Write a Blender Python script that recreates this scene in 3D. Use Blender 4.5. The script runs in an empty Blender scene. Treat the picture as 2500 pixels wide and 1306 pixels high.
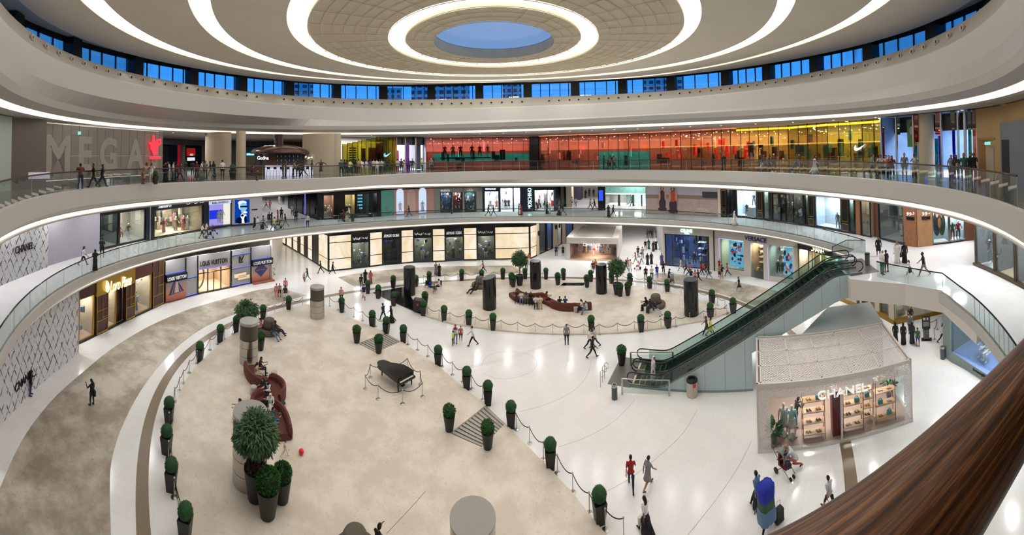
import bpy, math, random
import numpy as np
from mathutils import Vector, Matrix
random.seed(7); rnd=random.random
PI=math.pi; S=bpy.context.scene; COL=S.collection
# ---------------- camera, world, exposure, main lights ----------------
F=900.0; H0=349.0; CZ=17.0
def rotm(p,r):
    cp,sp,cr,sr=math.cos(p),math.sin(p),math.cos(r),math.sin(r)
    return np.array([[cr,0,sr],[0,1,0],[-sr,0,cr]])@np.array([[1,0,0],[0,cp,-sp],[0,sp,cp]])
RM=rotm(18.9/900,12.8/900)
cd=bpy.data.cameras.new('camera'); cam=bpy.data.objects.new('camera',cd); COL.objects.link(cam); S.camera=cam
cd.type='PANO'; cd.panorama_type='CENTRAL_CYLINDRICAL'; cd.central_cylindrical_radius=1.0
cd.central_cylindrical_range_u_min=-1250/F; cd.central_cylindrical_range_u_max=1250/F
cd.central_cylindrical_range_v_min=-(1306-H0)/F; cd.central_cylindrical_range_v_max=H0/F
cd.lens=8; cd.sensor_width=36; cd.clip_start=.02; cd.clip_end=600
_R=Matrix([list(map(float,r)) for r in RM]).to_4x4()@Matrix.Rotation(PI/2,4,'X')
cam.matrix_world=Matrix.Translation((0,0,CZ))@_R
S.view_settings.view_transform='Standard'; S.view_settings.look='None'; S.view_settings.gamma=1.0
S.view_settings.use_curve_mapping=False; S.view_settings.exposure=0.0
S.cycles.max_bounces=6; S.cycles.transparent_max_bounces=14; S.cycles.diffuse_bounces=3; S.cycles.glossy_bounces=3; S.cycles.adaptive_threshold=.03
S.cycles.caustics_reflective=False; S.cycles.caustics_refractive=False; S.cycles.sample_clamp_indirect=4
W=bpy.data.worlds.new('dusk_sky'); S.world=W; W.use_nodes=True
_n=W.node_tree.nodes; _l=W.node_tree.links
_tc=_n.new('ShaderNodeTexCoord'); _sx=_n.new('ShaderNodeSeparateXYZ'); _cr=_n.new('ShaderNodeValToRGB')
_l.new(_tc.outputs['Generated'],_sx.inputs[0]); _l.new(_sx.outputs['Z'],_cr.inputs[0]); _l.new(_cr.outputs[0],_n['Background'].inputs[0])
_cr.color_ramp.elements[0].color=(.62,.88,1.15,1); _cr.color_ramp.elements[1].color=(.14,.21,.34,1); _cr.color_ramp.elements[1].position=.95; _cr.color_ramp.elements[0].position=.3
_n['Background'].inputs[1].default_value=1.25
def lamp(x,y,z,size,power,col=(1,.93,.85),parent=None,name='downlight_or_fill',tilt=None,spread=PI):
    L=bpy.data.lights.new(name,'AREA'); L.shape='DISK'; L.size=size; L.energy=power; L.color=col; L.spread=spread
    o=bpy.data.objects.new(name,L); COL.objects.link(o); o.location=(x,y,z)
    if tilt: o.rotation_euler=tilt
    if parent: o.parent=parent; o.location=Vector((x,y,z))-parent.location
    return o
# ---------------- measuring the place ----------------
def ray(px,py):
    u=(px-1250)/F
    return RM@np.array([math.sin(u),math.cos(u),(H0-py)/F])
def P(px,py,z):
    d=ray(px,py); s=(z-CZ)/d[2]; return (float(d[0]*s),float(d[1]*s))
def pts(L,z): return [P(a,b,z) for a,b in L]
CX,CY=-1.0,25.0
NA=200
def ring(L,z,order=4,back=None,wb=1.0):
    p=pts(L,z); q=[(x-CX,y-CY,1.) for x,y in p]
    for b in (back if back is not None else [(-12,1.6),(-6,0.0),(0,-.6),(6,0.0),(11,1.2)]): q.append((b[0]-CX,b[1]-CY,wb))
    a=np.array([math.atan2(y,x) for x,y,w in q]); r=np.array([math.hypot(x,y) for x,y,w in q]); w=np.array([w for x,y,w in q])
    B=[np.ones_like(a)]
    for k in range(1,order+1): B+= [np.cos(k*a),np.sin(k*a)]
    B=np.array(B).T; reg=np.diag([0]+[.002*k**4 for k in range(1,order+1) for _ in (0,1)])
    c=np.linalg.solve(B.T@(B*w[:,None])+reg,B.T@(w*r))
    def f(t,off=0):
        v=c[0]+sum(c[2*k-1]*math.cos(k*t)+c[2*k]*math.sin(k*t) for k in range(1,order+1))+off
        return (CX+v*math.cos(t),CY+v*math.sin(t))
    return f
def loop(f,off=0,n=NA,a0=0,a1=2*PI):
    m=n if a1-a0>6.28 else n+1
    return [f(a0+(a1-a0)*i/n,off) for i in range(m)]
# ---------------- mesh helpers ----------------
MATS={}
def lin(c):
    if isinstance(c,str): c=[int(c[i:i+2],16)/255 for i in (0,2,4)]; return [((v+.055)/1.055)**2.4 if v>.04 else v/12.92 for v in c]
    return list(c)
def mat(name,c='808080',rough=.5,metal=0,emit=0,noise=None,bump=None,alpha=1,spec=.5,ecol=None,coat=0):
    if name in MATS: return MATS[name]
    m=bpy.data.materials.new(name); MATS[name]=m; m.use_nodes=True; N=m.node_tree.nodes; L=m.node_tree.links; b=N['Principled BSDF']
    c=lin(c); b.inputs['Base Color'].default_value=(*c,1); b.inputs['Roughness'].default_value=rough; b.inputs['Metallic'].default_value=metal
    b.inputs['Specular IOR Level'].default_value=spec; b.inputs['Alpha'].default_value=alpha; b.inputs['Coat Weight'].default_value=coat
    if emit: b.inputs['Emission Color'].default_value=(*(lin(ecol) if ecol else c),1); b.inputs['Emission Strength'].default_value=emit
    tc=N.new('ShaderNodeTexCoord')
    sc,am=(noise or (6,.06)); nz=N.new('ShaderNodeTexNoise'); nz.inputs['Scale'].default_value=sc; nz.inputs['Detail'].default_value=4
    L.new(tc.outputs['Object'],nz.inputs['Vector']); mx=N.new('ShaderNodeMix'); mx.data_type='RGBA'
    mx.inputs['A'].default_value=(*[v*(1-am) for v in c],1); mx.inputs['B'].default_value=(*[min(1,v*(1+am)) for v in c],1)
    L.new(nz.outputs['Fac'],mx.inputs['Factor']); L.new(mx.outputs['Result'],b.inputs['Base Color'])
    if bump:
        bp=N.new('ShaderNodeBump'); bp.inputs['Strength'].default_value=bump[1]; n2=N.new('ShaderNodeTexNoise'); n2.inputs['Scale'].default_value=bump[0]
        L.new(tc.outputs['Object'],n2.inputs['Vector']); L.new(n2.outputs['Fac'],bp.inputs['Height']); L.new(bp.outputs[0],b.inputs['Normal'])
    return m
def glow(name,c,st):
    if name in MATS: return MATS[name]
    m=bpy.data.materials.new(name); MATS[name]=m; m.use_nodes=True; N=m.node_tree.nodes; N.clear(); e=N.new('ShaderNodeEmission'); o=N.new('ShaderNodeOutputMaterial')
    e.inputs[0].default_value=(*lin(c),1); e.inputs[1].default_value=st; m.node_tree.links.new(e.outputs[0],o.inputs[0]); return m
def glass(name,c='f4faf8',k=.9,refl=.12,rough=.02,fr=.5):
    """thin pane: tinted see-through plus a fresnel reflection"""
    if name in MATS: return MATS[name]
    m=bpy.data.materials.new(name); MATS[name]=m; m.use_nodes=True; N=m.node_tree.nodes; L=m.node_tree.links; N.clear()
    o=N.new('ShaderNodeOutputMaterial'); t=N.new('ShaderNodeBsdfTransparent'); g=N.new('ShaderNodeBsdfGlossy'); x=N.new('ShaderNodeMixShader')
    t.inputs[0].default_value=(*[v*k for v in lin(c)],1); g.inputs['Roughness'].default_value=rough
    lw=N.new('ShaderNodeLayerWeight'); lw.inputs[0].default_value=.35; ma=N.new('ShaderNodeMath'); ma.operation='MULTIPLY_ADD'; ma.inputs[1].default_value=fr; ma.inputs[2].default_value=refl*.4
    L.new(lw.outputs['Fresnel'],ma.inputs[0]); L.new(ma.outputs[0],x.inputs[0]); L.new(t.outputs[0],x.inputs[1]); L.new(g.outputs[0],x.inputs[2]); L.new(x.outputs[0],o.inputs[0]); return m
def setp(o,label=None,cat=None,group=None,kind=None):
    if label: o['label']=label
    if cat: o['category']=cat
    if group: o['group']=group
    if kind: o['kind']=kind
    return o
def thing(name,label,cat,x,y,z,rz=0,group=None):
    o=bpy.data.objects.new(name,None); COL.objects.link(o); o.location=(x,y,z); o.rotation_euler=(0,0,rz); o.empty_display_size=.2
    return setp(o,label,cat,group)
class MB:
    def __init__(s): s.v=[]; s.f=[]; s.m=[]; s.cur=0
    def add(s,vs,fs):
        b=len(s.v); s.v+=[tuple(map(float,v)) for v in vs]; s.f+=[tuple(b+i for i in f) for f in fs]; s.m+=[s.cur]*len(fs); return s
    def box(s,x0,x1,y0,y1,z0,z1,T=None):
        v=[(x,y,z) for z in (z0,z1) for x,y in ((x0,y0),(x1,y0),(x1,y1),(x0,y1))]
        if T: v=[T(*p) for p in v]
        return s.add(v,[(3,2,1,0),(4,5,6,7),(0,1,5,4),(1,2,6,5),(2,3,7,6),(3,0,4,7)])
    def cbox(s,c,w,T=None): return s.box(c[0]-w[0]/2,c[0]+w[0]/2,c[1]-w[1]/2,c[1]+w[1]/2,c[2]-w[2]/2,c[2]+w[2]/2,T)
    def prism(s,poly,z0,z1):
        a=sum(poly[i][0]*poly[(i+1)%len(poly)][1]-poly[(i+1)%len(poly)][0]*poly[i][1] for i in range(len(poly)))
        if a<0: poly=poly[::-1]
        n=len(poly); v=[(x,y,z0) for x,y in poly]+[(x,y,z1) for x,y in poly]
        return s.add(v,[tuple(range(n))[::-1],tuple(range(n,2*n))]+[(i,(i+1)%n,n+(i+1)%n,n+i) for i in range(n)])
    def lathe(s,prof,n=16,c=(0,0,0),sy=1):
        v=[];f=[]
        for r,z in prof:
            for i in range(n): v.append((c[0]+r*math.cos(2*PI*i/n),c[1]+sy*r*math.sin(2*PI*i/n),c[2]+z))
        for k in range(len(prof)-1):
            for i in range(n): f.append((k*n+i,k*n+(i+1)%n,(k+1)*n+(i+1)%n,(k+1)*n+i))
        f.append(tuple(range(n))[::-1]); f.append(tuple(range((len(prof)-1)*n,len(prof)*n)))
        return s.add(v,f)
    def ball(s,c,r,n=12,sz=None):
        sx,sy,szz=(r,r,r) if sz is None else sz; v=[(c[0],c[1],c[2]-szz)]; f=[]; m=max(4,n//2)
        for k in range(1,m):
            a=-PI/2+PI*k/m
            for i in range(n): v.append((c[0]+sx*math.cos(a)*math.cos(2*PI*i/n),c[1]+sy*math.cos(a)*math.sin(2*PI*i/n),c[2]+szz*math.sin(a)))
        v.append((c[0],c[1],c[2]+szz)); t=len(v)-1
        for i in range(n): f.append((0,1+(i+1)%n,1+i)); f.append((t,1+(m-2)*n+i,1+(m-2)*n+(i+1)%n))
        for k in range(m-2):
            for i in range(n): a=1+k*n+i; b=1+k*n+(i+1)%n; f.append((a,b,b+n,a+n))
        return s.add(v,f)
    def tube(s,P_,r,n=8,r2=None,closed=False,cap=True):
        """tube along points; r may be a list"""
        Pv=[Vector(p) for p in P_]; m=len(Pv); v=[]; f=[]; up=Vector((0,0,1))
        for k in range(m):
            if closed: d=Pv[(k+1)%m]-Pv[k-1]
            else: d=Pv[min(k+1,m-1)]-Pv[max(k-1,0)]
            d.normalize(); u=up if abs(d.z)<.95 else Vector((0,1,0)); a=d.cross(u).normalized(); b=a.cross(d)
            rr=r[k] if isinstance(r,(list,tuple)) else r; ry=rr if r2 is None else (r2[k] if isinstance(r2,(list,tuple)) else r2)
            for i in range(n): t=2*PI*i/n; v.append(Pv[k]+a*rr*math.cos(t)+b*ry*math.sin(t))
        for k in range(m if closed else m-1):
            for i in range(n): f.append((k*n+i,k*n+(i+1)%n,((k+1)%m)*n+(i+1)%n,((k+1)%m)*n+i))
        if cap and not closed: f.append(tuple(range(n))[::-1]); f.append(tuple(range((m-1)*n,m*n)))
        return s.add(v,f)
    def strip(s,A,B,closed=False):
        """quads between two equally long lists of 3-D points"""
        n=len(A); return s.add(list(A)+list(B),[(i,(i+1)%n,n+(i+1)%n,n+i) for i in range(n if closed else n-1)])
    def build(s,name,mats,parent=None,smooth=False,label=None,cat=None,group=None,kind=None):
        if not isinstance(mats,(list,tuple)): mats=[mats]
        me=bpy.data.meshes.new(name); off=parent.location if parent else Vector((0,0,0))
        if parent and parent.parent: off=off+parent.parent.location
        if parent is not None and s.__dict__.get('local'): off=Vector((0,0,0))
        me.from_pydata([(x-off.x,y-off.y,z-off.z) for x,y,z in s.v],[],s.f)
        for m in mats: me.materials.append(m)
        if len(mats)>1: me.polygons.foreach_set('material_index',s.m)
        if smooth: me.polygons.foreach_set('use_smooth',[True]*len(me.polygons))
        me.update(); o=bpy.data.objects.new(name,me); COL.objects.link(o)
        if parent: o.parent=parent
        return setp(o,label,cat,group,kind)
def LM():
    m=MB(); m.local=True; return m
def copyobj(o,parent=None):
    c=o.copy(); COL.objects.link(c)
    if parent: c.parent=parent
    return c
def copytree(o,x,y,z,rz=0,label=None,group=None,sc=1):
    r=o.copy(); COL.objects.link(r); r.location=(x,y,z); r.rotation_euler=(0,0,rz); r.scale=(sc,sc,sc)
    if label: r['label']=label
    if group: r['group']=group
    for ch in o.children:
        c=copyobj(ch,r)
        for g in ch.children: copyobj(g,c)
    return r
# ---------------- materials ----------------
M_white=mat('white_plaster','d6cfc8',.45,noise=(.5,.02))
M_fascia=mat('fascia_plaster','bab7b1',.4,noise=(.3,.02))
M_ceil=mat('grey_plaster','e4ddd0',.7,noise=(.35,.09))
M_ceil2=mat('soffit_plaster','c9c5c0',.6,noise=(.4,.03))
M_cove=glow('cove_light','fff8ec',3.0)
M_stripl=glow('soffit_strip_light','fff0da',1.5)
M_glass=glass('balustrade_glass','e6efed',.9,.04,fr=.16)
M_wglass=glass('shop_glass','f2f8f8',.95,.05,fr=.3)
M_steel=mat('brushed_steel','b9b7b2',.28,1,noise=(30,.08))
M_steeld=mat('dark_steel','4a4a4a',.3,1)
M_black=mat('black_gloss','0c0d0e',.12)
M_blackm=mat('black_matt','141414',.6)
M_rail=mat('rail_brown','33231d',.35)
HALL=170;P3=80;P2=120;P1=115;WASH=75;CORR_FILL=190
# ---------------- rings of the building ----------------
RA=ring([(0,48),(73,82),(149,119),(191,136),(306,172),(448,203),(597,222),(708,234),(831,240),(1045,242),(1279,239),(1397,234),(1527,229),(1654,218),(1769,210),(1868,197),(1983,178),(2113,147),(2151,135),(2259,94),(2314,71),(2377,42),(2439,2)],24.0)
RB=ring([(0,69),(77,115),(115,132),(191,163),(345,207),(498,232),(636,249),(850,263),(1068,264),(1336,258),(1566,245),(1642,239),(1765,230),(1918,210),(2071,182),(2224,144),(2358,82),(2454,8)],22.7)
RD=ring([(0,268),(191,297),(383,318),(574,327),(842,330),(1068,327),(1298,321),(1489,314),(1650,307),(1841,300),(2033,289),(2224,270),(2416,241),(2500,218)],19.1)
RG3=ring([(0,490),(191,463),(383,449),(574,439.5),(850,431),(1030,422),(1298,415),(1489,415),(1650,415),(1803,416.5),(1994,427),(2148,440),(2301,455.6),(2500,494)],14.4)
RB3=ring([(0,571),(153,526.6),(306,502),(459,485),(600,476),(703,468),(856,456),(1009,451.5),(1150,448),(1314,447.5),(1529,447),(1700,452),(1784,453),(1918,463.5),(2100,479),(2184,492),(2318,518.5),(2398,545),(2500,591)],12.7)
RG2=ring([(0,824),(52,768),(88,738),(127.5,713),(165,695.5),(203,677),(238,661),(276,637),(348,617),(417,605),(489,587.5),(600,573),(792,549),(968,537.6),(1078,532),(1300,528),(1517,530),(1650,535),(1784,548),(1918,567),(2000,585),(2068,601),(2111,619),(2383,777),(2440,846),(2456,872)],7.2,order=5)
RB2=ring([(0,855),(46,813),(110,762),(181,718.5),(230,691),(310,655),(369,637),(439,619),(509,604.5),(588,591.5),(700,577.6),(840,561.6),(930,556),(1107,545),(1300,541),(1458,544),(1650,552),(1784,561),(1918,584),(1998,604),(2079,628),(2375,802),(2414,846),(2440,880)],6.3,order=5)
RE=ring([(191,0),(237,42),(291,73),(367,107),(459,136),(574,165),(689,184),(766,191),(850,197),(1150,201),(1400,199),(1650,176),(1784,157),(1899,124),(1975,103),(2033,80),(2109,42),(2178,0)],26,back=[(-10,3),(0,1),(9,3.5)])
REi=ring([(239,0),(291,44),(367,86),(459,124),(574,159),(766,188),(850,195),(1150,199),(1400,197),(1650,173),(1784,153),(1899,119),(1983,90),(2090,29),(2136,0)],26,back=[(-9,4.2),(0,2),(8,4.5)])
RDo=ring([(447,0),(459,31),(498,73),(536,98),(574,119),(651,149),(727,166.5),(850,188),(1000,196),(1150,198),(1400,189),(1650,161),(1727,145),(1792,126),(1834,103),(1880,77),(1933,23),(1950,0)],26,order=3,back=[(-8,9),(0,7),(6,9)])
RDi=ring([(501,0),(513,34),(544,73),(593,107),(651,134),(727,159),(850,184),(1000,192.5),(1150,194.5),(1400,185.5),(1650,156),(1727,134),(1803,105),(1853,73),(1887,31),(1906,0)],26,order=3,back=[(-7,10),(0,8.5),(5,10)])
RF=ring([(0,4),(92,48),(245,109),(383,149),(479,168),(597,188),(712,199),(850,205),(1183,203),(1412,196),(1650,184),(1769,172),(1880,157),(2033,126),(2148,96),(2314,42),(2408,0)],26)
CX0,CY0=CX,CY
CX,CY=-1.2,30.5
RCo=ring([(716,0),(704,31),(702,57),(712,84),(727,103),(766,128),(850,159),(915,168),(1030,180),(1183,188),(1336,182),(1451,168.5),(1566,142),(1650,113),(1688,88),(1707,65),(1713,38)],26,order=2,back=[])
RCi=ring([(777,0),(752,50),(758,88),(796,119),(850,150),(915,163),(1030,175),(1183,183),(1336,177),(1451,164),(1566,137),(1640,105),(1658,69),(1665,23),(1660,0)],26,order=2,back=[])
RBo=ring([(945,92),(953,65),(984,42),(1037,19),(1106,4),(1464,88),(1451,61),(1413,34),(1336,8),(972,122),(1030,145),(1106,159),(1202,163),(1298,159),(1374,144),(1443,119)],26,order=2,back=[])
RBi=ring([(991,96),(999,69),(1030,46),(1087,31),(1183,19),(1259,18),(1336,29),(1393,50),(1418,77),(1413,103),(1374,126),(1298,147),(1202,155),(1106,150),(1030,130)],26,order=2,back=[])
RS=ring([(1060,96),(1351,96),(1213,52),(1202,142),(1085,70),(1320,66),(1100,130),(1310,130)],26,order=2,back=[])
def z3(L,z): return [(x,y,z) for x,y in L]
_fr={}
def lp(f,off=0):
    global CX,CY
    inner=f in (RCo,RCi,RBo,RBi,RS); CX,CY=((-1.2,30.5) if inner else (-1.0,25.0))
    return loop(f,off)
def annulus(m,f,zf,g,zg,of=0,og=0): m.strip(z3(lp(f,of),zf),z3(lp(g,og),zg),True)
def ringface(name,segs,mat_,label=None,kind='structure',cat=None):
    """segs: list of (curve, offset, z); one surface swept round through them"""
    m=MB(); 
    for a,b in zip(segs[:-1],segs[1:]): m.strip(z3(lp(a[0],a[1]),a[2]),z3(lp(b[0],b[1]),b[2]),True)
    return m.build(name,mat_,smooth=False,kind=kind,label=label,cat=cat)
# ground floor
def floor_mat(name,c1,c2,rough=.12,tile=1.2):
    m=bpy.data.materials.new(name); MATS[name]=m; m.use_nodes=True; N=m.node_tree.nodes; L=m.node_tree.links; b=N['Principled BSDF']
    tc=N.new('ShaderNodeTexCoord'); mp=N.new('ShaderNodeMapping'); mp.inputs['Rotation'].default_value=(0,0,-.65); L.new(tc.outputs['Object'],mp.inputs[0])
    br=N.new('ShaderNodeTexBrick'); br.inputs['Scale'].default_value=1/tile; br.inputs['Brick Width'].default_value=1; br.inputs['Row Height'].default_value=.75; br.inputs['Mortar Size'].default_value=.003
    br.inputs['Color1'].default_value=(*lin(c1),1); br.inputs['Color2'].default_value=(*lin(c2),1); br.inputs['Mortar'].default_value=(*[v*.8 for v in lin(c2)],1); L.new(mp.outputs[0],br.inputs[0])
    nz=N.new('ShaderNodeTexNoise'); nz.inputs['Scale'].default_value=.5; nz.inputs['Detail'].default_value=5; L.new(tc.outputs['Object'],nz.inputs[0])
    mx=N.new('ShaderNodeMix'); mx.data_type='RGBA'; mx.blend_type='MULTIPLY'; mx.inputs['Factor'].default_value=.05; L.new(br.outputs[0],mx.inputs['A']); L.new(nz.outputs['Color'],mx.inputs['B']); L.new(mx.outputs['Result'],b.inputs['Base Color'])
    b.inputs['Roughness'].default_value=rough; b.inputs['Specular IOR Level'].default_value=.5; return m
M_floor=floor_mat('polished_white_marble','ebeae8','e7e5e2',.16)
M_floor2=floor_mat('gallery_white_marble','e8e8e9','e3e3e5',.1)
def big(off): return [(CX0+off*math.cos(2*PI*i/NA),CY0+off*math.sin(2*PI*i/NA)) for i in range(NA)]
m=MB(); m.prism([(-120,-60),(120,-60),(120,150),(-120,150)],-.4,0); m.build('floor',M_floor,kind='structure')
def slab(name,g,zt,zb,mt,mb):
    m=MB(); m.strip(z3(lp(g),zt),z3(big(105),zt),True); m.cur=1; m.strip(z3(big(105),zb),z3(lp(g,.05),zb),True); return m.build(name,[mt,mb],kind='structure')
# second storey: floor, edge and soffit with a light strip
m=MB(); m.strip(z3(lp(RG2),7.2),z3(big(105),7.2),True); m.build('lower_gallery_floor',M_floor2,kind='structure')
ringface('trim_gallery_lower',[(RG2,0,7.2),(RG2,0,7.08),(RG2,-.12,7.05),(RG2,-.12,6.5),(RB2,-.06,6.38),(RB2,.1,6.33),(RB2,.3,6.33)],M_fascia)
ringface('trim_gallery_lip',[(RB2,.3,6.12),(RB2,.14,6.1),(RB2,.2,6.02),(RB2,.7,5.98),(RB2,.8,6.1)],M_fascia)
ringface('lower_gallery_ceiling',[(RB2,.8,6.1),(RB2,3.2,6.2),(RB2,80,6.2)],M_ceil2)
m=MB(); m.strip(z3(lp(RB2,.29),6.12),z3(lp(RB2,.27),6.33),True); m.build('strip_light',M_stripl,label='continuous warm light strip under the lower gallery edge',cat='light')
m=MB(); m.strip(z3(lp(RG3),14.4),z3(big(105),14.4),True); m.build('upper_gallery_floor',mat('grey_polished_stone','85827e',.08,noise=(.6,.1)),kind='structure')
ringface('trim_gallery_upper',[(RG3,0,14.4),(RG3,-.1,14.33),(RG3,-.1,13.2),(RB3,0,12.85),(RB3,.1,12.74),(RB3,.34,12.72)],M_fascia)
ringface('trim_gallery_lip',[(RB3,.34,12.42),(RB3,.2,12.4),(RB3,.25,12.3),(RB3,.9,12.17),(RB3,1.0,12.45)],M_fascia)
ringface('upper_gallery_ceiling',[(RB3,1.0,12.45),(RB3,80,12.45)],M_ceil2)
m=MB(); m.strip(z3(lp(RB3,.33),12.42),z3(lp(RB3,.3),12.72),True); m.build('strip_light',M_stripl,label='continuous warm light strip under the upper gallery edge',cat='light')
# top drum: big white fascia, soffit below, nozzle band above
ringface('wall_drum',[(RB,0,22.7),(RB,-.18,22.55),(RB,-.2,21.0),(RD,-.5,20.2),(RD,-.35,19.75),(RD,0,19.55),(RD,.2,19.42)],M_fascia)
ringface('wall_nozzle_band',[(RA,.6,24.0),(RA,0,24.0),(RB,.02,22.7)],mat('band_plaster','a8a196',.6,noise=(.5,.03)))
ringface('top_gallery_ceiling',[(RD,.7,19.2),(RD,.9,19.13),(RD,3.5,19.15),(RD,80,19.15)],M_ceil2)
m=MB(); m.strip(z3(lp(RD,.7),19.2),z3(lp(RD,.2),19.42),True); m.build('strip_light',M_stripl,label='continuous warm light strip above the upper gallery',cat='light')
AW=3.6
# ceiling disc with light coves, skylight
ringface('outer_ceiling',[(RE,0,26.25),(RE,0,26.0),(RF,-.3,25.98),(RF,0,26.15),(RF,0,26.6),(RA,AW+.4,26.95)],M_ceil)
ringface('middle_ceiling',[(RDo,0,26.25),(RDo,0,26.0),(REi,0,26.0),(REi,0,26.25)],M_ceil)
ringface('inner_ceiling',[(RCo,0,26.25),(RCo,0,26.0),(RDi,0,26.0),(RDi,0,26.25)],M_ceil)
def cove(a,b,lab,z=26.2):
    m=MB(); m.strip(z3(lp(a,-.05),z),z3(lp(b,.05),z),True); m.build('cove_light',M_cove,label=lab,cat='light')
cove(REi,RE,'outermost glowing cove ring in the ceiling'); cove(RDi,RDo,'second glowing cove ring, inside the outermost one'); cove(RCi,RCo,'wide glowing cove ring round the netted ceiling'); cove(RBi,RBo,'small glowing cove ring nearest the skylight')
M_net=mat('net_panel','dcd2be',.8,noise=(.8,.12))
ringface('wide_net_ceiling',[(RBo,0,26.2),(RBo,0,26.0),(RCi,0,26.0),(RCi,0,26.2)],M_net)
ringface('inner_net_ceiling',[(RS,0,26.9),(RS,0,26.0),(RBi,0,26.0),(RBi,0,26.2)],M_net)
m=MB()
def spokes(fa,fb,n,rings,z=25.93,r=.028):
    A=lp(fa); B=lp(fb); k=len(A)
    for i in range(n):
        j=int(i*k/n); m.tube([(*A[j],z),(*B[j],z)],r,4)
    for t in rings: m.tube([(a[0]*(1-t)+b[0]*t,a[1]*(1-t)+b[1]*t,z) for a,b in zip(A,B)],r,4,closed=True)
spokes(RBo,RCi,40,[0,.14,.28,.42,.56,.7,.84,1]); spokes(RS,RBi,20,[0,.33,.66,1])
setp(m.build('net_frame_ceiling',mat('net_tube','efe6c8',.5)),kind='structure')
m=MB(); m.add(z3(lp(RS,.3),26.85),[tuple(range(NA))]); m.build('window_skylight',glass('skylight_glass','a8bce0',.62,.0,fr=.12),kind='structure')
ringface('roof_deck_ceiling',[(RS,.3,26.9),(RCo,0,27.5),(RA,AW+.6,27.0)],mat('roof_deck','55524e',.9))
# clerestory
AW=3.6
m=MB(); m.strip(z3(lp(RA,AW),23.4),z3(lp(RA,AW),26.9),True); m.build('window_clerestory',glass('blue_tinted_glass','4aa6f2',.85,.1),kind='structure')
ringface('clerestory_ledge_floor',[(RA,.6,24.0),(RA,.6,23.3),(RA,AW+.3,23.3)],M_ceil2)
M_win=mat('window_frame_dark','15181c',.4)
colpx=[177,331,468,589,705,821,935,1053,1170,1288,1404,1520,1640,1775,1877,1995,2128,2288,2440,30]
def at_px(f,off,px,py):
    """point of a ring curve seen in direction px"""
    d=ray(px,py); a=math.atan2(d[0],d[1]); best=None
    L=lp(f,off)
    for i in range(NA):
        p,q=L[i],L[(i+1)%NA]; c1=p[0]*math.cos(a)-p[1]*math.sin(a); c2=q[0]*math.cos(a)-q[1]*math.sin(a)
        if c1*c2<=0 and c1!=c2:
            t=c1/(c1-c2); x=p[0]+(q[0]-p[0])*t; y=p[1]+(q[1]-p[1])*t
            if x*math.sin(a)+y*math.cos(a)>1:
                r=math.hypot(x,y)
                if best is None or r>best[2]: best=(x,y,r,math.atan2(q[1]-p[1],q[0]-p[0]))
    return best
for k,px in enumerate(colpx):
    h=at_px(RA,AW-.25,px,200)
    if not h: continue
    m=MB(); ca,sa=math.cos(h[3]),math.sin(h[3]); T=lambda x,y,z:(h[0]+x*ca-y*sa,h[1]+x*sa+y*ca,z)
    m.box(-.55,.55,-.6,.6,23.3,26.7,T); m.build('pillar',mat('dark_pillar','26241f',.6),kind='structure')
m=MB()
cp=sorted(colpx)
for a,b in zip(cp[:-1],cp[1:]):
    for t in ((.27,.46,.68,.86) if (a//50)%2 else (.2,.42,.66,.85)):
        h=at_px(RA,AW-.08,a+(b-a)*t,200)
        if h: ca,sa=math.cos(h[3]),math.sin(h[3]); m.box(-.05,.05,-.08,.08,23.3,26.7,lambda x,y,z:(h[0]+x*ca-y*sa,h[1]+x*sa+y*ca,z))
m.strip(z3(lp(RA,AW-.1),26.35),z3(lp(RA,AW-.1),26.9),True)
m.build('window_mullions',M_win,kind='structure')
m=MB()
# outside: roof parapet, pipe and far towers
ringface('roof_parapet_outside',[(RA,14,22.5),(RA,14,24.2),(RA,14.4,24.2),(RA,14.4,22)],mat('outside_concrete','8fa3ad',.8,noise=(2,.15)))
m=MB(); m.tube(z3(lp(RA,11),23.4),.8,8,closed=True); m.build('roof_duct_outside',mat('outside_duct','6d8794',.5),kind='structure')
M_tow=[mat('tower_pale','c9d7dd',.8),mat('tower_grey','9fb0b8',.8)]
for mt in M_tow:
    N=mt.node_tree.nodes; L=mt.node_tree.links; tc=N.new('ShaderNodeTexCoord'); mp=N.new('ShaderNodeMapping'); mp.inputs['Rotation'].default_value=(PI/2,0,0); br=N.new('ShaderNodeTexBrick'); br.offset=0; br.inputs['Scale'].default_value=1; br.inputs['Brick Width'].default_value=3.2; br.inputs['Row Height'].default_value=3; br.inputs['Mortar Size'].default_value=.7; br.inputs['Color1'].default_value=(*lin('2f4658'),1); br.inputs['Color2'].default_value=(*lin('46606f'),1); br.inputs['Mortar'].default_value=(*lin('b9c7cd'),1); L.new(tc.outputs['Object'],mp.inputs[0]); L.new(mp.outputs[0],br.inputs[0]); L.new(br.outputs[0],N['Principled BSDF'].inputs['Base Color'])
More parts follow.
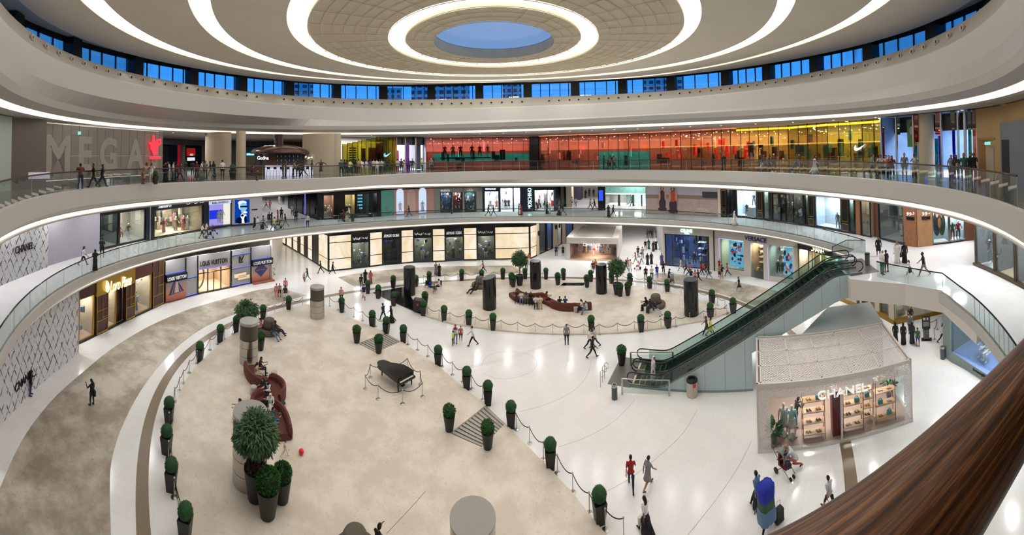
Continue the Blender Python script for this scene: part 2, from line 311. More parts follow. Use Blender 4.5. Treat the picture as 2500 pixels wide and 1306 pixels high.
for k,(px,w,h) in enumerate([(660,14,4),(735,12,30),(915,22,12),(960,10,30),(1075,26,26),(1195,30,14),(1250,10,30),(1500,24,24),(1545,20,12),(1620,20,30),(1700,24,24),(1850,8,16),(1940,22,9),(600,30,6)]):
    d=170+17*(k%4); r=ray(px,200); a=math.atan2(r[0],r[1]); x,y=d*math.sin(a),d*math.cos(a)
    t=thing('tower_block',['pale','grey','slim pale','broad grey'][k%4]+' tower block beyond the clerestory, '+['far left, low and wide','left, tall','left of the second pane group','behind a left pane','behind the long duct, tall','near the middle, low','near the middle, slim','right of the middle, tall','right of the middle, low','right, tall and balconied','far right, with balconies','far right, slim','far right, squat drum','far left, broad and low'][k],'building',x,y,0)
    ca,sa=math.cos(-a),math.sin(-a); T=lambda X,Y,Z:(x+X*ca-Y*sa,y+X*sa+Y*ca,Z)
    m=MB(); m.box(-w/2,w/2,-6,6,0,24+h,T); m.build('wall',M_tow[k%2],t)
    m=MB(); m.box(-w/2-.3,w/2+.3,-6.4,6.4,24+h,24.6+h,T); m.build('roof',M_tow[1],t)
# nozzles in the band
M_noz=mat('nozzle_white','bdb5aa',.5)
nz=[v/2.612 for v in (190,280,365,450,528,604,681,757,830,904,976,1047,1119,1188,1257,1315,1382,1444,1509,1569,1634,1808,1865,1934,1995,2059)]
nz+=[800+v/2.612 for v in (-27,37,100,158,219,279,345,405,469,532,600,663,727,790,853,915,980,1043,1111,1175,1240,1412,1475,1543,1601,1666,1730,1792,1856,1918,1986,2057,2126)]
nz+=[1650+v/2.612 for v in (28,92,158,231,292,349,415,465,523,580,643,704,877,932,1003,1076,1147,1220,1292,1368,1442,1520,1598,1679,1762,1848)]
proto=None; ni=0
nth_=lambda k:'%d%s'%(k+1,'th' if 10<(k+1)%100<20 else {1:'st',2:'nd',3:'rd'}.get((k+1)%10,'th'))
for px in sorted(nz):
    a=at_px(RA,0,px,240); b=at_px(RB,0,px,240)
    if not a or not b: continue
    x=(a[0]+b[0])/2; y=(a[1]+b[1])/2; rz=a[3]+(PI if (math.cos(a[3])*(CY0-y)-math.sin(a[3])*(CX0-x))<0 else 0)
    if proto is None:
        t=thing('air_nozzle','round white air nozzle below the clerestory, 1st from the left','air nozzle',x,y,23.35,rz,'air nozzles in the band below the clerestory'); proto=t
        def rot(m_): m_.v=[(X,Z,Y) for X,Y,Z in m_.v]; m_.f=[f[::-1] for f in m_.f]; return m_
        m=LM(); m.lathe([(.16,0),(.2,.05),(.2,.16),(.17,.2),(.13,.18),(.12,.02)],16); rot(m).build('collar',M_noz,t,smooth=True)
        m=LM(); m.lathe([(.005,.1),(.15,.1),(.15,.11),(.005,.11)],12); rot(m).build('bore',M_blackm,t)
    else: ni+=1; copytree(proto,x,y,23.35,rz,'round white air nozzle below the clerestory, '+nth_(ni)+' from the left')
# ---------------- lighting of the hall ----------------
for r_,n_,pw in ((8,8,1),(17,14,1)):
    for i in range(n_):
        a=2*PI*(i+.5)/n_; x=-1+r_*1.0*math.cos(a); y=27+r_*math.sin(a)
        if x*x+y*y<25: continue
        lamp(x,y,25.85,1.1,HALL*pw,(1,.985,.965))
NUMW=['first','second','third','fourth','fifth','sixth','seventh','eighth','ninth','tenth']
def nth(k):
    if k<10: return NUMW[k]
    n=k+1; return '%d%s'%(n,'th' if 10<n%100<20 else {1:'st',2:'nd',3:'rd'}.get(n%10,'th'))
def gallery_lamps(f,z,off,n,pw,col,lab,grp,size=.22):
    L=loop(f,off,n)[::-1]; L=L[n//2:]+L[:n//2]; proto=None; kk=-1
    for x,y in L:
        if y<2: continue
        kk+=1
        if proto is None:
            proto=thing('downlight',lab+', first from the left','light',x,y,z,0,grp)
            m=LM(); m.lathe([(.02,.0),(.12,0),(.15,-.02),(.15,.03),(.02,.03)],12); m.build('bezel',M_noz,proto)
            m=LM(); m.lathe([(.01,-.012),(.1,-.012),(.1,-.004),(.01,-.004)],12); m.build('lens',glow('lamp_lens','fff2e0',14),proto)
        else: copytree(proto,x,y,z,0,lab+', '+nth(kk)+' from the left')
        lamp(x,y,z-.06,size,pw,col)
CX,CY=CX0,CY0
gallery_lamps(RD,19.14,2.8,44,P3,(1,.975,.95),'small round recessed downlight in the soffit above the upper gallery','recessed downlights above the upper gallery')
gallery_lamps(RB3,12.42,4.2,40,P2,(1,.98,.965),'small round recessed downlight in the soffit above the lower gallery','recessed downlights above the lower gallery')
gallery_lamps(RB2,6.17,2.6,44,P1,(1,.98,.965),'small round recessed downlight in the soffit above the ground floor','recessed downlights above the ground floor walk')
for q in ((740,612,0),(705,592,0),(760,640,0),(1345,600,0),(1350,585,0),(1560,640,0),(1580,612,0),(1590,590,0),(1540,600,0),(672,525,7.2),(690,508,7.2),(660,497,7.2),(1425,503,7.2),(1438,490,7.2),(1530,506,7.2),(1560,505,7.2),(460,426,14.4),(500,418,14.4),(650,418,14.4),(740,414,14.4),(600,412,14.4),(2300,590,7.2),(2340,600,7.2)):
    x,y=P(*q); lamp(x,y,q[2]+(5.9 if q[2]==0 else 5.0 if q[2]<10 else 4.5),1.2,CORR_FILL,(1,.96,.92))  # fill lamps without fittings, added to brighten the dark corridors
# wash lights under the big drum
for i in range(26):
    a=-.35+(PI+.7)*i/25; x,y=RD(a,-1.3); L=bpy.data.lights.new('wash_spot','SPOT'); L.energy=WASH; L.spot_size=1.25; L.spot_blend=.9; L.color=(1,.93,.86); L.shadow_soft_size=.15
    o=bpy.data.objects.new('wash_spot',L); COL.objects.link(o); o.location=(x,y,25.6); c=RB(a,-.2); o.rotation_euler=(Vector((c[0],c[1],21.3))-o.location).to_track_quat('-Z','Y').to_euler()
# ---------------- facade tools ----------------
def hit(px,py,poly):
    d=ray(px,py); a=math.atan2(d[0],d[1]); ca,sa=math.cos(a),math.sin(a); best=None
    n=len(poly)
    for i in range(n-1):
        p,q=poly[i],poly[i+1]; c1=p[0]*ca-p[1]*sa; c2=q[0]*ca-q[1]*sa
        if i==0 or i==n-2:   # let the end segments run on a little
            L=math.hypot(q[0]-p[0],q[1]-p[1])+1e-6; e=.6/L
            if i==0: p=(p[0]-(q[0]-p[0])*e,p[1]-(q[1]-p[1])*e)
            if i==n-2: q=(q[0]+(q[0]-p[0])*e,q[1]+(q[1]-p[1])*e)
            c1=p[0]*ca-p[1]*sa; c2=q[0]*ca-q[1]*sa
        if c1*c2<=0 and c1!=c2:
            t=c1/(c1-c2); x=p[0]+(q[0]-p[0])*t; y=p[1]+(q[1]-p[1])*t; r=x*sa+y*ca
            if r>1 and (best is None or r<best[2]):
                tx,ty=q[0]-p[0],q[1]-p[1]; L=math.hypot(tx,ty); nx,ny=ty/L,-tx/L
                if nx*x+ny*y>0: nx,ny=-nx,-ny
                best=(x,y,r,nx,ny)
    if best is None:
        i,j=(0,1) if abs(math.atan2(poly[0][0],poly[0][1])-a)<abs(math.atan2(poly[-1][0],poly[-1][1])-a) else (n-1,n-2)
        p,q=poly[i],poly[j]; tx,ty=q[0]-p[0],q[1]-p[1]; L=math.hypot(tx,ty)+1e-6; nx,ny=ty/L,-tx/L
        if nx*p[0]+ny*p[1]>0: nx,ny=-nx,-ny
        best=(p[0],p[1],math.hypot(*p),nx,ny)
    return best
def zat(px,py,r):
    d=ray(px,py); return CZ+d[2]*r/math.hypot(d[0],d[1])
CAP={0:5.98,7.2:5.2,14.4:4.68}
class Wall:
    """a stretch of wall standing on floor z0, surveyed from its foot line"""
    def __init__(s,z0,base,h,k=1.0): s.k=k; s.z0=z0; s.p=pts(base,z0); s.h=h; s.base=base
    def y0(s,px):
        b=s.base
        for i in range(len(b)-1):
            if b[i][0]<=px<=b[i+1][0]: return b[i][1]+(b[i+1][1]-b[i][1])*(px-b[i][0])/(b[i+1][0]-b[i][0]+1e-9)
        return b[0][1] if px<b[0][0] else b[-1][1]
    def at(s,px,off=0):
        h=hit(px,s.y0(px),s.p); return (h[0]+h[3]*off,h[1]+h[4]*off,h[2],h[3],h[4])
    def z(s,px,v):
        return s.z0+min(v*s.k,CAP[s.z0]) if v<=20 else zat(px,v,s.at(px)[2])
    def line(s,px0,px1,off):
        n=max(1,int(abs(px1-px0)/30)); return [s.at(px0+(px1-px0)*i/n,off)[:2] for i in range(n+1)]
    def panel(s,par,name,px0,px1,a,b,off,th,mt,m=None,label=None,build=True):
        pm=(px0+px1)/2; zt,zb=s.z(pm,a),s.z(pm,b); A=s.line(px0,px1,off); B=s.line(px0,px1,off-th); own=m is None; m=m or MB(); n=len(A)
        for i in range(n-1):
            v=[(*A[i],zb),(*A[i+1],zb),(*B[i+1],zb),(*B[i],zb),(*A[i],zt),(*A[i+1],zt),(*B[i+1],zt),(*B[i],zt)]
            m.add(v,[(3,2,1,0),(4,5,6,7),(0,1,5,4),(2,3,7,6)]+([(3,0,4,7)] if i==0 else [])+([(1,2,6,5)] if i==n-2 else []))
        if own: return m.build(name,mt,par,label=label)
        return m
    def bay(s,par,px0,px1,a,b,depth,wallm,floorm=None,pw=40,glassm=None,frame=None,col=(1,.95,.9),g=True):
        pm=(px0+px1)/2; zt,zb=s.z(pm,a),s.z(pm,b); w=.06
        F_=[s.at(px0),s.at(px1)]; A=[f[:2] for f in F_]; B=[(f[0]-f[3]*depth,f[1]-f[4]*depth) for f in F_]
        m=MB(); m.add([(*A[0],zb),(*B[0],zb),(*B[1],zb),(*A[1],zb),(*A[0],zt),(*B[0],zt),(*B[1],zt),(*A[1],zt)],[(0,1,5,4),(1,2,6,5),(2,3,7,6),(4,5,6,7)])
        m.build('display_back',wallm,par)
        if floorm or zb>s.z0+.02: m=MB(); m.add([(*A[0],zb+.01),(*B[0],zb+.01),(*B[1],zb+.01),(*A[1],zb+.01)],[(0,1,2,3)]); m.build('display_floor',floorm or wallm,par)
        if g: s.panel(par,'window_glass',px0,px1,a,b,-.08,.02,glassm or M_wglass)
        if frame:
            m=MB(); t=min(2,abs(px1-px0)*.06)
            for q in ((px0,px0+t),(px1-t,px1)): s.panel(None,'',q[0],q[1],(zt-s.z0)/s.k,(zb-s.z0)/s.k,.03,.14,None,m)
            s.panel(None,'',px0,px1,(zt-s.z0)/s.k,(zt-s.z0)/s.k-.1,.03,.14,None,m); s.panel(None,'',px0,px1,(zb-s.z0)/s.k+.1,(zb-s.z0)/s.k,.03,.14,None,m); m.build('window_frame',frame,par)
        if pw:
            c=[(A[0][k]+A[1][k])/2*.55+(B[0][k]+B[1][k])/2*.45 for k in (0,1)]
            lamp(c[0],c[1],zt-.12,min(1.6,depth*.6),pw*LAMPK,col,par,'window_lamp')
    def sign(s,par,name,text,px0,px1,a,b,mt,off=.12,ext=.04,font='sans',shear=0):
        pm=(px0+px1)/2; f=s.at(pm,off); p0=s.at(px0,off); p1=s.at(px1,off); w=math.hypot(p1[0]-p0[0],p1[1]-p0[1]); zt,zb=s.z(pm,a),s.z(pm,b)
        return text_obj(par,name,text,f[0],f[1],zb,zt-zb,w,math.atan2(p1[1]-p0[1],p1[0]-p0[0]),mt,ext,shear)
    def mannequin(s,px,off,h,top,bot,base=.0,label=None,pose='stand'): pass
def text_obj(par,name,text,x,y,z,hh,w,rz,mt,ext=.04,shear=0,vert=False):
    cu=bpy.data.curves.new(name,'FONT'); cu.body=text; cu.extrude=.5; cu.align_x='CENTER'; cu.shear=shear; cu.offset=.035 if name=='wall_letter' else 0
    to=bpy.data.objects.new('tmp',cu); COL.objects.link(to); bpy.context.view_layer.update()
    me=bpy.data.meshes.new_from_object(to.evaluated_get(bpy.context.evaluated_depsgraph_get())); bpy.data.objects.remove(to)
    co=np.array([v.co[:] for v in me.vertices]) if len(me.vertices) else np.zeros((1,3))
    lo,hi=co.min(0),co.max(0); sx=w/max(1e-6,hi[0]-lo[0]); sy=hh/max(1e-6,hi[1]-lo[1]); cx=(lo[0]+hi[0])/2
    for v in me.vertices:
        X=(v.co.x-cx)*sx; Z=(v.co.y-lo[1])*sy; Y=-v.co.z*ext*2
        if vert: X,Z=-Z+hh/2,(v.co.x-lo[0])*sx
        v.co=(X,Y,Z)
    me.materials.clear(); me.materials.append(mt); o=bpy.data.objects.new(name,me); COL.objects.link(o); o.location=(x,y,z); o.rotation_euler=(0,0,rz)
    if par: o.parent=par; o.location=Vector((x,y,z))-par.location
    return o
def unit(name,label,cat,w,px,group=None):
    f=w.at(px); return thing(name,label,cat,f[0],f[1],w.z0,0,group)
def merge(par,name,mt,w,boxes,off=.05,th=.2):
    one=any(q in name for q in ('frame','trim','line','column','streak','bulkhead')); m=MB()
    for bx in boxes:
        w.panel(None,'',bx[0],bx[1],bx[2],bx[3],(bx[4] if len(bx)>4 else off),(bx[5] if len(bx)>5 else th),None,m)
        if not one: m.build(name,mt,par); m=MB()
    if one: m.build(name,mt,par)
def poster_art(par,w,px0,px1,a,b,off,blobs,name='poster_picture'):
    """blobs: (u,v,ru,rv,mat) discs in the poster's own 0..1 frame, a hair in front of the sheet"""
    pm=(px0+px1)/2; p0=w.at(px0,off); p1=w.at(px1,off); zt,zb=w.z(pm,a),w.z(pm,b); mats=[]; m=MB()
    for k,(u,v,ru,rv,mt) in enumerate(blobs):
        if mt not in mats: mats.append(mt)
        m.cur=mats.index(mt); n=14; W_=math.hypot(p1[0]-p0[0],p1[1]-p0[1]); H=zt-zb; vs=[]
        o_=off+.004*(k+1); q0=w.at(px0,o_); q1=w.at(px1,o_)
        for i in range(n):
            if ru<0: c_,s_=[(-1,-1),(1,-1),(1,1),(-1,1)][min(3,i*4//n)]
            else: c_,s_=math.cos(2*PI*i/n),math.sin(2*PI*i/n)
            t=u+abs(ru)*c_; z=zb+H*(v+rv*s_); vs.append((q0[0]+(q1[0]-q0[0])*t,q0[1]+(q1[1]-q0[1])*t,z))
        m.add(vs,[tuple(range(n))])
    return m.build(name,mats,par)
# colours
C_=lambda n,c,r=.5,**k: mat(n,c,r,**k)
M_or=C_('shop_oak','a8794d',.5); M_dk=C_('shopfront_black','0f1012',.2); M_navy=C_('shopfront_navy','101a2c',.3); M_grey=C_('panel_grey','bdbfc2',.4)
M_brown=C_('lacquer_brown','4a2a22',.35); M_gold=C_('brass_gold','b8954a',.3,metal=.8); M_cream=C_('cream_wall','d9c9b0',.6); M_sand=C_('interior_sand','c9b79c',.6)
M_int=C_('interior_white','d8d8da',.6); M_intg=C_('interior_grey','8b8b88',.6); M_intd=C_('interior_dark','2a2a30',.5); M_intb=C_('interior_blue','2a4d8f',.5); M_wood=C_('oak_floor','b08a63',.4)
def onyx():
    m=glow('lit_onyx','ffe9c4',1.0); N=m.node_tree.nodes; L=m.node_tree.links; e=[n for n in N if n.type=='EMISSION'][0]
    tc=N.new('ShaderNodeTexCoord'); n1=N.new('ShaderNodeTexNoise'); n1.inputs['Scale'].default_value=.35; n1.inputs['Detail'].default_value=6; n1.inputs['Distortion'].default_value=1.5
    cr=N.new('ShaderNodeValToRGB'); cr.color_ramp.elements[0].color=(*lin('f3d9ae'),1); cr.color_ramp.elements[1].color=(*lin('fff3dc'),1); cr.color_ramp.elements[0].position=.35; cr.color_ramp.elements[1].position=.6
    L.new(tc.outputs['Object'],n1.inputs[0]); L.new(n1.outputs['Fac'],cr.inputs[0]); L.new(cr.outputs[0],e.inputs[0]); return m
M_onyx=onyx()
def tweed(name,sc=1.0,rot=.55):
    """white hoarding printed with a dark loose cross-weave"""
    m=bpy.data.materials.new(name); MATS[name]=m; m.use_nodes=True; N=m.node_tree.nodes; L=m.node_tree.links; b=N['Principled BSDF']; b.inputs['Roughness'].default_value=.5
    uv=N.new('ShaderNodeUVMap'); fac=None
    for k,(r,s_) in enumerate(((.62,.62),(-.5,.9),(.62,2.6))):
        mp=N.new('ShaderNodeMapping'); mp.inputs['Rotation'].default_value=(0,0,r*(1 if k!=2 else 1)+(0 if k<2 else 0)); L.new(uv.outputs[0],mp.inputs[0])
        wv=N.new('ShaderNodeTexWave'); wv.inputs['Scale'].default_value=.24*s_*sc*2.7; wv.inputs['Distortion'].default_value=.6 if k<2 else 3; wv.inputs['Detail'].default_value=3; wv.inputs['Detail Scale'].default_value=2; L.new(mp.outputs[0],wv.inputs[0])
        nz=N.new('ShaderNodeTexNoise'); nz.inputs['Scale'].default_value=2.2 if k<2 else 3; L.new(mp.outputs[0],nz.inputs[0])
        mu=N.new('ShaderNodeMath'); mu.operation='MULTIPLY_ADD'; mu.inputs[1].default_value=.35 if k<2 else .5; L.new(nz.outputs['Fac'],mu.inputs[0]); L.new(wv.outputs['Fac'],mu.inputs[2])
        g=N.new('ShaderNodeMapRange'); g.inputs['From Min'].default_value=1.13 if k<2 else 1.2; g.inputs['From Max'].default_value=1.19 if k<2 else 1.42; g.inputs['To Max'].default_value=1 if k<2 else .55; L.new(mu.outputs[0],g.inputs[0])
        if fac is None: fac=g.outputs[0]
        else: mm=N.new('ShaderNodeMath'); mm.operation='MAXIMUM'; L.new(fac,mm.inputs[0]); L.new(g.outputs[0],mm.inputs[1]); fac=mm.outputs[0]
    cr=N.new('ShaderNodeValToRGB'); cr.color_ramp.elements[0].color=(*lin('cfcfd4'),1); cr.color_ramp.elements[1].color=(*lin('3a3a40'),1); L.new(fac,cr.inputs[0]); L.new(cr.outputs[0],b.inputs['Base Color']); return m
def uvwall(w,par,name,px0,px1,zt,zb,off,mt):
    A=w.line(px0,px1,off); m=MB(); n=len(A); s=[0]
    for i in range(n-1): s.append(s[-1]+math.hypot(A[i+1][0]-A[i][0],A[i+1][1]-A[i][1]))
    m.strip([(*a,w.z0+zb) for a in A],[(*a,w.z0+zt) for a in A]); o=m.build(name,mt,par); uv=o.data.uv_layers.new(); 
    for pl in o.data.polygons:
        for li,vi in zip(pl.loop_indices,pl.vertices): uv.data[li].uv=(s[vi%n],w.z0+(zb if vi<n else zt))
    return o
def clutter(par,w,px0,px1,z0,z1,n,cols,near=-.6,far=-2.4,wd=(1.0,3.0),ht=(.2,.8),seed=1):
    r=random.Random(seed+int(px0))
    for i in range(n):
        a=r.uniform(px0+1,px1-wd[1]-.5); b=a+r.uniform(*wd); z=r.uniform(z0,z1); w.panel(par,'display_item',a,b,z+r.uniform(*ht),z,r.uniform(far,near),.25,cloth_(cols[i%len(cols)]))
def cloth_(c): return mat('goods_'+c,c,.7,noise=(9,.25))
LAMPK=3.0
# ================= ground floor fronts =================
G1=Wall(0,[(-60,1120),(0,1040),(83,951),(192,862)],6.3)
t=unit('hoarding','tall white hoarding with dark cross-weave print at the left, ground floor','hoarding',G1,90)
uvwall(G1,t,'printed_sheet',-60,192,6.35,0,0,tweed('tweed_print')); G1.panel(t,'end_edge',190,192,6.3,0,0,.6,M_white)
G1.sign(t,'sign_lettering','CHANEL',36,79,1.7,1.15,M_blackm,.03)
G2w=Wall(0,[(189,840),(300,786),(401,739)],6.3,k=0.88)
t=unit('shopfront','brown and brass boutique front with glowing script sign beside the ground floor hoarding','shopfront',G2w,290)
M_scr=glow('sign_script_light','fff3c0',1.8)
G2w.panel(t,'brown_fascia',190,230,6.2,4.6,.1,.3,M_brown); G2w.panel(t,'brass_fascia',231,325,6.2,4.1,.25,.5,M_gold); G2w.panel(t,'brown_fascia',326,370,6.2,4.3,.1,.3,C_('fascia_red_brown','6b3a30',.3)); 
G2w.sign(t,'sign_lettering','Loro Piana',262,315,676,702,M_scr,.34,.03,shear=.35)
f=G2w.at(254,.34); m=MB(); m.ball((f[0],f[1],G2w.z(254,697)),.5,14,(.4,.15,.55)); m.build('crest',M_scr,t)
for a,b,pw in ((192,229,60),(262,283,50),(328,369,70)): G2w.bay(t,a,b,4.4,.12,3,M_sand,C_('pink_floor','c9a79c',.4),pw,frame=M_gold)
for a,b in ((233,261),(305,327),(371,397)):
    G2w.panel(t,'lacquer_panel',a,b,6.1 if a>360 else 4.1,.1,.12,.5,M_brown)
    m=MB(); mid=(a+b)/2
    top=6.1 if a>360 else 4.1
    for q in ((a,a+1.2,top,.1),(b-1.2,b,top,.1),(mid,mid+.8,top,1.5),(a,b,top*.62,top*.62-.07),(a,b,1.5,1.43),(mid,b,top*.42,top*.42-.07),(a,b,.25,.1)): G2w.panel(None,'',*q,.17,.1,None,m)
    m.build('brass_trim',M_gold,t)
G2w.panel(t,'door_recess',284,304,4.1,0,-.4,.2,C_('dark_brown','2c1915',.3)); G2w.panel(t,'plinth',190,400,.14,0,.14,.3,M_blackm); G2w.panel(t,'upper_wall',189,401,6.4,6.1,0,.3,M_blackm)
clutter(t,G2w,193,228,.2,2.6,16,['c9b0a0','3a5a8a','e0d4c8','6a7a90'],-.8,-2.6,(2,7),(.1,1.0)); clutter(t,G2w,329,368,.2,3.4,18,['8a9aa8','e0d4c8','b8a898','5a6a80'],-.8,-2.6,(2,6),(.1,.9)); clutter(t,G2w,263,283,.3,3.0,10,['d8c4b8','b89888','8a6a58'],-1.2,-2.6,(2,6),(.08,.4))
# travelling-trunk maker
G3w=Wall(0,[(401,739),(483,718),(612,691),(664,682)],6.3,k=0.73)
t=unit('shopfront','pale grey boutique front with blue edge light, white banner signs and tall glazed doors','shopfront',G3w,530)
M_bl=glow('blue_edge_light','6a72ff',1.6)
def lvframe(q): return merge(t,'black_frame',M_dk,G3w,q,.1,.3)
lvframe([(400,402.5,6.3,0),(451,453.5,6.3,0),(481,483,6.3,0),(562.5,565,6.3,0),(611,613,6.3,0),(400,664,.15,0)])
G3w.panel(t,'grey_panel',402,451,6.3,4.25,0,.2,M_grey); G3w.panel(t,'grey_panel',453,481,6.3,0,0,.2,M_grey); G3w.panel(t,'grey_panel',483,562,6.3,3.9,0,.2,M_grey); G3w.panel(t,'grey_panel',565,611,6.3,0,0,.2,M_grey); G3w.panel(t,'grey_panel',613,660,6.3,4.05,0,.2,M_grey)
merge(t,'blue_edge_light',M_bl,G3w,[(402,451,4.33,4.25),(453,481,3.02,2.95),(483,562,3.98,3.9),(565,611,5.45,5.38),(565,611,3.17,3.1),(613,660,4.13,4.06),(453,481,.25,.18),(565,611,.25,.18)],.03,.06)
merge(t,'black_rail',M_dk,G3w,[(453,481,2.95,2.88),(565,611,5.38,5.3),(565,611,3.1,3.03)],.06,.1)
W1=C_('sign_white','e8e8ea',.5,emit=.6)
for a,b,s0,s1 in ((402,452,404,449),(613,663,616,660)):
    G3w.panel(t,'sign_board',a,b,4.25 if a<500 else 4.1,3.15 if a<500 else 3.05,.45,.4,M_navy); G3w.sign(t,'sign_lettering','LOUIS VUITTON',s0,s1,3.95 if a<500 else 3.82,3.42 if a<500 else 3.3,W1,.49,.02)
G3w.sign(t,'sign_lettering','LOUS VUITTON',489,555,5.25,4.45,M_blackm,.05,.03)
G3w.sign(t,'sign_lettering','L',583,593,5.0,3.95,M_blackm,.05,.03); G3w.sign(t,'sign_lettering','V',584,595,5.15,4.1,M_blackm,.06,.03)
for k,(a,b) in enumerate(((402,451),(614,655))):
    m_s=mat('poster_sunset','c8836b',.5)
    if 'ps' not in globals():
        N=m_s.node_tree.nodes; L=m_s.node_tree.links; g=N.new('ShaderNodeValToRGB'); tc=N.new('ShaderNodeTexCoord'); sp=N.new('ShaderNodeSeparateXYZ'); mr=N.new('ShaderNodeMapRange'); mr.inputs[2].default_value=3.1
        L.new(tc.outputs['Object'],sp.inputs[0]); L.new(sp.outputs['Z'],mr.inputs[0]); L.new(mr.outputs[0],g.inputs[0]); L.new(g.outputs[0],N['Principled BSDF'].inputs['Base Color'])
        e=g.color_ramp; e.elements[0].color=(*lin('b04a3c'),1); e.elements[1].color=(*lin('5fa8bd'),1); x=e.elements.new(.35); x.color=(*lin('d9a285'),1); ps=1
    G3w.panel(t,'lit_poster',a,b,3.05,.2,.3,.25,m_s)
    cm=(a+b)/2
    blob=[(.5,.5,.3,.3,C_('poster_blue','2d3d86',.5)),(.5,.55,.12,.12,C_('poster_pink','d8b0b8',.5))] if k else [(.5,.48,.0,.0,M_dk)]
    m=MB(); z0=.8
    F_=lambda u,z,o=.34:(*G3w.at(a+(b-a)*u,o)[:2],z)
    if k: [m.add([F_(.5-.38*q,1.65),F_(.5,1.65-.95*q),F_(.5+.38*q,1.65),F_(.5,1.65+.95*q)],[(0,1,2,3)]) for q in (1,)]
    else: m.add([F_(.12,.8),F_(.88,1.0),F_(.45,2.7)],[(0,1,2)])
    m.build('poster_picture',C_('poster_blue','353f80',.5),t)
    m=MB()
    for i in range(5):
        u=.25+.12*i
        if not k: m.add([F_(u,.9,.35),F_(u+.05,.9,.35),F_(.47,2.5,.35)],[(0,1,2)])
        else: m.add([F_(.2+.12*i,1.55,.35),F_(.26+.12*i,1.7,.35),F_(.5,1.62,.35)],[(0,1,2)])
    m.build('poster_picture',C_('poster_orange','c98a63',.5),t)
    if not k: m=MB(); m.add([F_(.42,1.0,.36),F_(.62,1.0,.36),F_(.57,2.2,.36),F_(.47,2.2,.36)],[(0,1,2,3)]); m.build('poster_picture',C_('poster_white','e6dcd8',.5),t)
G3w.panel(t,'ledge',613,664,.22,.0,.8,1.0,C_('red_ledge','a1665a',.4))
G3w.bay(t,483,562.5,3.9,0,4,C_('shop_beige','caa67f',.6),C_('cream_tile','d9bf9c',.3),110)
merge(t,'door_frame',M_dk,G3w,[(506,508,3.9,0),(538,540,3.9,0),(483,562,3.35,3.25),(521,522.5,3.2,0),(483,484.5,3.9,0)],.06,.12)
m=MB(); f=G3w.at(489,-.7); m.tube([(f[0]+.1*math.cos(x),f[1]+.9*math.cos(x),1.9+1.5*math.sin(x)) for x in [i*PI/12 for i in range(24)]],.12,6,closed=True); m.build('white_hoop',M_white,t)
G3w.panel(t,'display_niche',572,600,2.2,1.5,.1,.12,glow('niche_light','ffe8c8',.9)); G3w.panel(t,'display_niche',581,608,1.7,1.05,.14,.12,glow('niche_light2','ffe3c0',.8)); merge(t,'niche_frame',M_gold,G3w,[(572,600,2.27,2.2),(572,600,1.5,1.43),(581,608,1.05,.98),(581,608,1.77,1.7)],.16,.1)
# end return of that front
G3r=Wall(0,[(664,682),(676,640),(690,600)],6.3,k=1); G3r.panel(None,'wall_corridor_left',664,690,6.4,0,0,.3,M_white)['kind']='structure'
# lit onyx boutique, corridor side then front
G4s=Wall(0,[(680,588),(740,624),(802,663)],6.3,k=0.8); G4=Wall(0,[(802,663),(858,657),(936,647.5),(1011,641),(1132,636),(1207,634),(1296,631.5)],6.3,k=0.8); G4r=Wall(0,[(1296,631.5),(1311,625)],6.3,k=0.8)
t=unit('shopfront','long boutique front of glowing onyx slabs in black frames with black display windows','shopfront',G4,1000)
def onyxrow(w,a,b,name='onyx_slab'):
    for z0,z1 in ((.25,2.08),(2.2,4.98),(5.1,6.25)): w.panel(t,name,a,b,z1,z0,0,.15,M_onyx)
for a,b in ((803.5,858),(903,933),(980,1009),(1057,1086),(1133,1164),(1209.5,1292)): onyxrow(G4,a,b)
G4.panel(t,'black_header',802,1296,7.4,6.27,.05,.3,M_dk)
for w in (G4,): 
    m=MB(); 
    for a,b in ((802,804),(857,903.5),(932.5,980.5),(1008.5,1057.5),(1085.5,1133.5),(1163.5,1210),(1291.5,1296)): w.panel(None,'',a,b,6.3,4.75 if b-a>5 else 0,.12,.3,None,m)
    for a,b in ((802,858),(903,933),(980,1009),(1057,1086),(1133,1164),(1209,1296)):
        for z in (.0,2.08,4.98): w.panel(None,'',a,b,z+(.25 if z==0 else .12),z,.04,.25,None,m)
    for x in (857,902,932.5,979,1008.5,1056,1085.5,1132,1163.5,1208.5): w.panel(None,'',x,x+1.6,4.9,0,.12,.3,None,m)
    m.build('black_frame',M_dk,t)
for k,(a,b) in enumerate(((858.6,902),(934,979),(1010,1056),(1087,1132),(1165,1208.5))):
    G4.bay(t,a,b,4.75,0 if k==1 else .12,2.2,M_intd if k==1 else C_('olive_grey','6f7062',.6),M_intd,16 if k==1 else 45,frame=M_steeld)
    clutter(t,G4,a+1,b-1,.3,4.2,14,['1a1d2a','c8ccd8','2a3a7a','b8a888','5a5c58'],-.5,-1.6,(1.5,6),(.15,.6)) if k!=1 else clutter(t,G4,a+1,b-1,.3,4.2,10,['2a2f8a','12141c','3a3c48'],-.5,-1.6,(1.5,6),(.3,1.5))
    G4.sign(t,'sign_lettering',['\uFEB2\uFEE0\uFEE3\uFE8D / \uFEB2\uFBFF\uFEE3\uFE8D','ARMANI / DUBAI','\uFEB2\uFEE0\uFEE3\uFE8D / \uFEB2\uFBFF\uFEE3\uFE8D','ARMANI / DUBAI','\uFEB2\uFEE0\uFEE3\uFE8D / \uFEB2\uFBFF\uFEE3\uFE8D'][k] if 0 else ['\u0627\u0631\u0645\u0627\u0646\u064A / \u062F\u0628\u064A','ARMANI / DUBAI'][k%2],a+3,b-5,5.75,5.2,W1,.16,.02)
t2=t
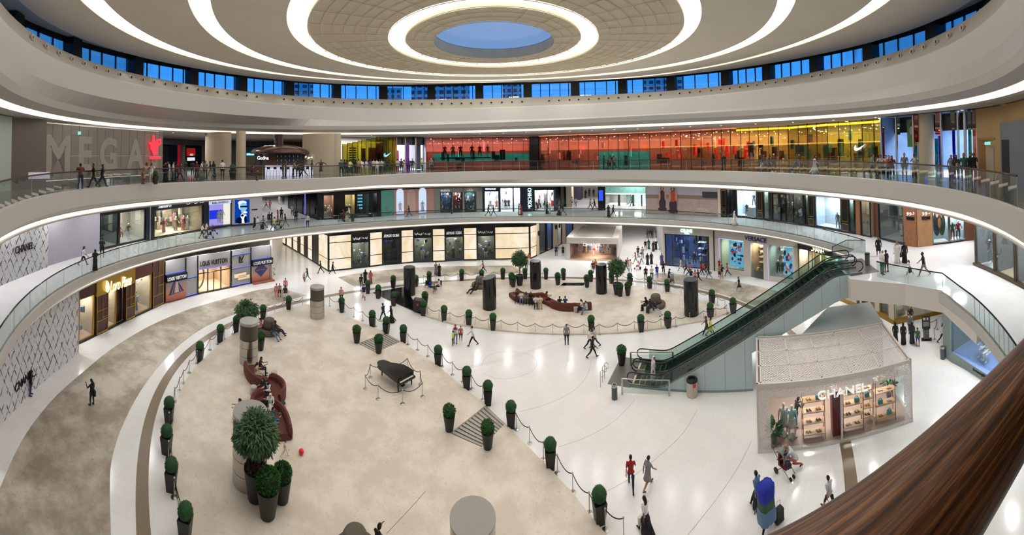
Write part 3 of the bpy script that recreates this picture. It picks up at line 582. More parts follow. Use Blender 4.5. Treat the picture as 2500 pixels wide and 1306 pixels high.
for w,segs in ((G4s,((682,696),(700,712),(716,726),(734,742),(752,762),(778,800))),(G4r,((1297,1309),))):
    for a,b in segs: onyxrow(w,a,b)
    w.panel(t,'black_header',w.base[0][0],w.base[-1][0],7.4,6.27,.02,.3,M_dk)
    m=MB(); w.panel(None,'',w.base[0][0],w.base[-1][0],.25,0,.03,.3,None,m)
    w.panel(None,'',w.base[0][0],w.base[-1][0],2.2,2.08,-.01,.3,None,m); m.build('black_frame',M_dk,t)
merge(t,'side_window',M_black,G4s,[(697,700,6.3,0),(712,716,6.3,0),(726,734,6.3,0),(742,752,6.3,0),(762,778,6.3,0),(800,802,6.3,0)],.03,.2)
f=G4s.at(739,1.2); d_=thing('round_sign','round pale blue lit projecting sign by the corridor, ground floor','sign',f[0],f[1],4.6); m=MB(); m.tube([(f[0]-.05,f[1]-.1,4.6),(f[0]+.05,f[1]+.1,4.6)],.55,20); m.build('disc',glow('round_sign_light','a8d8ff',1.6),d_); m=MB(); m.tube([(f[0],f[1],4.6),(f[0]+1,f[1]+.6,4.6)],.04,6); m.build('bracket',M_steeld,d_)
# far end of the left corridor
# right corridor: dark shop with blue light, lantern fronts
G5=Wall(0,[(1311,624),(1352,606),(1382,590),(1430,566)],6.3)
t=unit('shopfront','dark framed boutique front along the right corridor beside the onyx front','shopfront',G5,1335)
G5.panel(t,'pale_pier',1311,1316,6.35,0,.1,.3,M_cream); G5.panel(t,'pale_header',1311,1430,6.35,5.5,.05,.3,M_cream)
G5.bay(t,1317,1334,5.2,0,3,M_intd,M_or,30,frame=M_dk); G5.bay(t,1336,1350,5.2,0,3,M_intb,M_or,40,frame=M_dk); G5.panel(t,'pale_pier',1351,1361,5.5,0,.1,.3,M_cream); G5.bay(t,1362,1372,5.2,0,3,M_int,M_or,60,frame=M_dk); G5.panel(t,'pale_pier',1373,1380,5.5,0,.1,.3,M_cream); G5.bay(t,1381,1400,5.2,0,3,M_intb,M_or,60,frame=M_dk); G5.panel(t,'pale_pier',1400,1430,5.5,0,.1,.3,M_cream)
G5.sign(t,'sign_lettering','Lan',1316,1324,5.95,5.6,W1,.12)
for px in (1313,1355,1363): 
    f=G5.at(px,.3); q=thing('wall_lantern','small black wall lantern, %s'%{1313:'nearest the onyx front',1355:'between the two dark display windows',1363:'farthest into the right corridor'}[px],'lamp',f[0],f[1],3.2); m=MB(); m.lathe([(.08,0),(.18,.1),(.2,.6),(.1,.75),(.02,.8)],8,(f[0],f[1],3.2)); m.build('lantern_body',M_blackm,q); m=MB(); m.box(f[0]-.03,f[0]+.03,f[1],f[1]+.35,3.9,3.96); m.build('bracket',M_blackm,q)
# far walls closing the corridors at ground level
for nm,L_,mt in (('wall_corridor_end_left',[(600,572),(800,566)],C_('corridor_end','b9b6b0',.6)),('wall_corridor_end_middle',[(1380,556),(1640,553)],C_('corridor_end','b9b6b0',.6))):
    w=Wall(0,L_,6.3); w.panel(None,nm,L_[0][0],L_[1][0],6.4,0,0,.3,mt)['kind']='structure'
# second pavilion, far
K2=Wall(0,[(1384,634),(1511,637)],3.6,k=0.82)
t=unit('pavilion_shop','far white pavilion with pink lit window and flat louvred roof under the lower gallery','kiosk',K2,1447)
K2.panel(t,'front_header',1384,1511,4.1,3.1,.05,.25,M_white); K2.panel(t,'front_pier',1384,1392,3.2,0,.05,.25,M_white); K2.panel(t,'front_pier',1506,1511,3.2,0,.05,.25,M_white); K2.panel(t,'plinth',1384,1511,.22,0,.08,.3,M_cream)
K2.bay(t,1392,1506,3.1,.22,3.2,C_('pavilion_pink','c79a90',.6),C_('pavilion_floor','c29373',.4),90)
K2.sign(t,'sign_lettering','CHANEL',1424,1470,3.25,2.75,W1,.2,.06)
clutter(t,K2,1394,1504,.5,2.6,50,['2a4a32','e8e0dc','8a3a48','c8a098','4a5a6a','d8b8a8'],-.8,-3,(1.5,6),(.3,1.2)); m=MB(); a=K2.at(1384,0); b=K2.at(1511,0); nx,ny=a[3],a[4]
q=[(a[0],a[1]),(b[0],b[1]),(b[0]-nx*9,b[1]-ny*9),(a[0]-nx*9,a[1]-ny*9)]; m.prism(q,3.36,3.46); 
for i in (1,3): 
    p0,p1=q[i],q[(i+1)%4]; m.add([(*p0,0),(*p1,0),(*p1,3.36),(*p0,3.36)],[(0,1,2,3)])
m.build('roof_and_sides',M_white,t)
m=MB()
for i in range(26):
    s_=.08+i*.033; e_=[(q[0][k]+(q[3][k]-q[0][k])*s_) for k in (0,1)]; g_=[(q[1][k]+(q[2][k]-q[1][k])*s_) for k in (0,1)]; 
    A=[e_[k]+(g_[k]-e_[k])*.12 for k in (0,1)]; B=[e_[k]+(g_[k]-e_[k])*.88 for k in (0,1)]; m.tube([(*A,3.5),(*B,3.5)],.06,4)
m.build('roof_louvre',C_('louvre_grey','8f8a80',.5),t)
# pale fronts to the right
G6=Wall(0,[(1620,647),(1650,650),(1732,658),(1745,660.5)],6.3); G6l=Wall(0,[(1600,572),(1612,610),(1622,648)],6.3)
G6l.panel(None,'wall_corridor_right',1600,1621,6.4,0,0,.3,C_('corridor_right_wall','a8a8aa',.4))['kind']='structure'
t=unit('shopfront','pale front with green lit lettering over a wide blue-lit opening','shopfront',G6,1680)
G6.panel(t,'pale_header',1620,1745,6.4,4.6,.05,.3,M_white); G6.panel(t,'pale_pier',1733,1745,4.7,0,.05,.3,M_white); G6.panel(t,'pale_pier',1620,1624,4.7,0,.05,.3,M_white)
G6.bay(t,1625,1732,4.6,0,4,C_('interior_navy','4a5f95',.5),C_('blue_grey_floor','6a7894',.3),80,frame=M_steeld,col=(.75,.85,1)); G6.sign(t,'sign_lettering','CELINE',1664,1692,5.42,4.98,glow('green_white_sign','b8ffe0',3),.1); G6.sign(t,'sign_lettering','YERA',1673,1685,4.9,4.76,glow('green_white_sign','b8ffe0',3),.1)
merge(t,'door_mullion',M_steeld,G6,[(1642,1643,4.6,0),(1662,1662.6,4.6,0),(1681,1681.6,4.6,0),(1712,1713,4.6,0)],0,.1)
for z in (1.2,2.1,3.0):
    G6.panel(t,'shelf',1692,1712,z+.06,z,-2.2,.8,M_int); 
G6.panel(t,'shelf_stack',1725,1731,4.2,.3,-.6,.5,M_intd)
merge(t,'hanging_coat',C_('coats_dark','20242f',.8),G6,[(1674,1678,3.7,2.6),(1680,1683,3.8,2.7),(1685,1690,3.8,2.5),(1699,1703,3.8,2.9),(1706,1711,3.8,2.7)],-3,.3)
clutter(t,G6,1628,1728,.4,3.8,40,['20284a','c8d0e8','3a4a80','8a98c0','14182c'],-1.5,-3.6,(1,5),(.2,1.0))
G7=Wall(0,[(1745,660.5),(1830,675),(1864,683),(1950,695)],6.3)
t=unit('shopfront','pale front with dark blue lettering, lit posters and three tall windows','shopfront',G7,1850)
G7.panel(t,'pale_header',1745,1950,6.4,4.5,.05,.3,M_white); 
for a,b in ((1745,1761),(1817,1834),(1865,1880),(1937,1950)): G7.panel(t,'pale_pier',a,b,4.6,0,.05,.3,M_white)
for a,b,c,f_ in ((1761,1817,.6,C_('pale_green_back','aeb9a2',.6)),(1834,1865,.0,C_('warm_back','a88d6a',.6)),(1880,1937,.6,C_('cool_back','8c9a94',.6))): G7.bay(t,a,b,4.5,c,2.6,f_,M_intg,60)
G7.panel(t,'low_wall',1761,1817,.6,0,.05,.3,M_white); G7.panel(t,'low_wall',1880,1937,.6,0,.05,.3,M_white)
merge(t,'lilac_edge_light',glow('lilac_edge','a9a6ff',1.5),G7,[(1757,1757.8,4.5,.1),(1876,1876.8,4.2,.1),(1757,1818,4.56,4.5)],.07,.05)
G7.sign(t,'sign_lettering','VERSACE',1821,1874,5.3,4.75,C_('indigo_letters','2b2f86',.4),.12,.05)
for a,b in ((1779,1813),(1913,1936)):
    G7.panel(t,'lit_poster',a,b,4.3,.9,-.3,.06,glow('poster_cyan','6cc4e8',.9))
    rr=random.Random(a); poster_art(t,G7,a,b,4.3,.9,-.3,[(rr.random()*.8+.1,rr.random()*.9+.05,.05+.1*rr.random(),.02+.07*rr.random(),glow('pa'+c,c,.7)) for c in ('1c1f2a','d96f8a','24306a','e9d8c8','2d2f3a','f0e8e0','b8405a','345ab0')*4])
for z in (1.5,2.2,2.9,3.6): G7.panel(t,'shelf',1836,1863,z+.05,z,-1.6,.7,C_('warm_shelf','e6d0a8',.5,emit=.25))
G7.panel(t,'dark_table',1838,1864,.9,0,-.3,.8,M_intd)
m=MB(); f=G7.at(1850,-.15); m.ball((f[0],f[1],1.15),.35,10,(.35,.2,.28)); m.build('gold_handbag',M_gold,t)
clutter(t,G7,1882,1912,.7,4.0,18,['a83838','c8d0d0','3a4048','e0e0dc','5a6a60'],-1.4,-2.4,(1,5),(.15,.6)); clutter(t,G7,1836,1863,.9,4.0,16,['2a2020','d8b878','8a5a38','f0e0c0'],-1.2,-1.7,(1,4),(.1,.4))
G7.panel(t,'joint_post',1744,1746.5,6.0,0,.12,.2,M_steeld)
G8=Wall(0,[(1951,697),(2000,712),(2050,733)],6.3,k=0.92)
t=unit('shopfront','black boutique header with glowing lettering behind the escalators','shopfront',G8,1985)
G8.panel(t,'black_header',1951,2056,6.35,4.9,.1,.3,M_dk); G8.bay(t,1953,1975,4.9,0,2,M_cream,M_cream,60); G8.bay(t,1977,2050,4.9,0,2,C_('linen','e2d6bd',.6),M_cream,110); merge(t,'gold_bar',M_gold,G8,[(x,x+.7,4.9,0) for x in (1951,1975,1984,1990,1996,2002,2008,2014)],.05,.15)
G8.sign(t,'sign_lettering','CHANEL.',1983,2022,5.6,5.0,glow('warm_white_sign','fff6c8',4),.14,.05); G8.panel(t,'blue_box',1958,1970,1.5,0,-.5,.5,C_('blue_box','1f4d86',.5))
clutter(t,G8,1978,2048,.3,3.8,20,['e8dcc0','c8b890','2a2620','d8c8a0'],-.6,-1.6,(2,6),(.4,1.5))
# gold framed shop, far right, ground
G9=Wall(0,[(2050,733),(2141,768),(2183,792)],6.3); G9b=Wall(0,[(2183,792),(2240,779),(2312,762)],6.3)
t=unit('shopfront','cream tiled front with brass plinth and windows behind the right pavilion','shopfront',G9,2140)
for a,b in ((2050,2056),(2062,2092),(2100,2104),(2137,2148),(2171,2183)): G9.panel(t,'tiled_pier',a,b,6.3,.35,.05,.3,C_('cream_tile_wall','ddd3bf',.4))
for w in (G9,G9b): w.panel(t,'brass_plinth',w.base[0][0],w.base[-1][0],.4,0,.1,.2,M_gold); w.panel(t,'cream_header',w.base[0][0],w.base[-1][0],6.4,4.8,.05,.3,C_('cream_tile_wall','ddd3bf',.4))
for a,b,mt,pw in ((2056,2062,M_intg,10),(2104,2137,C_('rust_room','7a5230',.6),40),(2149,2171,M_int,60)): G9.bay(t,a,b,4.8,.4 if a!=2104 else 0,3,mt,M_or,pw,frame=M_gold)
G9b.bay(t,2184,2226,4.8,.4,2.5,M_sand,M_cream,60,frame=M_gold); G9b.panel(t,'tiled_wall',2227,2312,4.9,.4,.05,.3,floor_mat('cream_tiles','ddd3bf','cfc5b0',.3,.5))
G9.panel(t,'trestle_table',2153,2168,1.3,1.2,-.9,.6,M_or); merge(t,'pink_parcel',C_('pink_goods','d99aa0',.6),G9,[(2154,2160,2.4,1.3),(2155,2158,2.9,2.4)],-1.1,.4)
m=MB(); f=G9b.at(2200,-1); m.ball((f[0],f[1],1.1),.7,12); m.ball((f[0],f[1],2.2),.5,12); m.ball((f[0]-.4,f[1],.5),.35,8); m.ball((f[0]+.5,f[1]-.3,.5),.35,8); m.build('large_plush_bear',C_('plush','d9cbb2',.95),t)
G10=Wall(0,[(2306,868),(2313,877),(2360,901),(2450,955),(2560,1030)],6.3)
t=unit('shopfront','grey-green framed window with blue underwater display near the right end, ground floor','shopfront',G10,2360)
M_zg=C_('zegna_frame','8f9a96',.4)
G10.panel(t,'frame_pier',2306,2324,6.3,0,.1,.5,M_zg); G10.panel(t,'frame_sill',2324,2560,.75,0,.1,.5,M_zg); G10.panel(t,'frame_header',2324,2560,6.35,5.9,.1,.5,M_zg); G10.bay(t,2325,2560,5.9,.75,2.6,C_('teal_grey_back','6a7b7e',.6),C_('blue_tiles','8fa3d6',.3),140,col=(.85,.93,1)); G10.sign(t,'sign_lettering','Ermenegildo Zegna',2378,2432,.5,.25,M_blackm,.12,.02)
G10.panel(t,'backdrop_picture',2372,2440,5.2,1.0,-2.2,.05,C_('backdrop_blue','2f6fb0',.5,noise=(.8,.5)))
# ================= lower gallery fronts =================
Z2=7.2
L1=Wall(Z2,[(-60,730),(0,698),(69,670),(118,651)],5.6)
t=unit('hoarding','upper white hoarding with dark cross-weave print at the left of the lower gallery','hoarding',L1,50)
uvwall(L1,t,'printed_sheet',-60,117,5.5,0,0,MATS['tweed_print']); L1.sign(t,'sign_lettering','CHANEL',35.5,80.5,2.5,1.95,M_blackm,.03)
L2=Wall(Z2,[(108,652),(195,625.5),(243,613)],5.6)
L2.panel(None,'wall_patterned_left',108,243,5.5,0,0,.3,mat('lilac_pattern_wall','b3b0bd',.5,noise=(5,.12)))['kind']='structure'
L3w=Wall(Z2,[(243,613),(300,598),(355,586.5),(440,571),(503,560)],5.6,k=0.83)
t=unit('shopfront','dark framed fashion windows with mannequins on the left of the lower gallery','shopfront',L3w,370)
L3w.bay(t,244,290,4.2,.15,3.4,C_('green_dark','39423f',.5),M_intg,40,frame=M_dk); L3w.bay(t,290.5,355,4.2,.15,3.2,C_('curtain_grey','a09a90',.7),M_intg,110,frame=M_dk,col=(1,.93,.82)); L3w.panel(t,'black_pier',355,374,5.5,0,.1,.4,M_navy); L3w.panel(t,'steel_post',363,365.5,4.6,0,.16,.2,M_steel)
L3w.bay(t,375,496,3.85,.1,4,C_('curtain_tan','a8977e',.7),M_sand,190,frame=M_dk,col=(1,.93,.82)); L3w.panel(t,'black_header',243,374,5.5,4.2,.1,.4,M_dk); L3w.panel(t,'navy_header',374,503,5.5,3.85,.15,.4,M_navy); L3w.panel(t,'navy_pier',496,503,3.9,0,.1,.4,M_navy)
L3w.sign(t,'sign_lettering','\u0633\u0627\u0646\u062F\u0631\u0648',453,496,4.75,4.15,W1,.2,.04,shear=.2); L3w.sign(t,'sign_lettering','Sandro',383,415,4.6,4.1,W1,.2,.04,shear=.3)
merge(t,'hung_garment',C_('clothes_mixed','4b4640',.9,noise=(4,.6)),L3w,[(388,397,3.2,1.2),(402,408,3.0,.9),(415,424,3.1,1.4),(430,436,2.9,.9)],-2.6,.4)
L4=Wall(Z2,[(503,560),(560,553),(617,549.5),(640,547)],5.6,k=0.74)
clutter(t,L3w,246,289,.2,3.4,22,['3a5a80','8a7a60','2a3038','b0a898','5a7058'],-1,-3,(1.5,5),(.3,1.2)); clutter(t,L3w,378,494,.3,3.2,34,['6a6458','a89880','3a3834','8a5a60','c8b8a0'],-2.2,-3.6,(2,7),(.5,1.4))
t=unit('shopfront','white-framed front with violet lit screen display beside a large blue portrait','shopfront',L4,540)
L4.panel(t,'white_header',509,564,5.5,4.15,.05,.3,C_('lit_white_header','dfe6ff',.5,emit=.5)); L4.sign(t,'sign_lettering','KARL LAGERFELD',517,556,4.6,4.25,M_intb,.1); L4.panel(t,'lit_wall',511,548,4.1,.4,-.3,.1,glow('violet_screen','a9a0f0',.9)); L4.panel(t,'lit_wall',513,546,3.1,1.6,-.1,.12,glow('deep_blue_screen','2337d8',1.1)); L4.panel(t,'lit_wall',548,563,4.1,.4,-.3,.1,glow('cream_screen','efeee0',1)); L4.panel(t,'black_pier',564,566,5.5,0,.08,.3,M_dk); L4.panel(t,'black_pier',503,510,5.5,0,.05,.3,M_navy); L4.panel(t,'sill',509,616,.35,0,.08,.4,M_dk); L4.panel(t,'white_wall',566,640,5.5,.3,0,.3,M_int)
t=unit('portrait_poster','large lit blue portrait of a white-haired person in dark sunglasses','poster',L4,590)
L4.panel(t,'white_frame',570,611,484,547,.08,.1,M_int); L4.panel(t,'blue_sheet',572.5,608.5,487,544,.12,.04,glow('portrait_blue','0d3fa6',1.0))
pb=glow('portrait_white','e6f4ff',1.1); pc=glow('portrait_cyan','8fc4ec',1.0); pk=glow('portrait_black','04122e',1)
poster_art(t,L4,572.5,608.5,487,544,.125,[(.5,.86,.30,.1,pb),(.38,.74,.13,.17,pb),(.58,.68,.26,.19,pc),(.58,.5,.17,.09,pc),(.7,.45,.14,.05,pb),(.35,.12,.3,.14,pk),(.62,.18,-.16,.18,pb),(.5,.3,.12,.12,pb),(.72,.14,.10,.16,pk),(.5,.32,.1,.05,pk),(.52,.705,-.16,.035,pk),(.76,.7,.12,.045,pk)],'portrait_face')
L4.sign(t,'caption','KARL LAGERFELD',614,628,2.9,2.7,M_dk,.03)
# corridor mouth and glass walls
L5=Wall(Z2,[(703,508),(735,522),(775,537)],5.6)
t=unit('shopfront','blue tinted glass corner front beside the left corridor of the lower gallery','shopfront',L5,740)
bg=glass('blue_dark_glass','6d8fb0',.6,.25); L5.panel(t,'window_glass',703,775,5.5,0,0,.04,bg); merge(t,'steel_mullion',M_steeld,L5,[(x,x+.8,5.5,0) for x in (704,722,738,746,755,774)],.05,.12); L5.panel(t,'blue_screen',745,746.5,4.0,.2,.08,.05,M_bl)
Wall(Z2,[(703,500),(775,515)],5.6).panel(t,'room_back',700,785,5.5,0,-1,.1,M_intd)
L6=Wall(Z2,[(775,537),(840,534),(930,528),(962,525),(1060,519.5),(1178,517),(1300,516),(1358,516)],5.6,k=0.71)
t=unit('shopfront','black front with slim display windows of dressed mannequins, left of the green wall','shopfront',L6,860)
for a,b in ((775,789),(816,841),(869,871),(903,909),(922,930)): L6.panel(t,'black_pier',a,b,5.4,0,.05,.4,M_dk)
L6.panel(t,'black_header',775,930,5.5,5.05,.05,.4,M_dk)
for a,b,mt in ((789,816,C_('rust_back','7a5340',.6)),(841,868,C_('gold_mosaic','8d7a4c',.5,noise=(3,.5))),(871,903,C_('teal_dark','1d3538',.5)),(909,922,C_('violet_dark','35323f',.5))): L6.bay(t,a,b,5.05,.1,2,mt,M_intg,40 if a<870 else 14,frame=M_dk)
for z in (1.5,2.2,2.9,3.6,4.3): L6.panel(t,'lit_shelf',881,893,z+.3,z,-1.5,.2,glow('cyan_shelf','7fd0e6',.9))
t=unit('hoarding','plain sea-green boarded wall between the black front and the pink arches','hoarding',L6,945)
L6.panel(t,'green_board',930.5,962,5.5,0,.05,.3,C_('sea_green','4f8f80',.5)); L6.sign(t,'caption','COMING SOON',941,951,2.0,1.7,C_('pale_green_text','86b8a8',.5),.08); merge(t,'small_mark',C_('rust_mark','9a5a48',.6),L6,[(944,948,1.35,1.1),(944,948,.85,.65)],.07,.03)
t=unit('shopfront','pink plaster front with round-headed glowing niches','shopfront',L6,1010)
L6.panel(t,'pink_wall',962,1060,5.5,0,0,.3,mat('pink_plaster','b98d80',.6,noise=(.7,.18)))
for a,b,k in ((966,987,0),(995,1014,1),(1021,1042,0)):
    for off,sc,mt in ((.06,1.0,C_('arch_trim','cdbba6',.5)),(.1,.84,glow('niche_blue_white','c4d6ff',1.15) if not k else C_('niche_pink','c5a79c',.6))):
        c=(a+b)/2; p0=L6.at(c-(b-a)/2*sc,off); p1=L6.at(c+(b-a)/2*sc,off); r=math.hypot(p1[0]-p0[0],p1[1]-p0[1])/2; mx=[(p0[i]+p1[i])/2 for i in (0,1)]; ux=[(p1[i]-p0[i])/2/r for i in (0,1)]
        V=[(p0[0],p0[1],Z2+.15),(p1[0],p1[1],Z2+.15)]+[(mx[0]+ux[0]*r*math.cos(q),mx[1]+ux[1]*r*math.cos(q),Z2+(3.4 if not k else 3.2)+r*1.1*math.sin(q)) for q in [i*PI/12 for i in range(13)]]
        m=MB(); m.add(V,[tuple(range(len(V)))]); m.build('niche' if sc<1 else 'arch_trim',mt,t)
t=t_=unit('shopfront','grey stone front with white lettering and crowded dark display windows','shopfront',L6,1120)
for a,b in ((1060,1075),(1104,1106),(1130,1134),(1163,1178)): L6.panel(t,'grey_pier',a,b,5.5,0,.05,.3,C_('grey_stone_wall','84847f',.6))
L6.panel(t,'grey_header',1060,1178,5.5,4.6,.05,.3,C_('grey_stone_wall','84847f',.6))
for a,b,mt in ((1075,1103,C_('display_navy','2b3f5c',.5,noise=(2,.8))),(1106,1130,C_('display_wine','4a2228',.5,noise=(2,.8))),(1134,1163,C_('display_teal','2f4f56',.5,noise=(2,.8)))): L6.bay(t,a,b,4.6,.1,1.6,mt,M_intd,40,frame=M_steeld)
L6.sign(t,'sign_lettering','BALENCIA',1077,1099,5.2,4.8,W1,.1); L6.sign(t,'sign_lettering','\u0628\u0627\u0644\u0646',1141,1155,5.3,4.8,W1,.1)
t=unit('shopfront','white glass front with dark posts, left of the vertical lettering','shopfront',L6,1225)
for a,b in ((1178,1182),(1219,1222.5),(1252,1255),(1270,1272)): L6.panel(t,'dark_post',a,b,5.5,0,.05,.3,M_navy)
for a,b in ((1182,1219),(1222.5,1252),(1255,1270)): L6.bay(t,a,b,5.3 if a>1200 else 4.7,0,3,C_('bright_white','e9e9ef',.6),M_int,130,frame=M_dk if a<1200 else None)
L6.panel(t,'navy_header',1178,1219,5.5,4.75,.06,.3,M_navy); L6.sign(t,'sign_lettering','ERMANNO',1186,1211,5.35,5.0,glow('sign_blue_white','dfe8ff',3),.12)
for a,b,c in ((1075,1103,['2f4a7a','c8b060','8a9ab8','22324f','b8c4d8']),(1106,1130,['7a2430','c8a890','2a2030','d8d0c8','5a1a20']),(1134,1163,['3f6f78','c8d0d0','7a3040','1f3a40','a8b8b0'])): clutter(t_,L6,a,b,.3,3.9,26,c,-.3,-1.4,(.8,3.5),(.2,.9))
clutter(t_,L6,1224,1250,.6,4.2,9,['d8505a','22283a','7a98c8','f0d0d0'],-2,-2.8,(1,4),(.3,.9)); clutter(t_,L6,1184,1217,2.4,4.2,6,['22283a','c8c8d8','9098a8'],-2,-2.8,(1,5),(.3,.9))
t=unit('shopfront','navy and white front with tall vertical glowing lettering','shopfront',L6,1315)
L6.panel(t,'navy_pier',1272,1304,5.5,0,.1,.4,M_navy); L6.panel(t,'navy_header',1304,1358,5.5,4.9,.08,.3,M_dk)
L6.bay(t,1304,1354,4.9,.1,2.6,C_('bright_white','e9e9ef',.6),M_int,130,frame=M_dk); L6.sign(t,'sign_lettering','MOSCHINO',1322,1347,4.0,3.4,M_blackm,.02)
f=L6.at(1293.5,.2); p0=L6.at(1288,.2); p1=L6.at(1299,.2); w_=math.hypot(p1[0]-p0[0],p1[1]-p0[1])
text_obj(t,'sign_lettering','MOSCHINO',f[0],f[1],Z2+.45,w_*.85,3.3,math.atan2(p1[1]-p0[1],p1[0]-p0[0]),glow('sign_cyan_white','c8f4ff',3),.05,vert=True)
clutter(t,L6,1305,1352,.3,3.6,22,['1a1a1c','b8302c','e8d8d0','3a3a40','8a8a90'],-.6,-2.2,(1,3.5),(.2,.9)); merge(t,'black_good',M_blackm,L6,[(1306,1309,1.9,1.2),(1313,1316,2.6,1.2),(1317,1319,1.6,.7),(1309,1312,.9,.4)],-.9,.3); merge(t,'red_good',C_('red_good','b8302c',.6),L6,[(1345,1352,2.2,1.0),(1340,1343,1.4,.9)],-.9,.4)
L7=Wall(Z2,[(1356,515.5),(1370,510),(1392,497)],5.6)
L7.panel(t,'side_glass',1357,1369,5.3,0,0,.04,glass('pale_blue_glass','a8d0e8',.8,.2)); merge(t,'side_post',M_dk,L7,[(1369,1372,5.5,0),(1388,1390,5.5,0)],.03,.2); L7.panel(t,'side_glass',1372,1388,5.4,0,0,.04,glass('pale_blue_glass','a8d0e8',.8,.2)); L7.panel(t,'side_room',1357,1390,5.5,0,-2,.1,M_intg)
w=Wall(Z2,[(1388,478),(1480,476)],5.6); w.panel(None,'wall_corridor_end_upper',1385,1480,5.6,0,0,.3,C_('corridor_end2','c9c4bc',.6))['kind']='structure'
w=Wall(Z2,[(560,470),(720,466)],5.6); w.panel(None,'wall_corridor_end_upper_left',560,720,5.6,0,0,.3,C_('corridor_end2','c9c4bc',.6))['kind']='structure'
w=Wall(Z2,[(1391,508),(1402,500)],5.6); w.panel(None,'pillar',1396,1401,5.6,0,0,1.0,M_cream)['kind']='structure'
w=Wall(Z2,[(1402,488),(1425,488)],5.6); w.panel(None,'wall_corridor_box',1402,1419,5.5,0,0,3,C_('purple_grey_wall','4d4558',.5))['kind']='structure'
w=Wall(Z2,[(1458,513),(1480,513)],5.6); t=unit('totem_screen','tall black information totem with glowing blue screen','screen',w,1469)
w.panel(t,'black_body',1460.5,1478,5.5,0,0,.8,M_dk); w.panel(t,'screen',1462.5,1473,3.2,1.5,.04,.05,glow('blue_screen','2a49e8',1.6)); w.sign(t,'caption','YSL',1465,1472,4.6,4.2,M_grey,.05)
L8=Wall(Z2,[(1478,500),(1580,502)],5.6,k=0.72); t=unit('shopfront','pale turquoise mosaic upper wall over bright glass fronts beyond the totem','shopfront',L8,1530)
L8.panel(t,'mosaic_wall',1478,1580,5.6,2.9,0,.3,mat('turquoise_mosaic','7fb8ae',.5,noise=(3,.5))); L8.panel(t,'white_beam',1478,1580,2.9,2.6,.1,.3,C_('lit_beam','f0f0ec',.5,emit=.4)); L8.bay(t,1478,1530,2.6,0,3,M_intg,M_int,60); L8.bay(t,1530,1580,2.6,0,3,C_('pale_teal','a9c7c2',.6),M_int,80)
merge(t,'dark_pillar',M_intd,L8,[(1511,1515,2.6,0),(1546,1549,2.6,0),(1567,1569,2.6,0)],.6,.5)
L9=Wall(Z2,[(1577.5,521.8),(1650,522.5),(1756,528.5)],5.6,k=0.8); t=unit('billboard','wide billboard photograph of two women in long dresses on pale ground','billboard',L9,1660)
L9.panel(t,'frame',1577,1755,5.5,0,0,.3,M_intg); L9.panel(t,'sky_band',1578.5,1753,5.4,3.6,.05,.05,C_('poster_grey_sky','b7b4bf',.6)); L9.panel(t,'sand_band',1578.5,1753,3.6,0.1,.05,.05,mat('poster_sand','b59f96',.6,noise=(1,.25))); 
L9.panel(t,'wall_band',1578.5,1753,3.6,2.9,.06,.05,C_('poster_brick','8f7469',.7)); L9.panel(t,'bush_band',1716,1753,4.3,3.2,.07,.05,C_('poster_bush','3f3c40',.8))
pf=C_('poster_floral','3c2f38',.8,noise=(3,.8)); pr=C_('poster_red','b5483a',.7); ps_=C_('poster_skin','c9957c',.7)
def pfig(w_,px0,px1,a,b,off,mt,mt2,nm): poster_art(t,w_,px0,px1,a,b,off,[(.5,.3,.26,.3,mt2),(.5,.08,.34,.08,mt2),(.5,.6,.24,.2,mt),(.3,.6,.07,.2,ps_),(.74,.62,.07,.2,ps_),(.5,.88,.13,.1,C_('poster_hair','4a2c22',.8)),(.5,.87,.075,.065,ps_)],nm)
pfig(L9,1602,1634,5.3,.6,.1,pf,pf,'poster_figure'); pfig(L9,1626,1662,5.3,.2,.1,pr,pf,'poster_figure'); L9.sign(t,'caption','WEEKEND',1702,1733,1.35,.75,C_('pale_caption','dcd0cc',.6),.12,.01)
w=Wall(Z2,[(1756,528.5),(1761,529)],5.6); w.panel(None,'pillar',1755,1761,5.5,0,.2,.8,M_cream)['kind']='structure'
L10=Wall(Z2,[(1761,529),(1797,530.5),(1848,535),(1937,548),(1990,554.6),(2052,566),(2090,572)],5.6,k=0.75)
t=unit('shopfront','black panelled front with gold lines and large bright blue-white windows','shopfront',L10,1930)
for a,b in ((1761,1775),(1790,1798),(1848,1864),(1878,1884),(1962,1966),(1974,1990),(2055,2074),(2086,2091)): 
    L10.panel(t,'black_panel',a,b,5.3,0,.05,.4,M_dk)
    if b-a>9: m=MB(); [L10.panel(None,'',a+q0,a+q1,z1,z0,.09,.05,None,m) for q0,q1,z1,z0 in ((2,2.4,4.9,1.7),(b-a-2.4,b-a-2,4.9,1.7),(2,b-a-2,4.95,4.88),(2,b-a-2,1.7,1.63),(2,2.4,1.3,.3),(b-a-2.4,b-a-2,1.3,.3),(2,b-a-2,1.33,1.26),(2,b-a-2,.35,.28))]; m.build('gold_line',M_gold,t)
L10.panel(t,'black_header',1761,2091,5.5,5.15,.06,.4,M_dk); L10.panel(t,'black_plinth',1761,2091,.25,0,.06,.4,M_dk)
for a,b,mt,pw in ((1775,1790,M_intd,12),(1798,1848,C_('ice_white','d3e2f4',.6),130),(1864,1878,C_('green_grey','7f8a80',.6),30),(1884,1962,C_('dark_bronze','3a352f',.5),40),(1966,1974,C_('green_grey','7f8a80',.6),30),(1990,2055,C_('ice_white','d3e2f4',.6),140),(2074,2086,C_('green_grey','7f8a80',.6),30)): L10.bay(t,a,b,5.15,.25,1.8,mt,M_int if pw>100 else M_intd,pw,frame=M_steeld,col=(.85,.93,1))
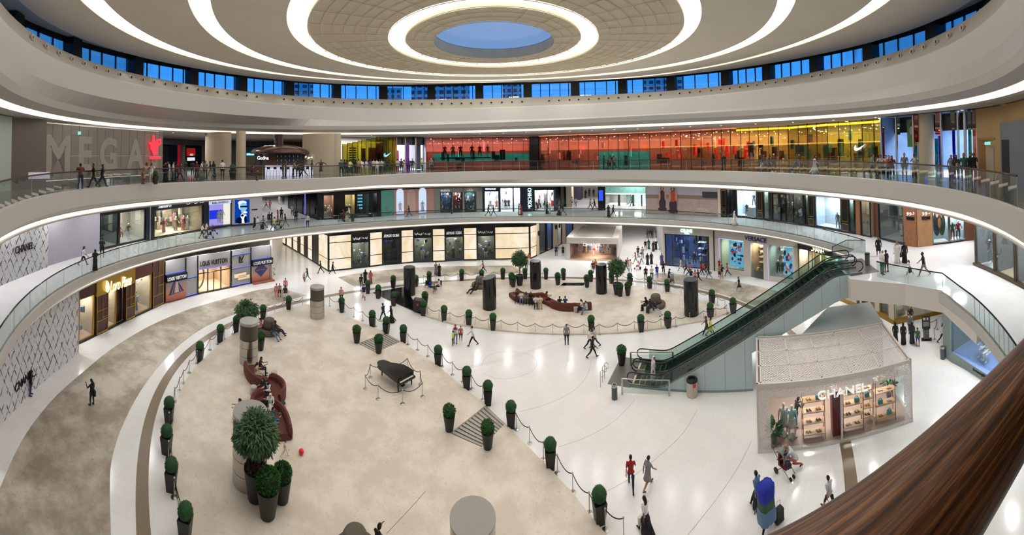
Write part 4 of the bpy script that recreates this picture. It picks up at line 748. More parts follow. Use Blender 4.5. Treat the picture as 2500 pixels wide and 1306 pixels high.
merge(t,'door_mullion',M_dk,L10,[(1905,1907,5.1,0),(1918,1919,5.1,0),(1937,1938,5.1,0)],.02,.1); L10.sign(t,'sign_lettering','BROWN',1812,1831,5.42,5.18,W1,.12); L10.sign(t,'sign_lettering','BROWN BARN',1909,1930,5.42,5.2,W1,.12)
clutter(t,L10,1886,1960,.3,4.0,30,['2a2622','8a7a5a','c8b890','1a1a1c','5a5048'],-.6,-1.5,(1,4),(.2,.9))
L11=Wall(Z2,[(2090,572),(2150,585),(2206,599),(2240,603)],5.6); L11b=Wall(Z2,[(2240,603),(2258,601),(2277,599)],5.6)
M_brick=mat('slatted_brick','8a5a3a',.7,noise=(6,.5)); t=unit('shopfront','brown slatted brick and timber front with tall grey glass and lit script signs','shopfront',L11,2180)
L11.panel(t,'brick_pier',2091,2101,5.5,0,.05,.4,M_brick); L11.panel(t,'timber_panel',2127,2143,5.5,0,-.5,.3,C_('red_timber','6e432c',.5)); L11.bay(t,2102,2126,4.6,0,2,C_('tan_back','9b8a70',.6),M_intg,30,frame=M_steeld); L11.bay(t,2145,2208,5.3,.1,3,C_('slate_room','5c6466',.5),M_intg,50,frame=M_steeld); L11.panel(t,'brick_pier',2208,2240,5.5,0,.1,.4,M_brick); L11b.panel(t,'timber_pier',2240,2277,5.5,0,.1,.4,C_('light_timber','a87e58',.5,noise=(2,.2)))
clutter(t,L11,2148,2206,.3,4.2,26,['3f4a4e','8a8f90','2a3440','b0b8b8','4a5a7a'],-.8,-2.6,(2,7),(.3,1.2)); L11.panel(t,'brown_header',2091,2208,5.6,5.3,.06,.3,C_('dark_timber','3a2a20',.5)); L11.sign(t,'sign_lettering','WOODNWANE',2216,2236,2.8,2.5,M_blackm,.15); L11.sign(t,'sign_lettering','\u0648\u0648\u062F',2217,2236,3.3,2.9,W1,.15); L11b.sign(t,'sign_lettering','WOODNWANE',2251,2272,2.8,2.5,M_blackm,.15); L11b.sign(t,'sign_lettering','\u0648\u0648\u062F',2252,2272,3.3,2.9,W1,.15)
L12=Wall(Z2,[(2277,599),(2320,594),(2358,588),(2384,586)],5.6,k=0.66); t=unit('shopfront','pale blue front with large couple poster, set back on the right of the lower gallery','shopfront',L12,2320)
L12.bay(t,2278,2318,5.2,.2,1.5,C_('pale_blue_wall','a9bcc4',.6),M_int,60,frame=M_steel); L12.bay(t,2319,2357,5.2,.2,1.5,C_('pale_blue_wall','a9bcc4',.6),M_int,60,frame=M_steel); L12.panel(t,'timber_door',2357,2378,5.4,0,.05,.3,C_('red_timber','6e432c',.5)); L12.panel(t,'pale_wall',2378,2386,5.5,0,.05,.3,M_cream)
poster_art(t,L12,2280,2316,5.0,1.2,-.6,[(.35,.45,.26,.5,C_('poster_coat_dark','2a2e33',.8)),(.7,.4,.24,.45,C_('poster_coat_green','3c4a33',.8)),(.38,.78,.1,.12,ps_),(.72,.76,.1,.12,ps_),(.38,.88,.12,.08,C_('poster_hair','4a2c22',.8)),(.78,.8,.08,.2,C_('poster_hair2','3a2a24',.8)),(.52,.45,.1,.2,C_('poster_orange2','c97a58',.7))],'poster_couple')
L13=Wall(Z2,[(2378,646),(2430,668),(2500,703),(2580,750)],5.6); t=unit('shopfront','frameless glass front full of menswear at the right end of the lower gallery','shopfront',L13,2440)
L13.bay(t,2381,2428,5.4,0,4,C_('menswear_back','77797c',.6),M_int,160,frame=C_('bronze_frame','4a3c2c',.4),col=(.92,.96,1)); L13.bay(t,2429,2478,5.4,0,4,C_('menswear_back','77797c',.6),M_sand,120,frame=C_('bronze_frame','4a3c2c',.4)); L13.bay(t,2479,2580,5.4,0,4,C_('menswear_back','77797c',.6),M_sand,120,frame=C_('bronze_frame','4a3c2c',.4)); 
L13.panel(t,'bronze_sill',2378,2580,.2,0,.12,.3,C_('bronze_frame','4a3c2c',.4)); L13.panel(t,'bronze_header',2378,2580,5.6,5.4,.1,.3,C_('bronze_frame','4a3c2c',.4))
for a,b in ((2382,2427),(2430,2477),(2480,2560)): clutter(t,L13,a,b,.3,3.2,20,['2a2e36','5a4a44','8a8e94','3a4a66','c8ccd0'],-1.6,-3.6,(2,7),(.5,1.5))
# side wall between the set-back front and this one
w=Wall(Z2,[(2386,586),(2383,612),(2379,646)],5.6); m=MB(); a_,b_=P(2386,586,Z2),P(2379.5,646,Z2); m.add([(*a_,Z2),(*b_,Z2),(*b_,Z2+5.5),(*a_,Z2+5.5)],[(0,1,2,3)]); m.build('wall_recess_side',glass('side_glass_clear','dfeaea',.8,.2),kind='structure')
# ================= upper gallery fronts =================
Z3=14.4
U1=Wall(Z3,[(-60,480),(4,465),(70,461),(108,459)],4.7); U1.panel(None,'wall_upper_left_pale',-60,20,4.9,0,.3,.3,C_('pale_green_wall','b5c2ba',.4))['kind']='structure'; U1.panel(None,'wall_upper_left_stone',6,112,4.9,0,0,.3,mat('brown_grey_stone','6b635a',.6,noise=(.35,.15)))['kind']='structure'
U1.panel(None,'wall_light_panel',68,120,1.1,.65,.06,.05,C_('lit_map_panel','b9b2c4',.5,emit=.5))['kind']='structure'
U2=Wall(Z3,[(104,456),(200,448),(300,441),(350,438),(380,435.8),(397,433.5)],4.7)
t=unit('shopfront','tall grey wall of glowing-edged panels with huge faint letters and red neon script','shopfront',U2,250)
M_pan=mat('panel_taupe','8b8379',.5,noise=(1,.05)); M_ed=glow('panel_edge_light','fff4ea',.8)
xs=[104,126,149,171,193,214,235,255,275,294,314,333,351,366,378,388,396]
for a,b in zip(xs[:-1],xs[1:]): 
    U2.panel(t,'wall_panel',a+.35,b-.35,4.55,.42,.05,.12,M_pan)
U2.panel(t,'joint_light',104,388,4.62,.36,-.08,.03,M_ed); U2.panel(t,'panel_joint',104,396,2.22,2.17,.07,.04,C_('joint_pale','b8b0a6',.5)); U2.panel(t,'plinth',104,397,.36,0,0,.3,C_('plinth_grey','7d7a75',.4)); U2.panel(t,'head',104,397,4.9,4.62,0,.3,M_ceil2)
M_let=C_('pale_letter','a39b90',.5)
for ch,a,b in (('M',109,170),('E',190,223),('G',242,284),('A',307,351),('S',368,382)): U2.sign(t,'wall_letter',ch,a,b,3.75,.95,M_let,.075,.008)
M_neon=glow('red_neon','ff2b3a',2.6)
def Fp(u,v,o=.3): # strokes of the script sign in its own 0..1 frame
    f=U2.at(358+27*u,o); return (f[0],f[1],Z3+2.35+1.8*v)
m=MB()
for st,r in (([(.02,.55),(.15,.62),(.2,.3),(.35,.15),(.42,.3),(.38,1.0),(.34,.5),(.3,.2),(.42,.0),(.62,.5)],.1),([(.5,.55),(.62,.65),(.6,.35),(.75,.75),(.95,.8),(.98,.6),(.8,.5),(.68,.28),(.7,.0)],.1),([(.1,.5),(.3,.55),(.5,.45),(.66,.55)],.09),([(.62,.5),(.52,.2),(.36,.02)],.08)): m.tube([Fp(*q) for q in st],r,6)
m.build('neon_script',M_neon,t); U2.sign(t,'neon_caption','MEGASTORE',361,386,2.15,1.9,M_neon,.3,.03)
f=U2.at(185,.3); q=thing('exit_sign','small green hanging exit sign before the tall grey panel wall','sign',f[0],f[1],Z3+4.05); m=MB(); m.box(f[0]-.25,f[0]+.25,f[1]-.03,f[1]+.03,Z3+3.85,Z3+4.1); m.build('sign_plate',glow('exit_green','7fe0d0',1.2),q); m=MB(); m.box(f[0]-.01,f[0]+.01,f[1]-.01,f[1]+.01,Z3+4.1,Z3+4.75); m.build('hanger',M_steeld,q)
# far hall between the grey wall and the yellow glass
U3=Wall(Z3,[(396,409),(500,404),(700,402),(840,402)],4.7)
t=unit('shopfront','far row of dark and red lit shopfronts across the upper hall','shopfront',U3,470)
for a,b,mt,zt in ((396,412,M_intd,3.6),(413,433,C_('navy_dark','14223c',.4),4.4),(433,440,C_('red_strip','c02038',.5,emit=.3),4.4),(441,452,M_intg,3.8),(452,478,M_dk,3.6),(478,492,M_navy,3.6),(492,600,M_intg,3.8),(600,640,C_('blue_glass_wall','5a87a8',.4),3.7),(640,720,C_('pale_shop','c9c0ae',.5),3.7),(720,840,M_intg,3.8)): U3.panel(t,'front_panel',a,b,zt,0,0,.4,mt)
U3.panel(t,'grey_bulkhead',396,840,4.8,3.8,.2,.5,C_('bulkhead_grey','77797f',.6)); U3.panel(t,'red_display',455,476,3.3,1.9,.06,.1,C_('red_display','b8251c',.5,emit=.5)); U3.panel(t,'lit_caption',457,475,1.6,1.0,.06,.1,glow('white_display','eef2ff',.9)); U3.sign(t,'sign_lettering','AD',462,470,2.3,1.9,W1,.15)
m=MB()
for k in range(9): U3.panel(None,'',445,451,3.4-k*.38,3.2-k*.38,.08,.1,None,m); U3.panel(None,'',622,635,3.4-k*.38,3.2-k*.38,.08,.1,None,m)
m.build('striped_column',M_white,t); U3.panel(t,'blue_sign',602,620,2.4,2.0,.1,.1,glow('cyan_sign','8fd6ff',1.6)); U3.panel(t,'amber_shelf',718,732,3.7,.5,.1,.1,C_('amber_shelf','d9a45a',.5,emit=.4)); U3.panel(t,'beige_scallop',600,622,1.8,.2,.1,.2,C_('pale_beige','d8ccb4',.6))
M_tan=C_('tan_column','b5a78f',.6,noise=(1,.04))
def column(px,py,w_px,nm,z0,h,lab=None,mt=None,sq=None):
    x,y=P(px,py,z0); d=math.hypot(x,y); r=w_px/900*d/2
    m=MB()
    if sq: m.lathe([(r*1.0,z0),(r*1.0,z0+h)],24,(x,y,0),sq)
    else: m.lathe([(r,z0),(r,z0+h)],24,(x,y,0))
    o=m.build(nm,mt or M_tan,kind='structure',smooth=False); return o
column(588,433,24,'column',Z3,4.8); column(821,426,24,'column',Z3,4.8); column(532,428,78,'wall_drum_core',Z3,4.8,sq=.6); column(781,425,96,'wall_drum_core',Z3,4.8,sq=.5); column(2262,428,42,'column',Z3,4.9)
# cafe kiosk under a bronze canopy
kx,ky=P(682,424,Z3); kd=math.hypot(kx,ky); ppm=kd/900
t=thing('cafe_kiosk','round cafe bar under a broad brown mushroom canopy','kiosk',kx,ky,Z3)
m=MB(); R=79*ppm; m.lathe([(R*.02,3.55),(R*.5,3.4),(R*.85,3.0),(R,2.6),(R*.97,2.42),(R*.8,2.45),(R*.45,2.5),(R*.1,2.5)],40,(kx,ky,Z3),.8); m.build('canopy',C_('canopy_bronze','4f3128',.25),t,smooth=True)
m=MB(); m.lathe([(.55,3.4),(.55,4.8)],12,(kx-.1,ky,Z3)); m.build('mast',C_('mast_bronze','3a221c',.4),t)
m=MB(); m.lathe([(2.1,0),(2.1,2.5)],20,(kx+.3,ky+.8,Z3)); m.build('core_wall',C_('kiosk_brown','5d3c2c',.5),t)
u=np.array([kx,ky])/kd; tx,ty=u[1],-u[0]
def KT(a,b,z): return (kx+tx*a-u[0]*b,ky+ty*a-u[1]*b,Z3+z)
m=MB(); m.box(-1.6,3.8,2.6,3.4,0,1.1,KT); m.build('bar_counter',glow('lit_counter','f1eaff',.95),t); m=MB(); m.box(-1.7,3.9,2.5,3.5,1.1,1.18,KT); m.box(-5,-1.7,2.4,3.2,0,1.12,KT); m.build('counter_top',C_('kiosk_brown','5d3c2c',.5),t)
m=MB(); m.box(-.5,2.6,1.5,1.7,.2,2.5,KT); m.build('bottle_rack',M_intd,t); 
for i in range(6):
    for j in range(4): m=MB(); m.lathe([(.03,0),(.035,.12),(.015,.17),(.012,.24)],6,KT(-.25+i*.48,1.75,.55+j*.5)); m.build('bottle',C_('bottle_glint','b8b4ac',.3,emit=.2),label='pale bottle in the dark cafe rack, %s of the row, %s row up'%(nth(i),nth(j)),cat='bottle',group='bottles in the cafe rack')
f=KT(-1.9,2.2,1.75); text_obj(t,'sign_lettering','Godiva',f[0],f[1],f[2],.4,1.3,math.atan2(ty,tx),glow('warm_sign','fff0e0',3),.03); f=KT(3.4,2.2,1.8); text_obj(t,'sign_lettering','\u063A\u0648\u062F',f[0],f[1],f[2],.4,.9,math.atan2(ty,tx),glow('warm_sign','fff0e0',3),.03)
for i in range(7):
    a_,b_=-1.2+i*.72,4.0; f=KT(a_,b_,0)
    q=thing('bar_stool','dark high stool at the glowing bar counter','stool',f[0],f[1],f[2],math.atan2(ty,tx),'high stools along the cafe bar')
    m=LM(); m.box(-.17,.17,-.17,.17,.72,.78); m.box(-.17,.17,-.19,-.15,.78,1.0); m.build('seat',M_blackm,q)
    for sx in (-1,1):
        for sy in (-1,1): m=LM(); m.tube([(sx*.14,sy*.14,.74),(sx*.2,sy*.2,0)],.014,4); m.build('leg',M_steeld,q)
# coloured glass store
U4=Wall(Z3,[(833,424),(870,421),(965,416)],4.7); U5=Wall(Z3,[(1040,414),(1130,413),(1293,410.5),(1316,410.5),(1489,411),(1650,411),(1800,413.5),(1926,414.5),(2022,419),(2103,421),(2153,424)],4.7)
t=unit('glass_storefront','long coloured glass storefront running from red through orange to yellow','shopfront',U5,1500)
def film(k,c): return glass('film_%s'%k,c,.86,.2)
def mixc(stops,px):
    for (a,ca),(b,cb) in zip(stops[:-1],stops[1:]):
        if a<=px<=b: k=(px-a)/(b-a); A=[int(ca[i:i+2],16) for i in (0,2,4)]; B=[int(cb[i:i+2],16) for i in (0,2,4)]; return ''.join('%02x'%int(A[i]+(B[i]-A[i])*k) for i in range(3))
    return stops[-1][1]
st=[(1040,'f4b2a8'),(1290,'f2ac9e'),(1316,'f2ae9c'),(1560,'f1b096'),(1740,'f4bf98'),(1830,'f8d696'),(1960,'f5da88'),(2060,'ecdc80'),(2160,'eae08c')]
edges=[1040,1057,1081,1105,1129,1154,1178,1203,1227,1252,1278,1293]+[1316,1340,1365,1389,1413,1437,1462,1486,1510,1535,1561,1587,1613,1639,1663,1688,1713,1740,1763,1785,1810,1831,1853,1878,1902,1926,1951,1973,1996,2022,2050,2078,2107,2136,2152]
mm=MB(); trim=[]
for a,b in zip(edges[:-1],edges[1:]):
    if a==1293: continue
    c=mixc(st,(a+b)/2); key=c
    pm=(a+b)/2; teal=(1040<a<1290) or (1455<a<1562); H=4.75
    U5.panel(t,'glass_pane',a,b,H,2.25 if teal else 0,0,.03,film(key,c))
    if teal: U5.panel(t,'glass_pane_teal',a,b,2.25,1.15 if a<1300 else 0,0,.03,film('teal','96e6de'))
    if teal and a<1300: U5.panel(t,'glass_pane',a,b,1.15,0,0,.03,film(key,c))
    U5.panel(None,'',a,a+.7,H,0,.06,.1,None,mm)
mm.build('pane_joint',C_('joint_dark_red','3a1410',.4),t)
U5.panel(t,'black_pier',1293,1316,4.8,0,.25,1,M_dk); U5.panel(t,'red_head_light',1040,1293,4.8,4.72,.04,.06,glow('head_light_red','ff8a6a',1.5)); U5.panel(t,'orange_head_light',1316,1800,4.72,4.62,.04,.06,glow('head_light_orange','ff9060',1.5)); U5.panel(t,'yellow_head_light',1800,2152,4.5,4.3,.04,.06,glow('head_light_yellow','ffd034',1.5)); U5.panel(t,'mid_light_line',1613,2152,2.75,2.7,.04,.05,glow('mid_light','ffb870',1.2))
# interior behind the coloured glass
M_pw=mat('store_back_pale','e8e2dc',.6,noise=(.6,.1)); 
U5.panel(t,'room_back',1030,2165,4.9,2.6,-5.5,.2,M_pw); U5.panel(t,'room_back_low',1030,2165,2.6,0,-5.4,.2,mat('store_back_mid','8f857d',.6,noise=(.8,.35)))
for px in range(1055,2160,52):
    f=U5.at(px,-3); lamp(f[0],f[1],Z3+4.6,1.3,190,(1,.97,.93),t,'store_lamp')
rr=random.Random(3); dm=[C_('store_dark','1a1718',.6),C_('store_blue','3b6fd0',.5,emit=.5),C_('store_white','f2f2f2',.5,emit=.3),C_('store_brown','4a2318',.6),C_('store_red','e03a3a',.5,emit=.4)]
for k in range(5):
    bx=[]
    for i in range(22):
        a=rr.uniform(1045,2140); 
        if k==1 and a<1800: a=rr.uniform(1800,2140)
        if k==4: a=rr.uniform(1600,1800)
        z=rr.uniform(.0,1.4) if k in (0,3) else rr.uniform(.6,3.0); bx.append((a,a+rr.uniform(3,14)*(1 if k in (0,3) else .5),z+rr.uniform(.4,1.7),z,-rr.uniform(1.2,4.5),.4))
    merge(t,'store_fixture',dm[k],U5,bx)
for px in range(1050,2150,12):
    f=U5.at(px+rr.uniform(-3,3),-rr.uniform(.6,2)); bl=MB(); bl.ball((f[0],f[1],Z3+4.0+rr.uniform(-.3,.3)),.06,6); bl.build('track_spot',glow('track_spot','ffffff',8),t)
swm=glow('white_swoosh','f4faff',1.6)
def swoosh(par,w,px0,px1,py0,py1,mt,off=.12):
    p0=w.at(px0,off); p1=w.at(px1,off); zt,zb=w.z(px0,py0),w.z(px0,py1); H=zt-zb
    up=[(0,.45),(.04,.62),(.14,.9)]; lowc=[(0,.42),(.02,.15),(.12,0),(.28,.02),(.5,.22),(1,1)]; inner=[(.5,.5),(.32,.42),(.2,.42),(.14,.55),(.14,.9)]
    pl=lowc+inner+[(.06,.7)]
    m=MB()
    V=[(p0[0]+(p1[0]-p0[0])*u_,p0[1]+(p1[1]-p0[1])*u_,zb+H*v_) for u_,v_ in pl]; n=len(V); nx,ny=p0[3]*.05,p0[4]*.05
    m.add(V+[(x-nx,y-ny,z) for x,y,z in V],[tuple(range(n)),tuple(range(n,2*n))[::-1]]+[(i,(i+1)%n,n+(i+1)%n,n+i) for i in range(n)]); return m.build('swoosh_sign',mt,par)
swoosh(t,U5,2088,2117,352,368,swm)
t=unit('glass_storefront','yellow-green glass storefront wing left of the open white store mouth','shopfront',U4,900)
st2=[(833,'e8e090'),(870,'e0e070'),(930,'dce070'),(965,'e6d070')]
ee=[836,848,861,874,883,894,906,918,929,935,943,949,958,968]
mm=MB()
for a,b in zip(ee[:-1],ee[1:]):
    c=mixc(st2,(a+b)/2); zt=3.6+1.2*(min(a,930)-836)/94
    U4.panel(t,'glass_pane',a,b,zt,0,0,.03,film(c,c)); U4.panel(None,'',a,a+.5,zt,0,.05,.08,None,mm)
mm.build('pane_joint',M_steeld,t); U4.panel(t,'room_back',825,975,4.9,0,-4,.2,M_pw)
for px in (850,885,920,955): f=U4.at(px,-2); lamp(f[0],f[1],Z3+4.5,1,130,(1,.97,.93),t,'store_lamp')
merge(t,'store_screen',C_('screen_navy','10186a',.4,emit=.25),U4,[(890,900,3.1,.8),(908,931,3.2,.5)],-.6,.1); merge(t,'striped_column',M_dk,U4,[(862,873,3.2-k*.3,3.05-k*.3) for k in range(9)],-.3,.3); merge(t,'ceiling_streaks',glow('streak_yellow','f4ff8a',1.6),U4,[(836,846,3.5,3.4),(880,892,3.6,3.5),(905,932,3.9,3.8),(864,873,3.6,3.5)],-.2,.05)
swoosh(t,U4,937,954,372,383,glow('cyan_swoosh','7fd0ff',1.6))
U6=Wall(Z3,[(966,416),(1000,415),(1040,414)],4.7); t=unit('glass_storefront','open white store mouth with purple and pink posts between yellow and red glass','shopfront',U6,1000)
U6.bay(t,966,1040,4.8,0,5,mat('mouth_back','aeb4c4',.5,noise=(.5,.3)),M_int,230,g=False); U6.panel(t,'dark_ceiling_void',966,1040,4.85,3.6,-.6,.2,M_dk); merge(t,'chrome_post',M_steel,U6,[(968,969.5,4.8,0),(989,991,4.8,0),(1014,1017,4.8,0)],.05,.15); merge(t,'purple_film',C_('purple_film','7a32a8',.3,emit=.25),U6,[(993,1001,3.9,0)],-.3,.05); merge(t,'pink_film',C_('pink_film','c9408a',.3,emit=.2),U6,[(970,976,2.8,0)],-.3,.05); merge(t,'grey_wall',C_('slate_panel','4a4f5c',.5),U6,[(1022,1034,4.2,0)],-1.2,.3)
U7=Wall(Z3,[(2153,424),(2245,430),(2300,433),(2386,437)],4.9)
t=unit('glass_storefront','clear store corner with coloured film strips, chrome posts and bright blue room','shopfront',U7,2200)
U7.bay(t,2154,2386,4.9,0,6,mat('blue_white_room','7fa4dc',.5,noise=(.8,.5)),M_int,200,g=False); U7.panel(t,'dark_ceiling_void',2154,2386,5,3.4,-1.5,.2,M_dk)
f=U7.at(2330,-3); lamp(f[0],f[1],Z3+4.6,2,140,(.8,.9,1),t,'store_lamp')
merge(t,'chrome_post',M_steel,U7,[(2152,2154,5,0),(2189,2192,5,0),(2231,2234,5,0),(2299,2302,5,0),(2340,2343,5,0),(2356,2361,5,0)],.05,.15)
for c,q in (('d0404a',[(2156,2161,4,0)]),('3f9f8a',[(2193,2200,4.6,3.2),(2366,2374,4.9,0)]),('e8684a',[(2235,2244,4.8,2.6),(2286,2299,4.8,3.1)]),('5a2aa0',[(2327,2334,3.9,0),(2318,2326,1.4,0)]),('8fbf5a',[(2324,2334,4.9,3.9)]),('38b8b8',[(2284,2292,2.8,0),(2236,2240,2.3,0)]),('9a5ab0',[(2293,2298,3,0)]),('d9842a',[(2377,2385,4.9,0)])): merge(t,'film_strip',film('s'+c,c),U7,q,0,.03)
U7.panel(t,'sport_poster',2200,2230,4.4,2.2,-.8,.06,C_('poster_green_field','3f6b38',.6)); poster_art(t,U7,2200,2230,4.4,2.2,-.79,[(.5,.75,.3,.2,C_('poster_navy','131a33',.6)),(.35,.6,.14,.16,C_('poster_grey','9a948c',.6)),(.5,.3,.07,.3,C_('poster_skin','c9957c',.7))],'poster_athlete')
# tan wall and door, far right
U8=Wall(Z3,[(2386,437),(2420,441),(2470,450),(2560,475)],4.9)
U8.panel(None,'wall_upper_right_tan',2386,2560,5,0,0,.3,C_('tan_wall','a98a5c',.6))['kind']='structure'
U8.panel(None,'door_1',2409,2429,2.1,0,.04,.08,C_('beige_door','a59880',.6))['kind']='structure'; U8.panel(None,'trim_door',2390,2432,2.75,2.6,.05,.1,C_('tan_dark','8a6c44',.6))['kind']='structure'; U8.panel(None,'wall_alcove_side',2391,2408,2.6,0,.03,.06,C_('alcove_brown','8c5f30',.6))['kind']='structure'
U8.panel(None,'wall_upper_right_grey',2453,2560,3.6,0,.25,.3,C_('slate_wall','6e737a',.5))['kind']='structure'; U8.panel(None,'door_2',2458,2478,2.6,0,.3,.06,C_('dark_opening','17171a',.6))['kind']='structure'
f=U8.at(2427,.4); q=thing('exit_sign','green exit sign over the beige door in the tan wall','sign',f[0],f[1],Z3+2.3); m=MB(); m.box(f[0]-.15,f[0]+.15,f[1]-.15,f[1]+.15,Z3+2.3,Z3+2.5); m.build('sign_plate',glow('exit_green','7fe0d0',1.2),q); m=MB(); m.box(f[0]-.01,f[0]+.01,f[1]-.01,f[1]+.3,Z3+2.5,Z3+2.53); m.build('bracket',M_steeld,q)
# rooms behind everything: closing walls
m=MB(); m.strip(z3(big(100),-.5),z3(big(100),22),True); m.build('wall_outer_shell',C_('shell_grey','8f8c88',.8),kind='structure')
# ================= balustrades =================
def rail_ring(name,f,z,h,a0,a1,n,lab,raily):
    c=f((a0+a1)/2); t=thing(name,lab,'railing',c[0],c[1],z)
    L=[f(a0+(a1-a0)*i/n,-.02) for i in range(n+1)]
    m=MB(); m.strip([(*p,z-.25) for p in L],[(*p,z+h-.04) for p in L]); m.build('glass_panels',M_glass,t)
    m=MB(); m.tube([(*p,z+h) for p in L],.045,8); m.build('handrail',raily,t,smooth=True)
    for p in L[::3]: m=MB(); m.box(p[0]-.012,p[0]+.012,p[1]-.012,p[1]+.012,z-.2,z+h-.03); m.build('panel_joint',C_('glass_joint','8fa09c',.4),t)
CX,CY=CX0,CY0
def ang(px,py,z): x,y=P(px,py,z); return math.atan2(y-CY0,x-CX0)
rail_ring('balustrade',RG3,14.4,1.2,-.98,PI+1.02,150,'glass balustrade with brown handrail round the upper gallery',M_rail)
a_l=ang(2111,619,7.2); a_r=ang(2378,770,7.2)
rail_ring('balustrade',RG2,7.2,1.15,a_l,PI+1.0,150,'glass balustrade with dark handrail round the lower gallery, left of the escalators',M_black)
# landing at the head of the escalators
LP=[P(2076,682,7.2),P(2209,694,7.2),P(2302,710,7.2),P(2383,777,7.2)]
e_=np.array([.842,-.54]); n_=np.array([.54,.842]); far=(LP[0][0]+n_[0]*4.2,LP[0][1]+n_[1]*4.2)
arc=[RG2(a_r+(a_l+.06-a_r)*i/10,.4) for i in range(11)]
m=MB(); m.prism([LP[0],LP[1],LP[2],(LP[3][0],LP[3][1])]+arc+[far],5.75,7.215); m.build('landing_floor',[M_white],kind='structure')
m=MB(); m.prism([LP[0],LP[1],LP[2],LP[3]]+arc+[far],7.215,7.225); m.build('landing_top_floor',M_floor2,kind='structure')
t=thing('balustrade','glass balustrade with dark handrail turning round the escalator landing','railing',LP[1][0],LP[1][1],7.2)
q=[P(2141,677,7.2),LP[2]]+[RG2(a_r-(a_r+1.0)*i/24,-.02) for i in range(25)]
m=MB(); m.strip([(*p,6.95) for p in q],[(*p,8.3) for p in q]); m.build('glass_panels',M_glass,t); m=MB(); m.tube([(*p,8.35) for p in q],.045,8); m.build('handrail',M_black,t,smooth=True)
m=MB(); [m.box(p[0]-.012,p[0]+.012,p[1]-.012,p[1]+.012,7,8.3) for p in [((q[0][0]+q[1][0])/2,(q[0][1]+q[1][1])/2)]+q[1::2]]; m.build('panel_joint',C_('glass_joint','8fa09c',.4),t)
b0=RG2(a_l,-.02); t=thing('balustrade','short curved glass return with looping handrail beside the escalator head','railing',b0[0],b0[1],7.2)
b1=(far[0]+.3,far[1]+.3); mid=((b0[0]+b1[0])/2+.8,(b0[1]+b1[1])/2+.9); q=[b0,(b0[0]*.6+mid[0]*.4,b0[1]*.6+mid[1]*.4),mid,(mid[0]*.4+b1[0]*.6,mid[1]*.4+b1[1]*.6),b1]
m=MB(); m.strip([(*p,7.2) for p in q],[(*p,8.3) for p in q]); m.build('glass_panels',M_glass,t); m=MB(); m.tube([(*p,8.35) for p in q]+[(b1[0]-.05,b1[1],7.9),(b1[0],b1[1],7.25)],.04,8); m.build('handrail',M_black,t,smooth=True)
# ================= floor inlays =================
def smooth(L,n=3):
    for _ in range(n):
        Q=[L[0]]
        for a,b in zip(L[:-1],L[1:]): Q+=[(a[0]*.75+b[0]*.25,a[1]*.75+b[1]*.25),(a[0]*.25+b[0]*.75,a[1]*.25+b[1]*.75)]
        L=Q+[L[-1]]
    return L
def stone_mat(name,c1,c2,c3,sc=.35):
    m=bpy.data.materials.new(name); MATS[name]=m; m.use_nodes=True; N=m.node_tree.nodes; L=m.node_tree.links; b=N['Principled BSDF']; b.inputs['Roughness'].default_value=.45
    tc=N.new('ShaderNodeTexCoord'); a=N.new('ShaderNodeTexNoise'); a.inputs['Scale'].default_value=sc; a.inputs['Detail'].default_value=8; a.inputs['Roughness'].default_value=.65; L.new(tc.outputs['Object'],a.inputs[0])
    r=N.new('ShaderNodeValToRGB'); e=r.color_ramp; e.elements[0].color=(*lin(c1),1); e.elements[0].position=.42; e.elements[1].color=(*lin(c3),1); e.elements[1].position=.6; x=e.elements.new(.51); x.color=(*lin(c2),1); L.new(a.outputs['Fac'],r.inputs[0])
    v=N.new('ShaderNodeTexNoise'); v.inputs['Scale'].default_value=sc*12; v.inputs['Detail'].default_value=3; L.new(tc.outputs['Object'],v.inputs[0]); g=N.new('ShaderNodeMapRange'); g.inputs[1].default_value=.6; g.inputs[2].default_value=.7; g.inputs[4].default_value=.35; L.new(v.outputs['Fac'],g.inputs[0])
    mx=N.new('ShaderNodeMix'); mx.data_type='RGBA'; L.new(g.outputs[0],mx.inputs['Factor']); L.new(r.outputs[0],mx.inputs['A']); mx.inputs['B'].default_value=(*[q*.62 for q in lin(c1)],1); L.new(mx.outputs['Result'],b.inputs['Base Color']); return m
M_mot=stone_mat('mottled_stone','908577','a89e8f','c0b6a8')
M_plat=stone_mat('sand_carpet','cdc1b1','d6cbbc','dfd5c7',.5)
def patch(name,L,z,mt,kind='structure'):
    m=MB(); m.prism(L,0.0005,z); return m.build(name,mt,kind=kind)
patch('inlay_floor',smooth(pts([(0,1191),(38,1102),(77,1036),(135,966),(193,916),(271,850),(348,804),(400,779),(461,754),(534,733),(614,710),(676,701)],0),2)+[P(748,721,0)]+smooth(pts([(695,736),(633,752),(577,765),(520,787),(465,819),(407,870),(348,943),(298,1036),(271,1121),(267,1187),(271,1306)],0),2)+[(-14.2,6.2),(-15.5,2.4),(-19.3,1.8)],.006,M_mot)
patch('inlay_floor',smooth(pts([(825,677),(871,666),(979,655),(1070,650.5),(1150,648.5),(1250,648)],0),2)+[P(1284,667,0)]+smooth(pts([(1230,668),(1150,669),(1040,676),(948,689),(865,699.5)],0),2),.006,M_mot)
patch('inlay_floor',[P(1568,684,0)]+smooth(pts([(1602,666),(1650,668),(1770,683),(1851,698),(1899,711.5),(1935,722)],0),2)+smooth(pts([(1960,765),(1845,749),(1780,722),(1700,703),(1650,692)],0),2),.006,M_mot)
RST=ring([(368,1306),(352,1232),(346,1139),(350,1067),(368,997),(397,932),(447,879),(480,845),(534,805),(571,789),(630,765),(695,746),(748,733),(791,724),(882,708),(1015,695),(1253,677.5),(1500,684),(1700,707),(1835,754),(2070,1063),(2071,1127),(2068,1178)],0,order=4,back=[(-7,6.3),(0,5.2),(7,6.8)])
